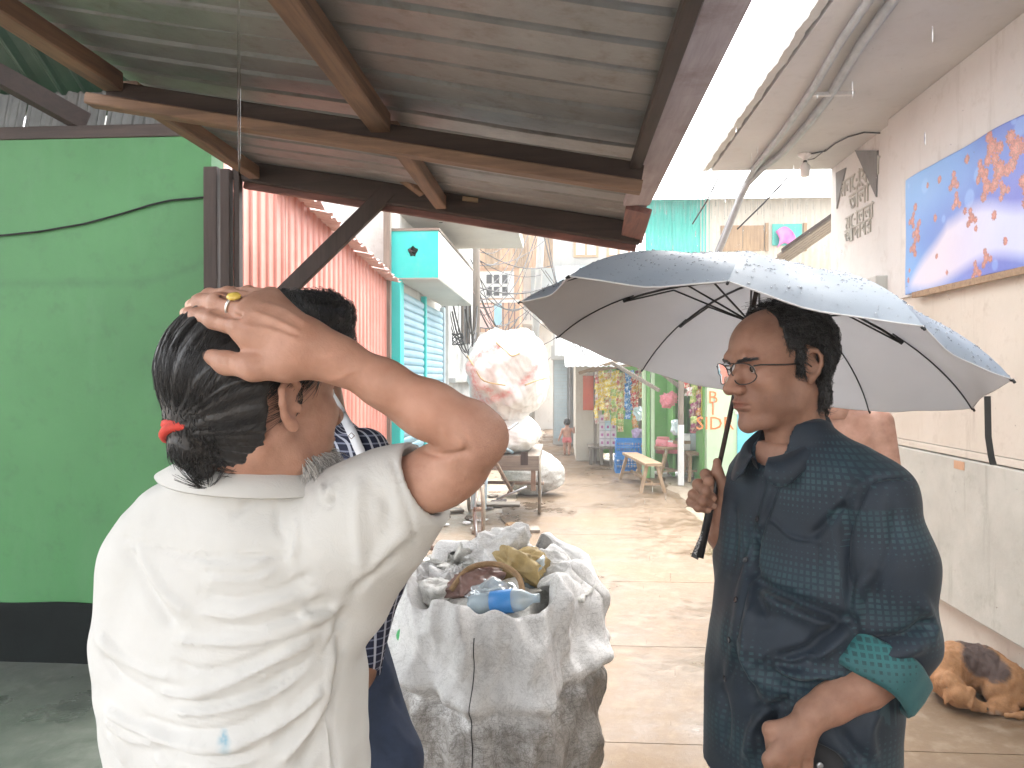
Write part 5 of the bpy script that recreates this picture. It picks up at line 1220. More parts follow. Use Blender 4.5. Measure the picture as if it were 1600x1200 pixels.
# open sleeve end, neck hole
s.chain([P(690, 738, .898), P(625, 768, .915)], [.043, .041], .004, 'sub'); s.cone(P(400, 650, .97), P(398, 742, .985), .055, .05, .004, 'sub')
V, F = s.net(); V = relax(V, F, 1, .4); qa = lambda L: [(130 + .4335 * x, 680 + .4335 * y) for x, y in L]
FA = [(qa([(270, 920), (380, 940), (520, 900), (700, 810), (830, 730)]), 7, .007), (qa([(330, 1000), (500, 990), (700, 920), (850, 780), (900, 680)]), 7, .007), (qa([(80, 980), (250, 1080), (450, 1130), (600, 1100), (760, 1010), (860, 900)]), 8, .009), (qa([(80, 1010), (160, 1090), (270, 1115)]), 6, .006), (qa([(260, 1150), (330, 1210)]), 7, .007),
      (qa([(340, 740), (450, 750), (600, 745), (800, 690), (930, 600)]), 7, .006), (qa([(420, 470), (580, 480), (680, 440)]), 7, .004), (qa([(440, 520), (620, 520), (700, 480)]), 7, .004), (qa([(430, 570), (560, 590), (700, 560), (820, 500)]), 8, -.005), (qa([(420, 640), (560, 650), (720, 600), (860, 560)]), 8, .005), (qa([(470, 690), (640, 690), (820, 620)]), 7, -.005),
      (qa([(150, 390), (200, 480), (260, 600), (330, 700)]), 12, -.008), (qa([(190, 400), (270, 540), (400, 660)]), 12, .006), (qa([(60, 720), (180, 830), (330, 880)]), 9, .006), (qa([(60, 780), (150, 880), (260, 950)]), 9, -.006), (qa([(700, 1190), (800, 1080), (870, 940), (910, 760)]), 10, .007), (qa([(780, 1200), (860, 1080), (900, 900), (930, 700)]), 10, -.008),
      (qa([(860, 170), (880, 240), (905, 170)]), 7, .007), (qa([(905, 200), (890, 250), (860, 230)]), 6, -.007), (qa([(700, 240), (700, 330), (730, 390)]), 6, -.004), (qa([(760, 290), (770, 380), (750, 460)]), 6, .004), (qa([(550, 280), (590, 250), (640, 230)]), 8, -.006), (qa([(1000, 140), (990, 300), (1010, 500)]), 13, .006), (qa([(1110, 80), (1160, 230), (1200, 390)]), 4, -.0035), (qa([(1060, 190), (1100, 260), (1090, 330)]), 12, -.006), (qa([(1190, 330), (1100, 400), (1020, 520)]), 13, .006), (qa([(1120, 430), (1020, 520), (960, 590)]), 9, -.006),
      (qa([(850, 640), (760, 680), (640, 700)]), 7, .006), (qa([(940, 640), (860, 770), (760, 860), (640, 930)]), 8, -.008), (qa([(900, 620), (820, 660), (780, 620)]), 7, .007), (qa([(120, 360), (260, 405), (380, 436), (560, 434), (740, 425), (760, 300)]), 3, -.003), (qa([(890, 900), (900, 1050), (910, 1200)]), 4, -.004), (qa([(870, 900), (880, 1050), (890, 1200)]), 4, .003),
      (qa([(80, 1060), (130, 1140), (160, 1200)]), 9, .006), (qa([(330, 820), (420, 850), (560, 830), (700, 770)]), 7, -.005), (qa([(300, 960), (440, 970), (600, 930), (760, 840)]), 7, -.006), (qa([(200, 1010), (330, 1060), (520, 1060), (700, 980)]), 8, -.007), (qa([(300, 1130), (450, 1170), (640, 1140), (800, 1030)]), 8, -.007), (qa([(420, 1190), (560, 1180), (700, 1110)]), 8, .006)]
V = folds(V, F, [(l, w * .8, h * 1.15) for l, w, h in FA]); Nn = normals(V, F); uu, vv, dd = proj(V); crk = sines(V, 21, 16, 30, 120, .0009) * np.clip((vv - 780) / 200, .25, 1)
V = V + Nn * crk[:, None]
t = NT('cream_cotton', .8, 0, .25); n = t.noise(5, 5, .6); c = t.ramp(n, [(.3, (.5, .495, .475)), (.7, (.57, .565, .55))])
# faded blue ink stain near the waist
st_ = t.attr('stain').outputs['Fac']; c = t.mix(t.math('MULTIPLY', st_, t.ramp(t.noise(120, 4, .7), [(.3, .2), (.6, .9)])), c, (.1, .3, .42)); t.color(c)
t.bump(t.noise(900, 2, .5), .2, .0006); t.bump(t.noise(38, 5, .65, dist=1.0), .35, .004); t.b.inputs['Sheen Weight'].default_value = .1; M['shirt_a'] = t.m
su, sv = 130 + .4335 * 512, 680 + .4335 * 1100; stain = np.clip(1.3 - np.hypot((uu - su) / 13, (vv - sv) / 19), 0, 1) * np.clip(1 - 2.2 * np.abs(uu - su) / (8 + np.maximum(0, (vv - sv + 22) * .6)), 0, 1) ** .4
npobj('shirt', V, F, M['shirt_a'], pA, attrs={'stain': stain})
# sleeve hem band
cA = P(664, 750, .906); hx = nrm(P(678, 803, .90) - P(650, 697, .90)); hx = nrm(hx - cutn * (hx @ cutn)); hy = np.cross(cutn, hx); uu, vv, dd = proj(V)
# collar
def ringA(a, rx, ry, v, du=0): p = P(396 + du, v, .985); return p + fwA * (ry * math.cos(a)) + latA * (rx * math.sin(a))
rows = [[], [], [], []]
for a in np.linspace(R(25), R(335), 27):
    w = math.cos(a); rt = math.sin(a)
    rows[0].append(ringA(a, .066, .066, 756 + 20 * max(0, w))); rows[1].append(ringA(a, .067, .066, 720 + 24 * max(0, w) + 6 * rt)); rows[2].append(ringA(a, .075, .074, 716 + 24 * max(0, w) + 6 * rt)); rows[3].append(ringA(a, .122, .108, 752 + 14 * max(0, w) + 10 * rt - 4 * max(0, -rt)))
def sheet(name, rows, mat, par, th=.003):
    G = np.array([smooth_line(r, 4) for r in rows]); m = MB(); m.slabgrid(G, th); return m.build(name, mat, par, smooth=True, world=True)
sheet('collar', rows, M['shirt_a'], pA)
# trousers (out of the picture below)
M['trouser_grey'] = simple('grey_trousers', (.08, .08, .085), .8, .2, 20); cP = P(385, 1200, 1.02); s = SDF((cP[0] - .25, cP[1] - .25, .04), (cP[0] + .25, cP[1] + .25, cP[2] + .05), .01)
s.loft([(cP[2] - .25, cP[0], cP[1], .16, .11), (cP[2] + .04, cP[0], cP[1], .155, .105)], latA, .02)
for x in (-1, 1):
    h_ = np.array([cP[0], cP[1], cP[2] - .2]) + latA * x * .08; s.chain([h_, h_ * [1, 1, 0] + [0, 0, .5], h_ * [1, 1, 0] + [0, 0, .12]], [.085, .065, .055], .03)
s.plane((0, 0, .1), (0, 0, -1)); V, F = s.net(); npobj('trousers', relax(V, F, 2), F, M['trouser_grey'], pA)
n0 = len(bpy.data.objects); shoes(pA, (cP[0], cP[1], 0), latA, fwA, .08, M['leather'])
for o in list(pA.children):
    if o.name.startswith('shoe'): o.location.z += .042
# ---- man in the checked shirt, mostly hidden behind the raised arm
DC = 1.78; HCc = P(482, 548, DC); HCy = R(150)
pC = empty('person', (HCc[0], HCc[1], 0), label='man in navy checked shirt with a white lanyard behind the raised arm', cat='person', group='men talking in the lane')
sCh = head_field(.0034); V, F = sCh.net(); lip, bd = face_attrs(V); fwC = np.array([-math.sin(HCy), math.cos(HCy), 0]); latC = np.array([math.cos(HCy), math.sin(HCy), 0])
toC = lambda V: place(V, HCc, HCy, 0)
def secC(v, a, b, u=486, d=DC): p = P(u, v, d); return (p[2], p[0], p[1], a, b)
s = SDF(P(486, 1000, DC) - np.array([.3, .3, .3]), P(486, 640, DC) + np.array([.3, .3, .1]), .01); s.loft([secC(655, .06, .05), secC(700, .15, .08), secC(1000, .15, .1)], latC)
for x in (-1, 1): s.chain([P(486, 715, DC) + latC * x * .19, P(486, 880, DC) + latC * x * .22, P(486, 1010, DC) + latC * x * .21 + fwC * .05, P(486, 1050, DC) + latC * x * .2 + fwC * .08], [.045, .035, .027, .024], .02)
V2, F2 = s.net(); V2, F2 = join((V2, F2), *[relaxed_hand(P(486, 1050, DC) + latC * x * .2 + fwC * .08, fwC, latC * x) for x in (-1, 1)]); z0 = np.zeros(len(V2)); V, F = join((toC(V), F), (V2, F2)); npobj('body', V, F, M['skin_c'], pC, attrs={'lip': np.concatenate([lip, z0]), 'beard': np.concatenate([bd * .4, z0]), 'nail': np.zeros(len(V))}); eyes(HCc, HCy, 0, pC)
cap = hair_cap(sCh, lambda X, Y, Z: np.maximum(Y - np.where(Z > .06, .085, np.where(Z > .03, .04, .01)), np.where(Y < -.03, -.07, np.where(Y < -.005, .02, -.03)) - Z), lambda X, Y, Z: .006 + .022 * np.clip((Z - .05) / .05, 0, 1) + 0 * X + 0 * Y, .002)
V3, F3 = cap.net(); V3 = relax(V3, F3, 1); N3 = normals(V3, F3); V1, F1 = tufts(V3, N3, 3000, (.008, .022), .0011, .0004, (.2, .5, .9), .5, .012, 4); V, F = join((V3, F3), (V1, F1)); npobj('hair', toC(V), F, M['hair_black'], pC)
s = SDF(P(486, 1040, DC) - np.array([.32, .3, .02]), P(486, 640, DC) + np.array([.32, .3, .02]), .006)
s.loft([secC(648, .066, .06), secC(662, .1, .075), secC(685, .15, .09), (secC(720, .185, .105)), secC(850, .19, .115), secC(1035, .185, .125)], latC, .01)
for x in (-1, 1): s.chain([P(486, 700, DC) + latC * x * .165, P(486, 760, DC) + latC * x * .2, P(486, 880, DC) + latC * x * .215, P(486, 990, DC) + latC * x * .2 + fwC * .04], [.055, .062, .055, .045], .03)
s.cone(P(486, 620, DC), P(486, 668, DC) , .056, .05, .004, 'sub'); s.ell(P(486, 672, DC) + fwC * .09, (.03, .04, .04), .01, 'sub')
V, F = s.net(); V = relax(V, F, 1); V = V + normals(V, F) * sines(V, 5, 12, 12, 50, .0022)[:, None]
dx = V - P(486, 800, DC); fab = np.stack([np.arctan2(dx @ latC, dx @ fwC) * .15, V[:, 2], 0 * dx[:, 0]], 1)
t = NT('navy_check', .75, 0, .3); x, y, _ = t.sep(t.attr('fab').outputs['Vector']); fx = t.math('ABSOLUTE', t.math('SUBTRACT', t.math('FRACT', t.math('MULTIPLY', x, 75)), .5)); fy = t.math('ABSOLUTE', t.math('SUBTRACT', t.math('FRACT', t.math('MULTIPLY', y, 62)), .5))
c = t.mix(t.math('MULTIPLY', t.math('LESS_THAN', fy, .1), .5), (.014, .018, .042), (.35, .38, .5)); c = t.mix(t.math('MULTIPLY', t.math('LESS_THAN', fx, .12), .85), c, (.5, .52, .6)); t.color(c); M['check'] = t.m
npobj('shirt', V, F, M['check'], pC, attrs={'fab': fab}); VC, FC = V, F; NC = normals(V, F)
rows = [[], [], []]
for a in np.linspace(R(18), R(342), 21):
    w = math.cos(a); b_ = P(486, 0, DC); f = lambda rx, ry, v: P(486, v, DC) + fwC * (ry * math.cos(a)) + latC * (rx * math.sin(a))
    rows[0].append(f(.064, .06, 660 + 14 * max(0, w))); rows[1].append(f(.066, .064, 640 + 20 * max(0, w))); rows[2].append(f(.092, .095, 664 + 22 * max(0, w)))
o = sheet('collar', rows, M['check'], pC, .003); a_ = o.data.attributes.new('fab', 'FLOAT_VECTOR', 'POINT'); a_.data.foreach_set('vector', np.array([v.co for v in o.data.vertices], np.float32)[:, [0, 2, 1]].reshape(-1))
# lanyard with card
M['lanyard'] = simple('white_lanyard', (.62, .63, .66), .5, .1)
def drape(L, off=.006):
    uu, vv, dd = proj(VC); out = []
    for u, v in smooth_line(L, 5):
        m = (np.hypot(uu - u, vv - v) < 7); i = np.argmin(np.where(m, dd, 99)); out.append(P(u, v, (dd[i] if m.any() else DC - .1) - off))
    return np.array(out)
c_ = drape([(512, 612), (530, 640), (546, 668), (558, 695), (563, 715), (540, 745), (520, 790)]); w_ = nrm(np.cross(c_[3] - c_[0], CF)) * .0105
m = MB(); m.slabgrid(np.array([c_ - w_, c_ + w_]), .0012); ly = m.build('lanyard', M['lanyard'], pC, world=True, smooth=True)
m = MB(); p = P(549, 681, proj(c_[15])[2] - .008); m.tube([p + .0065 * (math.cos(a) * CR + math.sin(a) * CU) for a in np.linspace(0, 2 * math.pi, 5)], .0009, 5, False); m.build('lanyard_mark', M['wood_redx'], pC, world=True)
pc = P(513, 775, DC - .17); m = MB(); m.bar(pc - CR * .03, pc + CR * .03, .002, .09, up=CU); m.build('card', M['china'], pC, world=True)
# jeans
M['denim'] = simple('blue_denim', (.03, .045, .085), .8, .35, 16, bump=.3, bscale=500); hz = P(486, 1000, DC)
s = SDF((hz[0] - .3, hz[1] - .3, .03), (hz[0] + .34, hz[1] + .25, hz[2] + .05), .008); s.loft([(hz[2] - .16, hz[0], hz[1], .17, .12), (hz[2] + .03, hz[0], hz[1], .165, .115)], latC, .02)
L1 = P(540, 1010, DC); K1 = P(598, 1190, DC - .05); s.chain([L1, K1, P(612, 1400, DC - .02)], [.095, .082, .066], .02)
L2 = P(440, 1010, DC); s.chain([L2, P(425, 1190, DC), P(425, 1480, DC)], [.095, .08, .066], .02); s.plane((0, 0, .06), (0, 0, -1))
V, F = s.net(); V = relax(V, F, 1); V = folds(V, F, [([(580, 1010), (610, 1060), (600, 1110)], 9, .007), ([(585, 1060), (615, 1090), (650, 1130)], 8, -.007), ([(600, 1120), (630, 1160), (655, 1180)], 9, .007), ([(590, 1150), (620, 1190)], 8, -.007)]); V = V + normals(V, F) * sines(V, 15, 10, 10, 50, .002)[:, None]; npobj('jeans', V, F, M['denim'], pC)
s = P(612, 1400, DC - .02); shoes(pC, (hz[0] + .02, hz[1], 0), (1, 0, 0), nrm(fwC), .1, M['leather'])
# ---- bare shouldered man beyond the umbrella
DD = 3.05; hD = P(1302, 560, DD); pD = empty('person', (hD[0], hD[1], 0), label='bare shouldered man half hidden behind the umbrella', cat='person', group='men talking in the lane')
sD = head_field(.0045); V, F = sD.net(); yD = R(-20); fD = np.array([-math.sin(yD), math.cos(yD), 0]); lD = np.array([math.cos(yD), math.sin(yD), 0])
s = SDF((hD[0] - .42, hD[1] - .3, .02), (hD[0] + .42, hD[1] + .3, hD[2] - .08), .009); zz = hD[2]
s.loft([(zz - .62, hD[0], hD[1], .13, .09), (zz - .45, hD[0], hD[1], .145, .095), (zz - .3, hD[0], hD[1], .165, .1), (zz - .22, hD[0], hD[1], .14, .085), (zz - .17, hD[0], hD[1], .06, .055)], lD, .03)
for x in (-1, 1):
    a = np.array([hD[0], hD[1], zz - .25]) + lD * x * .165; s.chain([a, a + lD * x * .05 + [0, 0, -.28], a + lD * x * .05 + fD * .06 + [0, 0, -.52], a + lD * x * .04 + fD * .08 + [0, 0, -.6]], [.054, .042, .028, .024], .03)
    h_ = np.array([hD[0], hD[1], zz - .68]) + lD * x * .08; s.chain([h_, h_ * [1, 1, 0] + [0, 0, .46], h_ * [1, 1, 0] + [0, 0, .08], h_ * [1, 1, 0] + fD * .12 + [0, 0, .045]], [.08, .052, .036, .036], .03)
s.loft([(zz - .8, hD[0], hD[1], .15, .1), (zz - .6, hD[0], hD[1], .135, .095)], lD, .03)
V2, F2 = s.net(); V, F = join((place(V, hD, yD), F), (relax(V2, F2, 1), F2), *[relaxed_hand(np.array([hD[0], hD[1], zz - .25]) + lD * x * .205 + fD * .08 + [0, 0, -.6], fD, lD * x) for x in (-1, 1)]); z0 = np.zeros(len(V)); npobj('body', V, F, M['skin_a'], pD, attrs={'lip': z0, 'beard': z0, 'nail': z0})
cap = hair_cap(sD, lambda X, Y, Z: np.maximum(Y - np.where(Z > .06, .07, .02), np.where(Y < -.03, -.07, .01) - Z), lambda X, Y, Z: .01 + 0 * X + 0 * Y + 0 * Z, .002); V3, F3 = cap.net(); npobj('hair', place(V3, hD, yD), F3, M['hair_black'], pD)
s = SDF((hD[0] - .3, hD[1] - .3, zz - 1.32), (hD[0] + .3, hD[1] + .3, zz - .56), .01); s.loft([(zz - 1.3, hD[0], hD[1], .19, .15), (zz - .85, hD[0], hD[1], .17, .125), (zz - .6, hD[0], hD[1], .15, .105)], lD, .02); V, F = s.net(); V = V + normals(V, F) * (.006 * np.sin(np.arctan2(V[:, 1] - hD[1], V[:, 0] - hD[0]) * 17))[:, None]
M['lungi'] = simple('checked_lungi', (.12, .2, .3), .8, .4, 20); npobj('wrapped_cloth', V, F, M['lungi'], pD)
# ---- small child walking away
cc = PG(886, 711); pK = empty('person', (cc[0], cc[1], 0), label='small bare backed child in pink shorts walking up the lane', cat='person'); H = .76
s = SDF((cc[0] - .26, cc[1] - .2, -.01), (cc[0] + .26, cc[1] + .2, .8), .007); o = np.array([cc[0], cc[1], 0])
s.ell(o + [0, 0, .68], (.066, .074, .078), .01); s.cone(o + [0, .0, .62], o + [0, 0, .56], .034, .036, .02); s.ell(o + [.064, -.005, .672], (.01, .014, .02), .006); s.ell(o + [-.064, -.005, .672], (.01, .014, .02), .006)
s.loft([(.3, cc[0], cc[1], .085, .06), (.36, cc[0], cc[1], .082, .06), (.45, cc[0], cc[1], .085, .058), (.53, cc[0], cc[1], .09, .05), (.575, cc[0], cc[1], .04, .035)], (1, 0), .025)
s.chain([o + [-.09, 0, .53], o + [-.125, -.01, .43], o + [-.165, -.02, .33]], [.029, .022, .018], .015); s.ell(o + [-.172, -.02, .305], (.016, .016, .026), .01)
s.chain([o + [.09, 0, .535], o + [.14, .0, .47], o + [.145, -.03, .54]], [.029, .023, .018], .015); s.ell(o + [.145, -.03, .565], (.018, .018, .024), .01)
for x, dy in ((-1, .03), (1, -.03)): s.chain([o + [x * .042, 0, .32], o + [x * .045, dy * .5, .18], o + [x * .045, dy, .03], o + [x * .048, dy + .05, .02]], [.046, .034, .024, .02], .012)
s.plane((0, 0, 0), (0, 0, -1)); V, F = s.net(); V = relax(V, F, 1); z0 = np.zeros(len(V)); npobj('body', V, F, M['skin_a'], pK, attrs={'lip': z0, 'beard': z0, 'nail': z0})
s = SDF(o + [-.1, -.1, .56], o + [.1, .1, .79], .006); s.ell(o + [0, 0, .683], (.072, .08, .083), .01); s.plane(o + [0, .05, .65], (0, .8, -.6)); s.plane(o + [0, 0, .625], (0, 0, -1)); V, F = s.net(); V = V + normals(V, F) * sines(V, 4, 8, 80, 200, .002)[:, None]; npobj('hair', V, F, M['hair_black'], pK)
M['pink_cloth'] = simple('pink_shorts', (.62, .16, .17), .8, .15); s = SDF(o + [-.13, -.1, .2], o + [.13, .1, .4], .006); s.loft([(.295, cc[0], cc[1], .094, .068), (.37, cc[0], cc[1], .088, .066)], (1, 0), .01, pw=2.1); s.cone(o + [-.045, 0, .31], o + [-.048, 0, .25], .052, .05, .01); s.cone(o + [.045, 0, .31], o + [.048, 0, .25], .052, .05, .01); s.plane((0, 0, .26), (0, 0, -1)); V, F = s.net(); npobj('shorts', relax(V, F, 1), F, M['pink_cloth'], pK)
# ---- sleeping dog against the wall
dg = PG(1524, 1083); dg = np.array([2.03, 3.98, 0]); pG = empty('dog', dg, label='brown and tan dog curled asleep against the wall', cat='dog')
s = SDF(dg + [-.36, -.32, -.01], dg + [.36, .32, .34], .0042); W_ = lambda x, y, z: dg + np.array([x, y, z])     # x towards the wall (right), -y towards viewer
# trunk curls: rump right, back against the wall, shoulders left, head tucked in front left
s.chain([W_(.12, -.03, .11), W_(.07, .05, .135), W_(-.03, .075, .14), W_(-.11, .03, .125), W_(-.135, -.02, .11)], [.105, .11, .112, .105, .085], .03)
s.ell(W_(.15, -.06, .1), (.085, .095, .1), .03); s.ell(W_(.09, -.1, .075), (.09, .055, .07), .03)                   # haunch and thigh
s.chain([W_(.14, -.12, .06), W_(.03, -.155, .035), W_(.1, -.175, .022), W_(-.0, -.185, .02)], [.05, .03, .022, .02], .015)   # folded hind leg
s.chain([W_(-.135, -.02, .11), W_(-.15, -.085, .1), W_(-.135, -.13, .075)], [.075, .06, .055], .03)               # neck
s.ell(W_(-.125, -.145, .07), (.055, .055, .052), .02); s.chain([W_(-.1, -.165, .055), W_(-.045, -.19, .035)], [.035, .02], .015)        # skull, muzzle
s.chain([W_(-.1, -.06, .06), W_(-.06, -.15, .03), W_(.02, -.165, .022)], [.04, .026, .02], .015); s.ell(W_(.03, -.165, .02), (.022, .018, .018), .01); s.ell(W_(-.005, -.19, .018), (.022, .016, .016), .01)
for p, q_ in ((W_(-.17, -.135, .1), W_(-.205, -.16, .045)), (W_(-.1, -.17, .1), W_(-.115, -.21, .05))): s.cone(p, q_, .03, .012, .01, flat=(nrm((-.6, -.8, .3)), .35))
s.chain([W_(.2, -.1, .07), W_(.19, -.19, .025), W_(.1, -.225, .018), W_(.04, -.22, .016)], [.02, .018, .014, .009], .01)              # tail
s.plane(dg + [0, 0, .0], (0, 0, -1)); V, F = s.net(); V = relax(V, F, 2); V = V + normals(V, F) * sines(V, 9, 14, 60, 220, .0012)[:, None]
t = NT('dog_coat', .75, 0, .3); bl = t.attr('saddle').outputs['Fac']; n = t.noise(26, 6, .7); fur = t.noise(1, 4, .7, t.co('Object', (320, 90, 320)))
c = t.mix(t.ramp(n, [(.35, 0), (.65, .6)]), (.3, .145, .06), (.42, .23, .11)); c = t.mix(t.ramp(t.math('ADD', bl, t.math('MULTIPLY', t.math('SUBTRACT', n, .5), .5)), [(.42, 0), (.6, .93)]), c, (.07, .05, .048)); c = t.mix(t.attr('white').outputs['Fac'], c, (.6, .54, .47)); t.color(t.mix(t.math('MULTIPLY', fur, .4), c, (.05, .03, .02))); t.bump(fur, .5, .004)
L = V - dg; sad = np.clip(1.2 - np.sqrt(((L[:, 0] - .03) / .13) ** 2 + ((L[:, 2] - .2) / .1) ** 2), 0, 1) * np.clip((L[:, 2] - .07) / .06, 0, 1); wh = np.clip(1 - np.linalg.norm((L - [.0, -.185, .015]) / [.05, .03, .022], axis=1), 0, .9) * 1.
npobj('body', V, F, t.m, pG, attrs={'saddle': sad, 'white': wh})
Nf = normals(V, F); M['fur_tan'] = simple('fur_tan', (.34, .17, .075), .8, .35, 40); M['fur_dark'] = simple('fur_dark', (.06, .045, .042), .8, .3, 40); fl_ = np.stack([np.sign(L[:, 0]) * .3 + .5, 0 * L[:, 0] - .4, -.5 + 0 * L[:, 0]], 1)
for nm_, sel_, mt_ in (('fur', (sad < .42) & (wh < .3), M['fur_tan']), ('back_fur', sad > .5, M['fur_dark'])):
    ii_ = np.where(sel_ & (L[:, 2] > .02))[0]; v_, f_ = tufts(V[ii_], Nf[ii_], 7000 if nm_ == 'fur' else 3500, (.006, .014), .0007, .0002, fl_[ii_], .3, .0025, 3, .001); npobj(nm_, v_, f_, mt_, pG)
m = MB(); p = W_(-.035, -.197, .037); m.lathe([(.0001, -.008), (.008, -.006), (.01, 0), (.007, .007), (.0001, .009)], 10, Matrix.Translation(p)); m.build('nose', M['black'], pG, smooth=True, world=True)
# broken brick by the dog
M['brick'] = plaster('brick_pale', (.42, .34, .27), (.5, .42, .35), (.3, .22, .17)); bk = PG(1578, 1093); m = MB(); m.box((-.11, -.05, 0), (.11, .05, .055)); o = m.build('brick', M['brick'], None, loc=(bk[0], bk[1], .005), rot=(0, 0, R(-14))); bevel(o, .008); tag(o, 'pale worn brick lying beside the sleeping dog', 'brick')
# ---- umbrella: ten panels, tilted away
um = empty('umbrella', UC - UA * .45, label='open grey umbrella wet with rain held by the balding man', cat='umbrella')
aa = np.cross(UA, [1, 0, 0]); aa = nrm(aa); ab = np.cross(UA, aa); RU = .5; PH = 1.61242; HU = .175
def rib_pt(k, s):
    """s 0 apex .. 1 tip along rib k (fraction of arc)"""
    t = PH - 2 * math.pi * k / 10; r = RU * math.sin(s * 1.12) / math.sin(1.12); z = HU * (math.cos(s * 1.12) - math.cos(1.12)) / (1 - math.cos(1.12))
    return UC + r * (math.cos(t) * aa + math.sin(t) * ab) + UA * z
def cloth_mat(name, c, c2, drops=False):
    t = NT(name, .42, 0, .5); n = t.noise(9, 6, .6); w = t.noise(3, 3, .5); t.color(t.ramp(n, [(.3, c), (.7, c2)]))
    t.bump(w, .3, .02); t.bump(t.noise(16, 4, .55), .1, .006)
    tr_ = t.node('BsdfTranslucent'); tr_.inputs['Color'].default_value = (.62, .62, .64, 1); mx_ = t.node('MixShader'); mx_.inputs[0].default_value = .38; out_ = t.n['Material Output']; t.l.new(t.b.outputs[0], mx_.inputs[1]); t.l.new(tr_.outputs[0], mx_.inputs[2]); t.l.new(mx_.outputs[0], out_.inputs['Surface'])
    return t.m
M['umb_out'] = cloth_mat('umbrella_outer', (.2, .25, .31), (.25, .3, .36)); M['umb_in'] = cloth_mat('umbrella_lining', (.68, .66, .655), (.75, .73, .725))
M['umb_out'].node_tree.nodes['Principled BSDF'].inputs['Roughness'].default_value = .45
rg = np.random.default_rng(4)
drop = MB()
for k in range(10):
    n1, n2 = 15, 11; G = np.zeros((n1, n2, 3))
    for i in range(n1):
        s_ = .02 + .98 * i / (n1 - 1); A_, B_ = rib_pt(k, s_), rib_pt(k + 1, s_)
        for j in range(n2):
            q_ = j / (n2 - 1); p = A_ * (1 - q_) + B_ * q_; sag = math.sin(math.pi * q_)
            mid_r = (UC - p); mid_r -= UA * (mid_r @ UA); inw = nrm(mid_r)
            p = p + inw * sag * .012 * s_ ** 6 * 0 + UA * (-sag * .012 * s_ * (1 - .3 * s_)) + inw * (.014 * sag * (i == n1 - 1) + .006 * sag * (i == n1 - 2)) 
            p = p + UA * .0022 * math.sin(9 * q_ + 5 * s_ + k) * sag
            G[i, j] = p
    N0 = np.cross(np.gradient(G, axis=0), np.gradient(G, axis=1)); N0 /= np.linalg.norm(N0, axis=2, keepdims=True); N0 *= np.sign((N0 @ UA))[..., None]
    m = MB(); m.m = 0; m.grid(G)
    m.m = 1; m.grid((G - N0 * .0014)[::-1]); o = m.build('panel', [M['umb_out'], M['umb_in']], um, smooth=True, world=True)
    # hemmed edge
    m = MB(); m.tube([G[-1, j] for j in range(n2)], .0016, 5); m.build('hem', M['umb_in'], um, smooth=True, world=True)
    # rain drops standing on the cloth
    N_ = np.cross(np.gradient(G, axis=0), np.gradient(G, axis=1)); 
    for _ in range(330):
        a = rg.uniform(.5, n1 - 1.01); b = rg.uniform(0, n2 - 1.01); i, j = int(a), int(b); p = G[i, j] * (1 - a + i) * (1 - b + j) + G[i + 1, j] * (a - i) * (1 - b + j) + G[i, j + 1] * (1 - a + i) * (b - j) + G[i + 1, j + 1] * (a - i) * (b - j)
        nn = nrm(N_[i, j]); nn = nn if nn @ UA > 0 else -nn; r = rg.choice([.0012, .0018, .0025, .0034], p=[.38, .35, .19, .08]); x = nrm(np.cross(nn, (0, 1, .2))); y = np.cross(nn, x); vs = []
        for h_, f in ((0, 1), (.5, .85), (.8, .5)):
            for q_ in range(6): vs.append(p + nn * (r * h_) + r * f * (math.cos(q_ * 1.0472) * x + math.sin(q_ * 1.0472) * y))
        vs.append(p + nn * r * .9); drop.add(vs, [(a_ * 6 + q_, a_ * 6 + (q_ + 1) % 6, a_ * 6 + 6 + (q_ + 1) % 6, a_ * 6 + 6 + q_) for a_ in (0, 1) for q_ in range(6)] + [(12 + q_, 12 + (q_ + 1) % 6, 18) for q_ in range(6)])
    # rib: outer wire along the cloth, jointed arm, stretcher to the runner
    m = MB(); m.tube([rib_pt(k, s_) - UA * .004 for s_ in np.linspace(.52, 1.0, 9)], .0016, 6); m.tube([rib_pt(k, 1), rib_pt(k, 1.02)], .0026, 6); m.build('rib_wire', M['dark_metal'], um, smooth=True, world=True)
    m = MB(); m.tube([rib_pt(k, s_) - UA * (.009) for s_ in np.linspace(.04, .56, 7)], .0028, 6); m.build('rib', M['black'], um, smooth=True, world=True)
    run = UC + UA * (HU - .1); m = MB(); m.tube([run + nrm(rib_pt(k, .5) - run) * .012, rib_pt(k, .33) - UA * .016, rib_pt(k, .55) - UA * .013], .0022, 6); m.build('stretcher', M['black'], um, smooth=True, world=True)
    m = MB(); j_ = rib_pt(k, .55) - UA * .01; m.tube([j_ - nrm(rib_pt(k, .6) - rib_pt(k, .5)) * .01, j_ + nrm(rib_pt(k, .6) - rib_pt(k, .5)) * .01], .0048, 6); m.build('joint', M['black'], um, world=True)
t = NT('water', .02, 0, .5); t.b.inputs['Transmission Weight'].default_value = 1; t.b.inputs['IOR'].default_value = 1.33; M['water'] = t.m
o = drop.build('raindrops', M['water'], um, smooth=True, world=True); o['kind'] = 'stuff'
top = UC + UA * HU
m = MB(); m.tube([UC - UA * .27, top + UA * .005], .0052, 10); m.build('shaft', M['wood_darkz'], um, smooth=True, world=True)
m = MB(); m.tube([top - UA * .13, top - UA * .1, top - UA * .095, top - UA * .07], [.008, .014, .014, .009], 12); m.build('runner', M['black'], um, smooth=True, world=True)
m = MB(); m.tube([top - UA * .02, top - UA * .005, top + UA * .0], [.014, .016, .012], 12); m.build('crown', M['black'], um, smooth=True, world=True)
m = MB(); m.tube([top + UA * .0, top + UA * .012, top + UA * .04], [.012, .008, .005], 10); m.build('ferrule', M['black'], um, smooth=True, world=True)
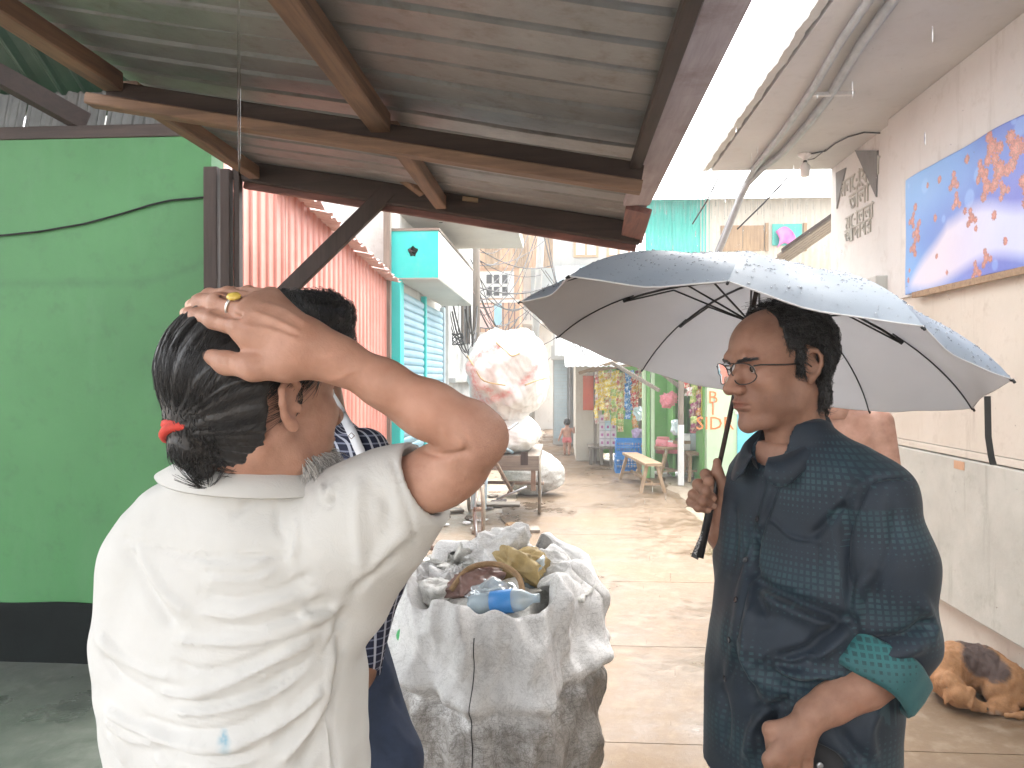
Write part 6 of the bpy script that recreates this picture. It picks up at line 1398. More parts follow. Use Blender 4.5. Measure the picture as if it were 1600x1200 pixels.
m = MB(); m.tube([UC - UA * .26, UC - UA * .29, UC - UA * .45], [.0065, .0085, .0085], 12); hd = m.build('handle', M['black'], um, smooth=True, world=True)
# loose wrist strap, flat, hanging under the grip, with silvery lettering
M['silver_print'] = simple('silver_print', (.45, .45, .45), .4, .2)
a = UC - UA * .40; b = P(1085, 872, proj(a)[2] - .01); dirn = nrm(b - a); sx = nrm(np.cross(dirn, CF))
m = MB(); m.bar(a, b, .0018, .0165, up=sx, e=0); m.build('strap', M['black'], um, world=True)
for k, (bd_, q_) in enumerate((('ANDA', .02), ('ANDINA', .44))):
    o = text_obj(bd_, .0105, 'strap_lettering', M['silver_print'], um, None, None, .0003, 'LEFT'); Q = Matrix((Vector(-dirn), Vector(sx if sx[0] < 0 else -sx), Vector(-CF))).transposed(); Q = Matrix((Vector(-dirn), Vector(np.cross(-CF, -dirn)), Vector(-CF))).transposed().to_4x4()
    p = a + (b - a) * min(q_ + .42, .97) - CF * .0022; Q.translation = Vector(p) - um.location; 
    o.matrix_local = Q
# closing strap hanging from the rim
tip = rib_pt(5.45, 1.0); m = MB(); tp_ = rib_pt(5, 1.0) * .58 + rib_pt(6, 1.0) * .42 - UA * .004; e_ = [tp_ + np.array(q_) for q_ in ((0, 0, .006), (.001, 0, -.03), (0, -.004, -.075), (.005, -.006, -.115), (.009, -.006, -.13))]
m.slabgrid(np.array([[p + CR * w + CF * .004 * w for p in e_] for w in (-.0065, .0065)]), .0015); m.build('tie_strap', M['black'], um, world=True)
# ================================================================== SACK, CART, STALLS
def woven(name, lo, hi, dirt, sc=1.6):
    t = NT(name, .55, 0, .4); v = t.co('Object'); n1 = t.noise(sc * 2, 8, .7, v); n2 = t.noise(9, 8, .75, v); gr = t.attr('dirt').outputs['Fac']
    c = t.ramp(n1, [(.35, lo), (.65, hi)])
    f = t.math('ADD', gr, t.math('MULTIPLY', t.math('SUBTRACT', n2, .5), 1.6)); c = t.mix(t.ramp(f, [(.4, .0), (.95, .8)]), c, dirt)
    dk = tuple(x * .45 for x in dirt)
    for k_, (s_, w_, a_) in enumerate(((7, .02, .5), (17, .025, .5), (44, .035, .45))):      # thin dark lines where grime sits in the creases
        n_ = t.noise(s_, 5, .7, v, dist=.9); ln = t.math('ABSOLUTE', t.math('SUBTRACT', n_, .5)); c = t.mix(t.math('MULTIPLY', t.ramp(ln, [(0, a_), (w_, 0)]), t.math('MULTIPLY_ADD', gr, .7, .4)), c, dk)
        if k_ < 1: t.bump(ln, .25, .01)
    for sc_ in ((500, 500, 10), (10, 10, 500)):
        w1 = t.noise(1, 2, .5, t.co('Object', sc_)); c = t.mix(t.math('MULTIPLY', t.ramp(w1, [(.55, 0), (.72, .55)]), t.math('MULTIPLY_ADD', gr, .7, .25)), c, dk)
    t.color(c); return t.m
M['sack'] = woven('woven_plastic_sack', (.66, .65, .63), (.78, .77, .76), (.2, .17, .14)); M['sack_inner'] = woven('sack_inside', (.55, .54, .5), (.68, .67, .63), (.24, .2, .16))
SC = PG(760, 1190); SC = np.array([-.235, 2.42, 0]); sk = empty('scrap_sack', SC, label='huge dirty woven sack of scrap standing open in the lane', cat='sack')
n, k = 220, 110; G = np.zeros((n, k, 3)); dirt = np.zeros((n, k)); r_ = np.random.default_rng(12); ph = r_.uniform(0, 6.3, 12)
prof = [(0, .0, .24), (.06, .02, .31), (.25, .2, .36), (.55, .5, .37), (.8, .72, .365), (.93, .86, .35), (.985, .92, .325), (1.0, .95, .305)]
for i in range(n):
    a = 2 * math.pi * i / (n - 1)
    for j in range(k):
        q_ = j / (k - 1); 
        if q_ < .84:
            s_ = q_ / .84; z = np.interp(s_, [p[0] for p in prof], [p[1] for p in prof]); r = np.interp(s_, [p[0] for p in prof], [p[2] for p in prof])
        else:
            s_ = (q_ - .84) / .16; z = .95 - .06 * s_ ** 1.2; r = .305 - .06 * math.sin(s_ * 1.4)
        lump = .016 * math.sin(3 * a + ph[0] + 4 * z) + .012 * math.sin(5 * a + ph[1] - 6 * z) + .008 * math.sin(11 * a + 9 * z + ph[2]) + .012 * math.sin(9 * z + 2 * a + ph[3]) + .004 * math.sin(23 * a + 17 * z + ph[4]) + .005 * math.sin(31 * z + 4 * a)
        crease = -.016 * math.exp(-((z - .655 - .03 * math.sin(2 * a + 1)) / .018) ** 2) + .024 * math.exp(-((z - .705 - .03 * math.sin(2 * a + 1)) / .03) ** 2)
        top = max(0, q_ - .66) / .34; rim = top * (.03 * math.sin(2 * a + ph[5]) + .04 * math.sin(5 * a + ph[6]) + .026 * math.sin(9 * a + ph[7]) + .014 * math.sin(17 * a))
        r2 = r + lump + crease + .5 * rim * (1 - .2 * top); G[i, j] = (SC[0] + r2 * 1.0 * math.cos(a), SC[1] + r2 * math.sin(a), max(0.004, z + rim * .9 + (.075 * math.sin(a + .25)) * top)); dirt[i, j] = .95 - .95 * np.clip((z - .62 - .03 * math.sin(2 * a + 1)) / .1, 0, 1) + .15 * math.sin(2 * a + 3 * z)
# dark grey-green patch, as if the lower half were a darker second sack
U_ = G - SC; U_ = U_ / np.array([.35, .35, .6]); rid = np.zeros(G.shape[:2])
for f in (3, 4.5, 7, 10, 15):
    for _ in range(3):
        q1, q2 = nrm(r_.normal(size=3)), nrm(r_.normal(size=3)); rid += .0135 / (f / 3) ** .8 * (1 - 2 * np.abs(np.sin(f * (U_ @ q1) + r_.uniform(0, 6) + .9 * np.sin(f * .7 * (U_ @ q2)))))
G[..., :2] += (U_[..., :2] / (np.linalg.norm(U_[..., :2], axis=-1, keepdims=True) + 1e-6)) * rid[..., None]; G[..., 2] *= 1.05
G[-1] = G[0]; m = MB(); m.grid(G); m.v = [tuple(p) for p in wpar(sk, m.v)]; me = m.mesh('sack_wall', M['sack'], True); a_ = me.attributes.new('dirt', 'FLOAT', 'POINT'); a_.data.foreach_set('value', dirt.reshape(-1).astype(np.float32)); o = link('sack_wall', me, sk); md = o.modifiers.new('s', 'SOLIDIFY'); md.thickness = .003; md.offset = -1
m = MB(); m.tube([G[int(n * .745), j] + np.array([0, -.002, 0]) for j in range(5, 88)], .0016, 5); m.build('seam', M['black'], sk, world=True)
# scrap showing in the mouth: crumpled sacks, brown folded bag, bottle, rope
def crumple(name, c, size, mat, par, seed, rz=0, flat=.5, amp=.25, h=.006, tilt=(0, 0)):
    r_ = np.random.default_rng(seed); n, m_ = 64, 40; V = []; F = []
    for i in range(m_ + 1):
        th = math.pi * i / m_
        for j in range(n): V.append((math.sin(th) * math.cos(2 * math.pi * j / n), math.sin(th) * math.sin(2 * math.pi * j / n), math.cos(th)))
    V = np.array(V); d = np.zeros(len(V))
    for f in (1.5, 2.5, 4, 6, 9):
        q = nrm(r_.normal(size=3)); q2 = nrm(r_.normal(size=3)); d += amp / f ** .8 * (1 - 2 * np.abs(np.sin(f * (V @ q) * 1.3 + r_.uniform(0, 6) + np.sin(f * (V @ q2)))))
    V = V * (1 + d)[:, None] * np.array(size); Q = np.array(Euler((tilt[0], tilt[1], rz)).to_matrix()); V = V @ Q.T + np.array(c)
    F = np.array([(i * n + j, i * n + (j + 1) % n, (i + 1) * n + (j + 1) % n, (i + 1) * n + j) for i in range(m_) for j in range(n)]); return npobj(name, V, F, mat, par, attrs={'dirt': np.full(len(V), .12)})
M['bag_brown'] = simple('brown_plastic_bag', (.22, .13, .11), .35, .4, 10, bump=.4, bscale=30, bdist=.01); M['bag_yellow'] = simple('yellow_woven_bag', (.42, .31, .14), .6, .3, 18, bump=.4, bscale=200); M['rope'] = simple('jute_rope', (.3, .19, .1), .9, .3, 60, bump=.5, bscale=200)
t = NT('clear_plastic', .12, 0, .5); t.b.inputs['Base Color'].default_value = (.75, .88, .95, 1); t.b.inputs['Transmission Weight'].default_value = .6; t.bump(t.noise(30, 4, .6), .4, .006); M['clear'] = t.m
M['blue_label'] = simple('blue_label', (.06, .25, .6), .4, .15)
zq = .9
crumple('crumpled_liner', SC + [0, .0, .84], (.25, .25, .12), M['sack_inner'], sk, 3)
for c_, sz, mt, sd, lab, rz, nm in (((-.02, -.05, .9), (.1, .06, .06), M['bag_brown'], 5, 'shiny brown plastic bag in the mouth of the scrap sack', .5, 'plastic_bag'), ((.1, .04, .93), (.1, .07, .065), M['bag_yellow'], 8, 'yellow printed woven bag crumpled in the mouth of the sack', -.4, 'woven_bag'),
                                ((-.16, -.06, .86), (.07, .08, .05), M['sack_inner'], 9, 'grey woven scrap folded at one side of the sack mouth', .2, 'woven_scrap'), ((.2, .06, .9), (.08, .1, .07), M['sack'], 10, 'whitish plastic scrap on the far rim of the sack', .9, 'plastic_scrap'), ((.02, -.13, .88), (.085, .05, .045), M['clear'], 14, 'clear crumpled plastic sheet in the sack mouth', .2, 'plastic_sheet'), ((.03, .16, .95), (.14, .07, .08), M['sack'], 15, 'white crumpled sacking piled at the back of the sack mouth', .1, 'sacking')):
    tag(crumple(nm, SC + np.array(c_) + [0, 0, .07], sz, mt, None, sd, rz), lab, 'scrap', 'scrap in the sack')
rs_ = random.Random(9)
for k in range(11):
    a = rs_.uniform(0, 6.28); rr = rs_.uniform(.08, .25); sz = rs_.uniform(.07, .13)
    tag(crumple('sheet_scrap', SC + np.array([rr * math.cos(a), rr * math.sin(a), .9 + .05 * math.sin(a) + rs_.uniform(-.01, .03)]), (sz, sz * .8, .05), rs_.choice([M['sack'], M['sack_inner'], M['sack'], M['clear']]), None, 60 + k, rs_.uniform(0, 3), amp=.5, tilt=(rs_.uniform(-.5, .5), rs_.uniform(-.5, .5))), 'pale crumpled plastic sheet among the scrap heaped in the sack', 'scrap', 'scrap in the sack')
b0 = SC + np.array([.06, -.17, .945]); bo = empty('plastic_bottle', b0, label='clear plastic bottle with blue label lying across the sack mouth', cat='bottle', group='scrap in the sack'); ax = Matrix.Rotation(R(80), 4, 'Y') @ Matrix.Rotation(R(10), 4, 'X')
m = MB(); m.lathe([(.001, -.1), (.03, -.1), (.033, -.09), (.031, -.04), (.033, .04), (.03, .06), (.013, .09), (.013, .11), (.001, .11)], 16, ax); m.build('bottle', M['clear'], bo, smooth=True)
m = MB(); m.lathe([(.0335, -.035), (.0345, -.034), (.0345, .03), (.0335, .031)], 16, ax); m.build('label_band', M['blue_label'], bo, smooth=True)
g0 = SC + np.array([-.24, -.14, .83]); M['green_pl'] = simple('green_plastic', (.03, .35, .1), .3, .15); m = MB(); m.lathe([(.001, -.02), (.022, -.02), (.024, 0), (.016, .02), (.001, .03)], 14, Matrix.Rotation(1.2, 4, 'X')); tag(m.build('bottle_cap', M['green_pl'], None, smooth=True, loc=g0), 'green bottle top peeping from the side of the sack', 'bottle top', 'scrap in the sack')
rp = [SC + np.array([.3 * math.cos(a) * (1 + .05 * math.sin(5 * a)), .3 * math.sin(a) - .0, .83 + .03 * math.sin(3 * a)]) for a in np.linspace(3.3, 4.9, 30)]; rp = [SC + np.array((-.1, -.13, .9)), SC + np.array((-.05, -.09, .955)), SC + np.array((.03, -.07, .965)), SC + np.array((.1, -.11, .94)), SC + np.array((.12, -.18, .88))]
m = MB(); m.tube(smooth_line([p_ + np.array([0, 0, .065]) for p_ in rp], 6), .009, 7); tag(m.build('rope', M['rope'], smooth=True), 'brown jute rope looped over the scrap in the sack', 'rope', 'scrap in the sack')

# ---- cargo tricycle facing us with a giant bundle
tr = empty('cargo_tricycle', (-.6, 8.4, 0), label='rusty cargo tricycle with spoked wheels parked under a huge bundle', cat='tricycle')
M['tyre'] = simple('muddy_tyre', (.2, .17, .13), .8, .4, 12, bump=.3, bscale=80); M['rust'] = simple('rusty_steel', (.2, .13, .09), .6, .4, 15, metal=.3, dirt=(.3, .25, .2)); M['tube_blue'] = simple('pale_blue_tube', (.35, .48, .55), .45, .2, 20, dirt=(.2, .14, .1)); M['bed_wood'] = M['wood_greyx']
def wheel(c, yaw, Rr=.34, par=tr):
    c = np.array(c, float); w = empty('wheel', np.array(c) - np.array(par.location), yaw); w.parent = par
    m = MB(); a = np.linspace(0, 2 * math.pi, 41); m.tube([(0, (Rr - .018) * math.cos(t_), (Rr - .018) * math.sin(t_)) for t_ in a], .019, 8, False); m.build('tyre', M['tyre'], w, smooth=True)
    m = MB(); m.tube([(0, (Rr - .045) * math.cos(t_), (Rr - .045) * math.sin(t_)) for t_ in a], .011, 6, False); m.build('rim', M['steel'], w, smooth=True)
    m = MB(); m.tube([(-.05, 0, 0), (.05, 0, 0)], .022, 10); m.build('hub', M['rust'], w, smooth=True)
    for k in range(18):
        t_ = 2 * math.pi * k / 18; s_ = 1 if k % 2 else -1; m = MB(); m.tube([(s_ * .035, .02 * math.cos(t_ + .9), .02 * math.sin(t_ + .9)), (0, (Rr - .045) * math.cos(t_), (Rr - .045) * math.sin(t_))], .0022, 4, False); m.build('spoke', M['steel'], w)
    return w
fw = PG(748, 851); wheel((fw[0], fw[1], .34), R(14)); rw1 = PG(843, 803); wheel((rw1[0], rw1[1], .36), R(2), .36); wheel((rw1[0] - .82, rw1[1] + .05, .36), R(2), .36)
F0 = np.array([fw[0], fw[1], .34])
def tb(name, pts, r, mat): m = MB(); m.tube([np.array(p) for p in pts], r, 8); return m.build(name, mat, tr, smooth=True, world=True)
hd_ = F0 + [.06, .3, .5]; tb('fork', [F0 + [.06, 0, 0], F0 + [.07, .08, .38], hd_], .015, M['tube_blue']); tb('fork', [F0 + [-.06, 0, 0], F0 + [-.05, .08, .38], hd_], .015, M['tube_blue']); tb('steering_tube', [hd_, hd_ + [.0, .08, .2]], .018, M['rust'])
tb('handlebar', [hd_ + [-.28, .25, .3], hd_ + [-.2, .12, .24], hd_ + [0, .08, .2], hd_ + [.2, .12, .24], hd_ + [.28, .25, .3]], .013, M['steel']); tb('frame_tube', [hd_ + [0, .02, .05], (F0[0] + .25, fw[1] + .95, .38)], .02, M['rust']); tb('frame_tube', [hd_ + [0, .04, .15], (F0[0] + .25, fw[1] + 1.1, .78)], .018, M['tube_blue'])
tb('axle', [(rw1[0] - .87, rw1[1] + .05, .36), (rw1[0] + .05, rw1[1], .36)], .02, M['rust']); tb('chain_stay', [(F0[0] + .22, fw[1] + .9, .36), (rw1[0] - .3, rw1[1], .36)], .015, M['rust']); tb('crank', [(F0[0] + .1, fw[1] + .85, .3), (F0[0] + .26, fw[1] + .85, .37), (F0[0] + .42, fw[1] + .85, .44)], .013, M['steel'])
y0, y1, x0, x1 = rw1[1] - .75, rw1[1] + .9, rw1[0] - .8, rw1[0] + .02
for k in range(8): cuboid('bed_plank', (x0, y0 + k * .206, .72), (x1, y0 + k * .206 + .196, .745), M['wood_greyx'], tr, .004)
for x in (x0 + .04, x1 - .04): cuboid('bed_rail', (x - .03, y0, .62), (x + .03, y1, .718), M['wood_greyy'], tr, .005)
cuboid('bed_front', (x0, y0 - .03, .6), (x1, y0 - .004, .76), M['wood_greyx'], tr, .005); cuboid('bed_strut', (x1 - .09, y0, .38), (x1 - .04, y0 + .05, .62), M['rust'], tr); cuboid('bed_strut', (x0 + .04, y0, .38), (x0 + .09, y0 + .05, .62), M['rust'], tr); cuboid('bed_strut', (x1 - .2, y0 - .035, .66), (x1 - .12, y0 - .031, .8), M['wood_darkz'], tr)
# bundles on the cart
def bundle(name, c, rad, mat, lab, seed, amp=.12, grp=None, red=False):
    r_ = np.random.default_rng(seed); n, m_ = 140, 90; th, phi_ = np.meshgrid(np.linspace(0, math.pi, m_ + 1), np.linspace(0, 2 * math.pi, n, endpoint=False), indexing='ij'); U = np.stack([np.sin(th) * np.cos(phi_), np.sin(th) * np.sin(phi_), np.cos(th)], -1).reshape(-1, 3); d = np.zeros(len(U))
    for f in (2, 3, 4, 6, 9, 14, 20):
        q = nrm(r_.normal(size=3)); q2 = nrm(r_.normal(size=3)); d += amp / f * (1 - 2 * np.abs(np.sin(f * (U @ q) + r_.uniform(0, 6) + .8 * np.sin(f * (U @ q2)))))
    V = U * (1 + d)[:, None] * np.array(rad) + np.array(c); F = np.array([(i * n + j, i * n + (j + 1) % n, (i + 1) * n + (j + 1) % n, (i + 1) * n + j) for i in range(m_) for j in range(n)]); uu, vv, dd = proj(V)
    redm = np.zeros(len(V))
    if red:
        for L, w in (([(728, 576), (742, 560), (760, 548), (778, 542)], 4), ([(735, 572), (744, 606), (750, 630)], 6), ([(750, 630), (775, 622), (800, 610)], 5), ([(815, 598), (830, 585), (838, 575)], 4), ([(757, 606), (766, 612)], 5)): redm = np.maximum(redm, np.clip(1.6 - seg_dist(uu, vv, L) / w, 0, 1) * (V[:, 1] < c[1]))
    o = npobj(name, V, F, mat, None, attrs={'dirt': np.full(len(V), .12 if red else .55), 'red': redm}); return tag(o, lab, 'bundle', grp)
t = NT('white_poly_bundle', .5, 0, .4); n1 = t.noise(4, 7, .65); n2 = t.noise(24, 6, .7); c = t.ramp(n1, [(.3, (.6, .6, .57)), (.7, (.74, .74, .72))]); c = t.mix(t.math('MULTIPLY', t.attr('red').outputs['Fac'], t.ramp(n2, [(.4, .15), (.6, .7)])), c, (.6, .16, .14)); t.color(t.mix(t.ramp(n2, [(.62, 0), (.8, .5)]), c, (.35, .3, .22))); t.bump(n1, .4, .04); M['poly'] = t.m
bc = PY(794, 586, 8.75); big = bundle('tarpaulin_bundle', bc, (.52, .6, .53), M['poly'], 'giant round white tarpaulin bundle with red print on the tricycle', 4, .17, 'bundles on the tricycle', True)
bundle('grey_bundle', (x0 + .42, y0 + .75, .95), (.42, .72, .25), M['poly'], 'dirty grey flattened bundle under the giant white one', 6, .07, 'bundles on the tricycle')
bundle('grey_sack', (-.42, 10.6, .3), (.45, .35, .32), M['sack_inner'], 'dirty sack on the ground behind the tricycle', 7, .07)
cord = []
for L, lab in (([(730, 556), (742, 575), (756, 595), (790, 602)], 'yellow cord strapped slanting over the giant bundle'), ([(775, 535), (790, 548), (800, 556), (812, 552)], 'short yellow cord on top of the giant bundle'), ([(820, 602), (840, 594), (858, 590)], 'dark cord tied around the bundle side')):
    pts = []
    for u, v in smooth_line(L, 4):
        rr = ray(u, v); oc = C0 - bc; A_ = rr / np.array([.53, .61, .54]); B_ = oc / np.array([.53, .61, .54]); qa_, qb_, qc_ = A_ @ A_, 2 * A_ @ B_, B_ @ B_ - 1.05; ds = qb_ ** 2 - 4 * qa_ * qc_; pts.append(C0 + rr * ((-qb_ - math.sqrt(max(ds, 0))) / (2 * qa_)))
    m = MB(); m.tube(pts, .008, 5); tag(m.build('cord', M['bag_yellow'], smooth=True), lab, 'cord')
# ---- snack stall
ST = empty('snack_stall', (1.1, 14.6, 0), label='small roadside snack stall hung with packet strips', cat='stall'); YK = 14.4
stx0, stx1 = PY(912, 650, YK)[0], PY(1006, 650, YK)[0]
M['red_board'] = plaster('red_board', (.5, .1, .06), (.58, .16, .09), (.4, .15, .1))
cuboid('back_panel', (stx0, YK + 1.0, .1), (stx1 + .5, YK + 1.05, 2.0), M['green2'], ST); cuboid('red_board', (PY(911, 600, YK)[0], YK + .02, PY(911, 641, YK)[2]), (PY(929, 600, YK)[0], YK + .05, PY(911, 587, YK)[2]), M['red_board'], ST)
for u, y in ((930, YK), (1000, YK), (930, YK + 1.0)): p = PY(u, 600, y); m = MB(); m.bar((p[0], y, 0), (p[0], y, 1.85), .06, .06); m.build('post', M['wood_greyz'], ST, world=True)
for k in range(7): cuboid('platform_plank', (stx0 + .08 + k * .16, YK - .25, .3), (stx0 + .23 + k * .16, YK + 1.0, .34), M['wood_greyy'], ST)
for u in (923, 940, 955, 972): p = PY(u, 700, YK - .2); cuboid('platform_leg', (p[0] - .03, YK - .22, 0), (p[0] + .03, YK - .15, .298), M['wood_greyz'], ST)
for k in range(5):
    m = MB(); m.slabgrid(corr((stx0 - .35 + k * .4, YK - .8, 1.78), (1, 0, .02), (0, .97, .18), 2.0, .42, .09, .02, flat=0), .003); m.build('roof_sheet', M['tin_white'], ST, world=True, smooth=True)
for a, b in (((905, 583), (1040, 540)), ((920, 580), (1080, 556))): m = MB(); m.bar(PY(*a, YK - .5), PY(*b, YK - 1.2), .05, .05); m.build('roof_pole', M['wood_palex'], ST, world=True)
# hanging strips of packets: every packet is a little pillow
def pillow(w=.1, h=.12, d=.03):
    G = np.zeros((7, 7, 3))
    m = MB()
    for sg in (1, -1):
        for i in range(7):
            for j in range(7):
                u, v = i / 6, j / 6; G[i, j] = ((u - .5) * w * (1 - .12 * math.sin(math.pi * v)), sg * d * .5 * (math.sin(math.pi * u) * math.sin(math.pi * v)) ** .6, (v - .5) * h)
        m.grid(G if sg < 0 else G[::-1])
    return m
def foil(name, c, c2):
    t = NT(name, .3, .2, .5); n = t.noise(26, 2, .5, dist=.5); oi = t.node('ObjectInfo'); t.color(t.mix(t.ramp(n, [(.5, 0), (.55, .9)]), c, c2)); t.bump(t.noise(50, 3, .6), .4, .006); return t.m
foils = {'yellow': foil('foil_yellow', (.75, .55, .05), (.8, .72, .5)), 'cream': foil('foil_cream', (.66, .55, .3), (.55, .2, .1)), 'green': foil('foil_green', (.35, .5, .14), (.7, .65, .3)), 'blue': foil('foil_blue', (.05, .2, .5), (.5, .6, .75)), 'orange': foil('foil_orange', (.62, .26, .06), (.7, .55, .35)), 'red': foil('foil_red', (.55, .07, .06), (.75, .6, .5)), 'maroon': foil('foil_maroon', (.25, .05, .12), (.5, .4, .3)), 'white': foil('foil_white', (.7, .68, .64), (.6, .25, .25))}
pm = {k: pillow().mesh('packet', f, True) for k, f in foils.items()}; rk = random.Random(5)
def strip(u, v0, n, col, Y, lab, grp, w=1.0):
    p = PY(u, v0, Y); e = empty('packet_strip', p, label=lab, cat='snack strip', group=grp)
    for k in range(n):
        o = link('packet', pm[rk.choice(col)], e, (rk.uniform(-.012, .012), rk.uniform(-.04, .04), -.105 * k), (rk.uniform(-.35, .35), rk.uniform(-.2, .2), rk.uniform(-.7, .7))); o.scale = (w * 1.2, 1.4, 1.1)
    m = MB(); m.tube([(0, .01, .08), (0, .01, -.1 * n)], .003, 4); m.build('string', M['china'], e)
SL = [('thin yellow and red sachet strip at the stall corner nearest the red board', 932, 585, 9, ['yellow', 'red', 'white'], .6), ('bright yellow packet strip second from the red board', 940, 582, 7, ['yellow'], 1), ('yellow and cream packet strip third from the red board', 949, 588, 8, ['yellow', 'cream'], 1), ('cream packet strip in the middle of the snack stall', 959, 586, 9, ['cream', 'yellow', 'green'], 1), ('pale green packet strip beside the blue one', 970, 588, 10, ['green', 'cream'], 1), ('blue packet strip hanging at the snack stall', 981, 586, 8, ['blue'], 1), ('orange and brown packet strip next to the green post', 992, 590, 9, ['orange', 'red'], 1), ('white packet strip hung high by the green post', 1001, 580, 5, ['white', 'cream'], .8)]
for lab, u, v, n_, col, w_ in SL: strip(u, v, n_, col, YK - .1 - .15 * (u > 945) - rk.uniform(0, .1), lab, 'snack strips on the stall', w_)
for lab, u, v, n_, col, w_ in (('red packet strip hanging by the thin brown post', 1074, 590, 3, ['red', 'white'], 1), ('maroon sachet strip hung inside the green stall', 1083, 592, 8, ['maroon', 'green'], .9), ('dark sachet strip next to the yellow cloth', 1092, 590, 8, ['maroon', 'orange'], .9)): strip(u, v, n_, col, 11.9, lab, 'snack strips on the stall', w_)
for k_, (u, col) in enumerate(((937, ['red', 'yellow']), (945, ['green', 'yellow']), (954, ['white', 'orange']), (964, ['yellow', 'red']), (976, ['cream', 'orange']), (987, ['red', 'blue']), (996, ['maroon', 'yellow']))):
    strip(u, 584, 7, col, YK + .45, '%s strip of mixed packets in the back row of the snack stall' % ('first', 'second', 'third', 'fourth', 'fifth', 'sixth', 'seventh')[k_], 'snack strips on the stall', .9)
# cartons on the platform
M['carton'] = simple('printed_carton', (.62, .56, .6), .6, .1); M['carton_blue'] = simple('pale_blue_carton', (.45, .6, .68), .6, .1); M['print_red'] = simple('carton_print', (.4, .12, .3), .6, .2)
for k in range(11):
    r0, c0 = divmod(k, 3); p = np.array([PY(936, 700, YK)[0] + c0 * .105, YK - .12, .34 + r0 * .145]); mat = M['carton_blue'] if c0 == 1 and r0 > 1 else M['carton']
    o = empty('carton', p, label=('pale blue' if mat is M['carton_blue'] else 'pinkish') + ' carton, %s row of the stack, %s column from the red board' % (('bottom', 'second', 'third', 'top')[r0], ('first', 'second', 'third')[c0]), cat='carton', group='cartons stacked on the snack stall')
    m = MB(); m.box((0, 0, 0), (.1, .1, .14)); bevel(m.build('box', mat, o), .003); m = MB(); m.box((.03, -.003, .04), (.07, -.001, .09)); m.build('print', M['print_red'], o)
def crumb(nm, lab, cat, u, v, Y, sz, mat, seed, grp=None): return tag(crumple(nm, PY(u, v, Y), sz, mat, None, seed), lab, cat, grp)
M['lilac'] = simple('lilac_plastic', (.45, .32, .5), .4, .3, 12); crumb('lilac_bag', 'lilac plastic bag on the snack stall counter', 'bag', 1000, 683, 13.9, (.14, .12, .16), M['lilac'], 31); crumb('hanging_polythene', 'crumpled clear polythene bag hung by the snacks', 'bag', 1000, 645, 13.8, (.12, .1, .13), M['clear'], 32)
# blue crates
M['crate_blue'] = simple('blue_crate_plastic', (.02, .2, .55), .4, .15, 20)
def crate(c, w, d, h, lab):
    e = empty('crate', c, label=lab, cat='crate', group='blue crates stacked by the stall')
    for (sx, ax_) in ((-1, 'y'), (1, 'y'), (-1, 'x'), (1, 'x')):
        L = w if ax_ == 'y' else d - .02
        m = MB(); th = .012; 
        def b_(a0, a1, z0, z1):
            if ax_ == 'y': m.box((a0, sx * d / 2 - th / 2, z0), (a1, sx * d / 2 + th / 2, z1))
            else: m.box((sx * w / 2 - th / 2, a0, z0), (sx * w / 2 + th / 2, a1, z1))
        b_(-L / 2, L / 2, 0, .06); b_(-L / 2, L / 2, h - .05, h); b_(-L / 2, L / 2, h * .5, h * .5 + .02)
        nb = 9
        for k in range(nb + 1):
            a = -L / 2 + .008 + (L - .016) * k / nb; b_(a - .008, a + .008, .06, h * .5); b_(a - .008, a + .008, h * .5 + .02, h - .05)
        o = m.build('side', M['crate_blue'], e)
    m = MB(); m.box((-w / 2, -d / 2, .004), (w / 2, d / 2, .015)); m.build('bottom', M['crate_blue'], e); m = MB(); m.box((-w / 2 - .012, -d / 2 - .012, h - .012), (-w / 2 + .012, d / 2 + .012, h + .001)); m.box((w / 2 - .012, -d / 2 - .012, h - .012), (w / 2 + .012, d / 2 + .012, h + .001)); m.box((-w / 2 + .0121, d / 2 - .01, h - .012), (w / 2 - .0121, d / 2 + .012, h + .001)); m.build('rim', M['crate_blue'], e)
cp = PG(986, 740); crate((cp[0], cp[1] + .2, 0), .5, .36, .28, 'lower blue plastic crate standing on the wet lane'); crate((cp[0] + .01, cp[1] + .2, .283), .5, .36, .28, 'upper blue plastic crate of the stacked pair')
# bench
def bench(a, b, h, lab, w=.24, nm='bench'):
    a = np.array([a[0], a[1], 0]); b = np.array([b[0], b[1], 0]); e = empty(nm, a, label=lab, cat='bench'); d = nrm(b - a); s_ = np.cross(d, (0, 0, 1))
    m = MB(); m.bar(a + [0, 0, h - .02], b + [0, 0, h - .02], w, .04, e=.004); m.build('seat', M['wood_palex'], e, world=True)
    for q_ in (.08, .92):
        c = a + (b - a) * q_
        for sg in (-1, 1): m = MB(); m.bar(c + s_ * sg * w * .7 + d * (.05 if q_ > .5 else -.05), c + s_ * sg * w * .3 + [0, 0, h - .04], .045, .045, up=d); m.build('leg', M['wood_palez'], e, world=True)
        m = MB(); m.bar(c - s_ * w * .58 + [0, 0, .12], c + s_ * w * .58 + [0, 0, .12], .03, .03); m.build('stretcher', M['wood_palex'], e, world=True)
    m = MB(); m.bar(a + (b - a) * .08 + [0, 0, .14], a + (b - a) * .92 + [0, 0, .14], .03, .03); m.build('stretcher', M['wood_palex'], e, world=True)
bench(PG(984, 748), PG(1022, 772), .42, 'pale wooden bench standing on the wet lane before the stall', .24)
bench(PG(1020, 742), PG(1056, 748), .5, 'low table plank beside the white post', .5, 'stall_table')
bench(PG(1074, 750), PG(1104, 750), .44, 'rough wooden stool table behind the white post', .35, 'stall_table')
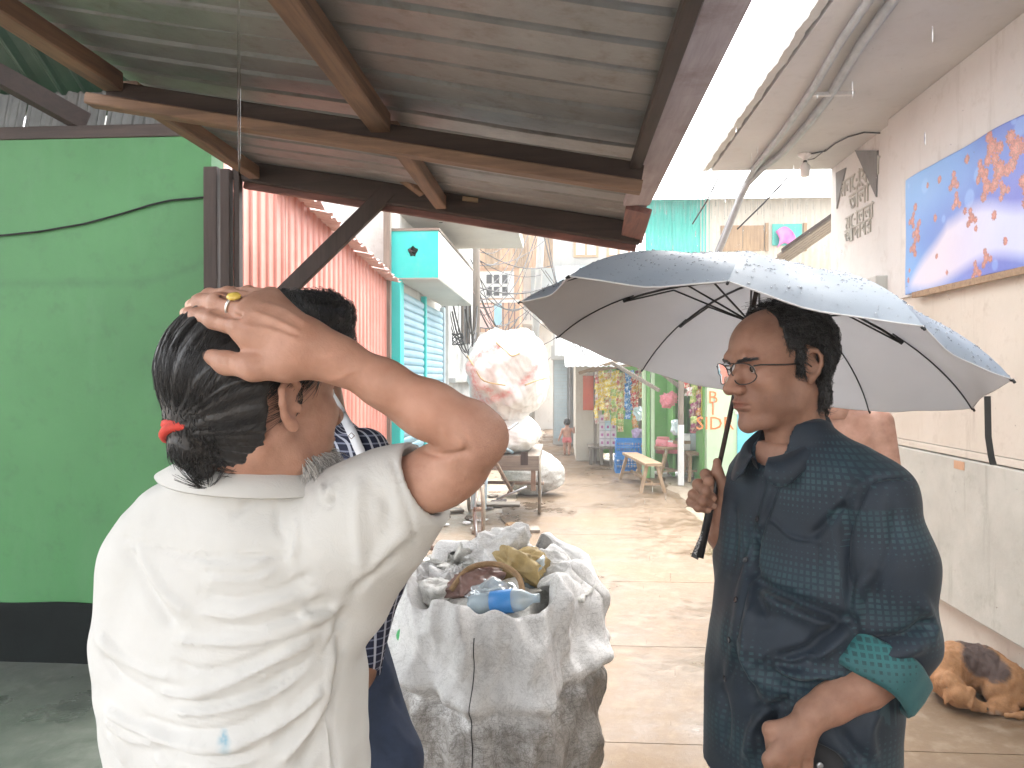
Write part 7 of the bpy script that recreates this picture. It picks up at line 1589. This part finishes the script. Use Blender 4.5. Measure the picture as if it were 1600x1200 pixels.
# green stall front
gs2 = empty('green_stall', (1.7, 12.6, 0), label='green painted tea stall with hanging goods beside the bench', cat='stall')
p0 = PY(1006, 600, 13.0)[0]; p1 = PY(1104, 600, 13.0)[0]
cuboid('back_panel', (p0, 13.2, .02), (p1 + .15, 13.26, 2.3), M['green2'], gs2); cuboid('inner_partition', (PY(1050, 600, 12.6)[0], 12.5, .02), (PY(1050, 600, 12.6)[0] + .04, 13.19, 2.2), M['green2'], gs2); cuboid('counter', (p0 + .4, 12.4, .55), (p1, 12.9, .6), M['wood_palex'], gs2)
for u0, u1, mat in ((1004, 1009, M['ltgreen']), (1010, 1016, M['green2']), (1017, 1023, M['ltgreen'])): a_ = PY(u0, 600, 12.4)[0]; b_ = PY(u1, 600, 12.4)[0]; cuboid('door_post', (a_, 12.4, 0), (b_, 12.5, 2.2), mat, gs2, .005)
a_ = PY(1060, 700, 11.6); b_ = PY(1069, 700, 11.6); cuboid('post_lower', (a_[0], 11.6, 0), (b_[0], 11.68, PY(1060, 664, 11.6)[2]), M['white_wall'], gs2, .004); cuboid('post_upper', (a_[0] + .003, 11.603, PY(1060, 664, 11.6)[2] + .001), (b_[0] - .003, 11.677, 2.3), M['wood_greyz'], gs2, .004)
for a, b in (((955, 566), (1030, 610)), ((1012, 566), (1072, 612))): m = MB(); m.bar(PY(*a, 12.2), PY(*b, 11.7), .05, .05); m.build('roof_pole', M['wood_greyx'], gs2, world=True)
for k in range(4):
    m = MB(); m.slabgrid(corr((p0 - .1 + k * .42, 11.4, 2.28), (1, 0, 0), (0, .98, .2), 2.0, .43, .09, .02, flat=0), .003); m.build('roof_sheet', M['tin_bluegrey'], gs2, world=True, smooth=True)
M['pink_pl'] = simple('pink_plastic', (.65, .22, .25), .35, .2, 10); M['yellow_cloth'] = simple('yellow_cloth', (.75, .6, .03), .8, .15)
def jar(u, v, Y, r, h, lid, lab, body='clear'):
    p = PY(u, v, Y); e = empty('jar', p, label=lab, cat='jar', group='jars on the tea stall'); m = MB(); m.lathe([(.001, 0), (r, 0), (r, h * .8), (r * .8, h * .9), (.001, h * .9)], 16); jb_ = m.build('jar_body', M[body], e, smooth=True); m = MB(); m.lathe([(.001, h * .9), (r * .85, h * .9), (r * .85, h), (.001, h)], 16); m.build('lid', lid, jb_)
jar(1076, 703, 12.5, .09, .26, M['china'], 'white printed jar behind the white post', 'china'); jar(1088, 703, 12.45, .11, .3, M['pink_pl'], 'clear sweet jar with pink lid on the tea stall'); jar(1036, 708, 12.6, .12, .26, M['pink_pl'], 'pink lidded plastic tub on the table by the post', 'pink_pl'); jar(1052, 708, 12.5, .1, .2, M['china'], 'pinkish small tub nearer the white post', 'pink_pl')
crumb('bread_bag', 'polythene bag of pink wrapped bread hung under the roof', 'bag', 1044, 625, 12.2, (.16, .1, .13), M['pink_pl'], 41); crumb('white_polythene', 'white polythene bag tied to the thin post', 'bag', 1058, 668, 11.9, (.09, .08, .14), M['clear'], 42)
G = np.array([[PY(1096 + 7 * i, 598 + 62 * j, 11.8 + .05 * math.sin(8 * i)) for j in np.linspace(0, 1, 8)] for i in np.linspace(0, 1, 8)]); m = MB(); m.slabgrid(G, .006); tag(m.build('yellow_cloth', M['yellow_cloth'], smooth=True), 'bright yellow cloth hanging at the edge of the tea stall', 'cloth')
# beige boundary wall by the child
bw = empty('boundary_wall', (.6, 16, 0), label='low beige plastered wall between the child and the snack stall', cat='wall'); cuboid('wall', (PY(896, 600, 18.4)[0], 14.9, 0), (PY(896, 600, 18.4)[0] + .5, 18.45, 1.9), M['cream'], bw); cuboid('coping', (PY(896, 600, 18.4)[0] - .04, 14.88, 1.9), (PY(896, 600, 18.4)[0] + .54, 18.44, 1.97), M['pale_slab'], bw)
# ---- cables overhead and poles
pole = [((742, 640), 13.2, .07, 'weathered grey pole tangled with wires beside the grimy wall')]
for (u, v), Y, r, lab in pole:
    a = PG(u, v + 90); b = PY(u, v, Y); m = MB(); m.tube([(b[0], Y, 0), (b[0] + .03, Y, 3.2), (b[0] + .01, Y, 6.2)], [r, r * .9, r * .75], 10); tag(m.build('utility_pole', M['wood_greyz'], smooth=True), lab, 'pole')
b = PY(826, 500, 17.5); m = MB(); m.tube([(b[0], 17.5, 0), (b[0] + .5, 17.5, 8.5)], [.1, .07], 10); tag(m.build('utility_pole', M['grey_wall'], smooth=True), 'leaning pale concrete pole behind the giant bundle', 'pole')
cr_ = random.Random(8); wires = MB()
ends = [((740, 470), 13.2), ((735, 440), 13.2), ((745, 500), 13.2)]
for k in range(46):
    if k < 26: (u0, v0), Y0 = (cr_.uniform(735, 748), cr_.uniform(380, 560)), 13.2; (u1, v1), Y1 = (cr_.uniform(800, 880), cr_.uniform(340, 560)), 17.4
    elif k < 38: (u0, v0), Y0 = (cr_.uniform(840, 870), cr_.uniform(350, 540)), 17.4; (u1, v1), Y1 = (cr_.uniform(880, 1010), cr_.uniform(350, 590)), 14.5
    else: (u0, v0), Y0 = (cr_.uniform(690, 735), cr_.uniform(440, 500)), 11.5; (u1, v1), Y1 = (cr_.uniform(738, 748), cr_.uniform(450, 620)), 13.2
    a, b = PY(u0, v0, Y0), PY(u1, v1, Y1); sag = cr_.uniform(.1, .7); wires.tube([a * (1 - q_) + b * q_ - np.array([0, 0, sag * 4 * q_ * (1 - q_)]) for q_ in np.linspace(0, 1, 9)], cr_.choice([.008, .011, .014]), 4, False)
tag(wires.build('overhead_wires', M['black_rubber']), 'tangle of overhead wires strung across the lane', 'wires', kind='stuff')
m = MB(); pts = [PY(716, 380, 11), PY(716, 520, 11)]; m.tube(pts, .006, 5); tag(m.build('hanging_wire', M['black']), 'thin wire hanging straight down before the shop fascia', 'wire'); m = MB(); c = PY(715, 530, 11); m.tube([c + .08 * np.array([math.sin(3.1 * a), .3 * math.sin(2 * a), math.cos(2.3 * a)]) for a in np.linspace(0, 9, 60)], .008, 5); tag(m.build('wire_knot', M['black']), 'knot of wire dangling in front of the grimy wall', 'wire')
# litter along the left edge of the lane
rl = random.Random(4)
for k in range(48):
    u, v = rl.uniform(640, 800), rl.uniform(770, 900); p = PG(u, v)
    if p[0] > -.35 and p[1] < 7: continue
    mats = [M['wood_greyx'], M['china'], M['brick'], M['wood_darkx'], M['china'], M['rope']]; mt = rl.choice(mats); sz = (rl.uniform(.03, .13), rl.uniform(.03, .08), rl.uniform(.01, .03))
    o = crumple({'china': 'paper_scrap', 'brick': 'brick_bit', 'rope': 'rag'}.get([k_ for k_, v_ in M.items() if v_ is mt][0], 'wood_chip'), (0, 0, 0), sz, mt, None, k + 100, rl.uniform(0, 3), amp=.2); o.location = (p[0], p[1], sz[2] * .6); nm_ = o.name.split('.')[0].replace('_', ' '); tag(o, 'muddy %s lying %s at the left edge of the lane' % (nm_, ('near the front wheel', 'under the tricycle', 'by the shed foot', 'before the shop step')[int((u > 720)) + 2 * int(v < 830)]), 'litter', 'litter along the lane edge')
for k, (u, v, w_, rz) in enumerate(((690, 800, .5, .4), (790, 830, .7, .1), (700, 855, .6, -.3), (775, 790, .6, .05))):
    p = PG(u, v); m = MB(); m.box((-w_ / 2, -.12, 0), (w_ / 2, .12, .03)); o = m.build('loose_plank', M['wood_greyx'], None, loc=(p[0], p[1], .004), rot=(0, 0, rz)); bevel(o, .004); tag(o, ('short weathered board lying left of the front wheel', 'wide wet board lying under the tricycle', 'grey board lying in the mud nearest the sack', 'thin board lying behind the front wheel')[k], 'board')

# ---- rainwater running off the eaves: thin threads and beads of water
rn = MB(); rr_ = random.Random(6)
def thread(p, L, r):
    p = np.array(p, float); rn.tube([p, p - [0, 0, L * .15], p - [0, 0, L * .6], p - [0, 0, L * .9], p - [0, 0, L]], [r * .25, r * .7, r, r * .9, r * .2], 6)
def bead(p, r): 
    p = np.array(p, float); rn.tube([p + [0, 0, r * 1.3], p + [0, 0, r * .6], p, p - [0, 0, r * .7], p - [0, 0, r]], [r * .15, r * .75, r, r * .7, r * .1], 6)
for k in range(46): thread(PY(1020 + 5.8 * k + rr_.uniform(-2, 2), 307 + rr_.uniform(0, 14), 11.12), rr_.uniform(.06, .3), rr_.uniform(.003, .006))
for k in range(34): y = rr_.uniform(.9, 6.6); thread((XE - .0, y, ZS - rr_.uniform(0, 2.4)), rr_.uniform(.02, .08), .002)
for k in range(40): y = rr_.uniform(1.9, 4.1); thread((XB + .12, y, zaw(XB) - rr_.uniform(0, 2.2)), rr_.uniform(.012, .035), .0014)

a_ = P(373, -25, 2.02); thread(a_, .5, .004)
for k in range(420): bead((rr_.uniform(.55, 2.1), rr_.uniform(2.2, 9), rr_.uniform(.1, 3.2)), rr_.uniform(.0012, .0022))
for k in range(500): bead((rr_.uniform(-1.6, 1.2), rr_.uniform(4.4, 14), rr_.uniform(.1, 3.6)), rr_.uniform(.0014, .0026))
tag(rn.build('rain', M['water'], smooth=True), 'rainwater dripping off the eaves and falling in the lane', 'rain', kind='stuff')
# ---- rain mist filling the lane
m = MB(); m.box((-30, -6, -1.02), (30, 34, 10.5)); t = bpy.data.materials.new('mist'); t.use_nodes = True; t.node_tree.nodes.clear()
pv = t.node_tree.nodes.new('ShaderNodeVolumePrincipled'); pv.inputs['Color'].default_value = (.95, .96, .97, 1); pv.inputs['Density'].default_value = .005; pv.inputs['Anisotropy'].default_value = .2
ou = t.node_tree.nodes.new('ShaderNodeOutputMaterial'); t.node_tree.links.new(pv.outputs[0], ou.inputs['Volume'])
tag(m.build('haze', t), 'pale rain mist hanging in the lane', None, kind='stuff')
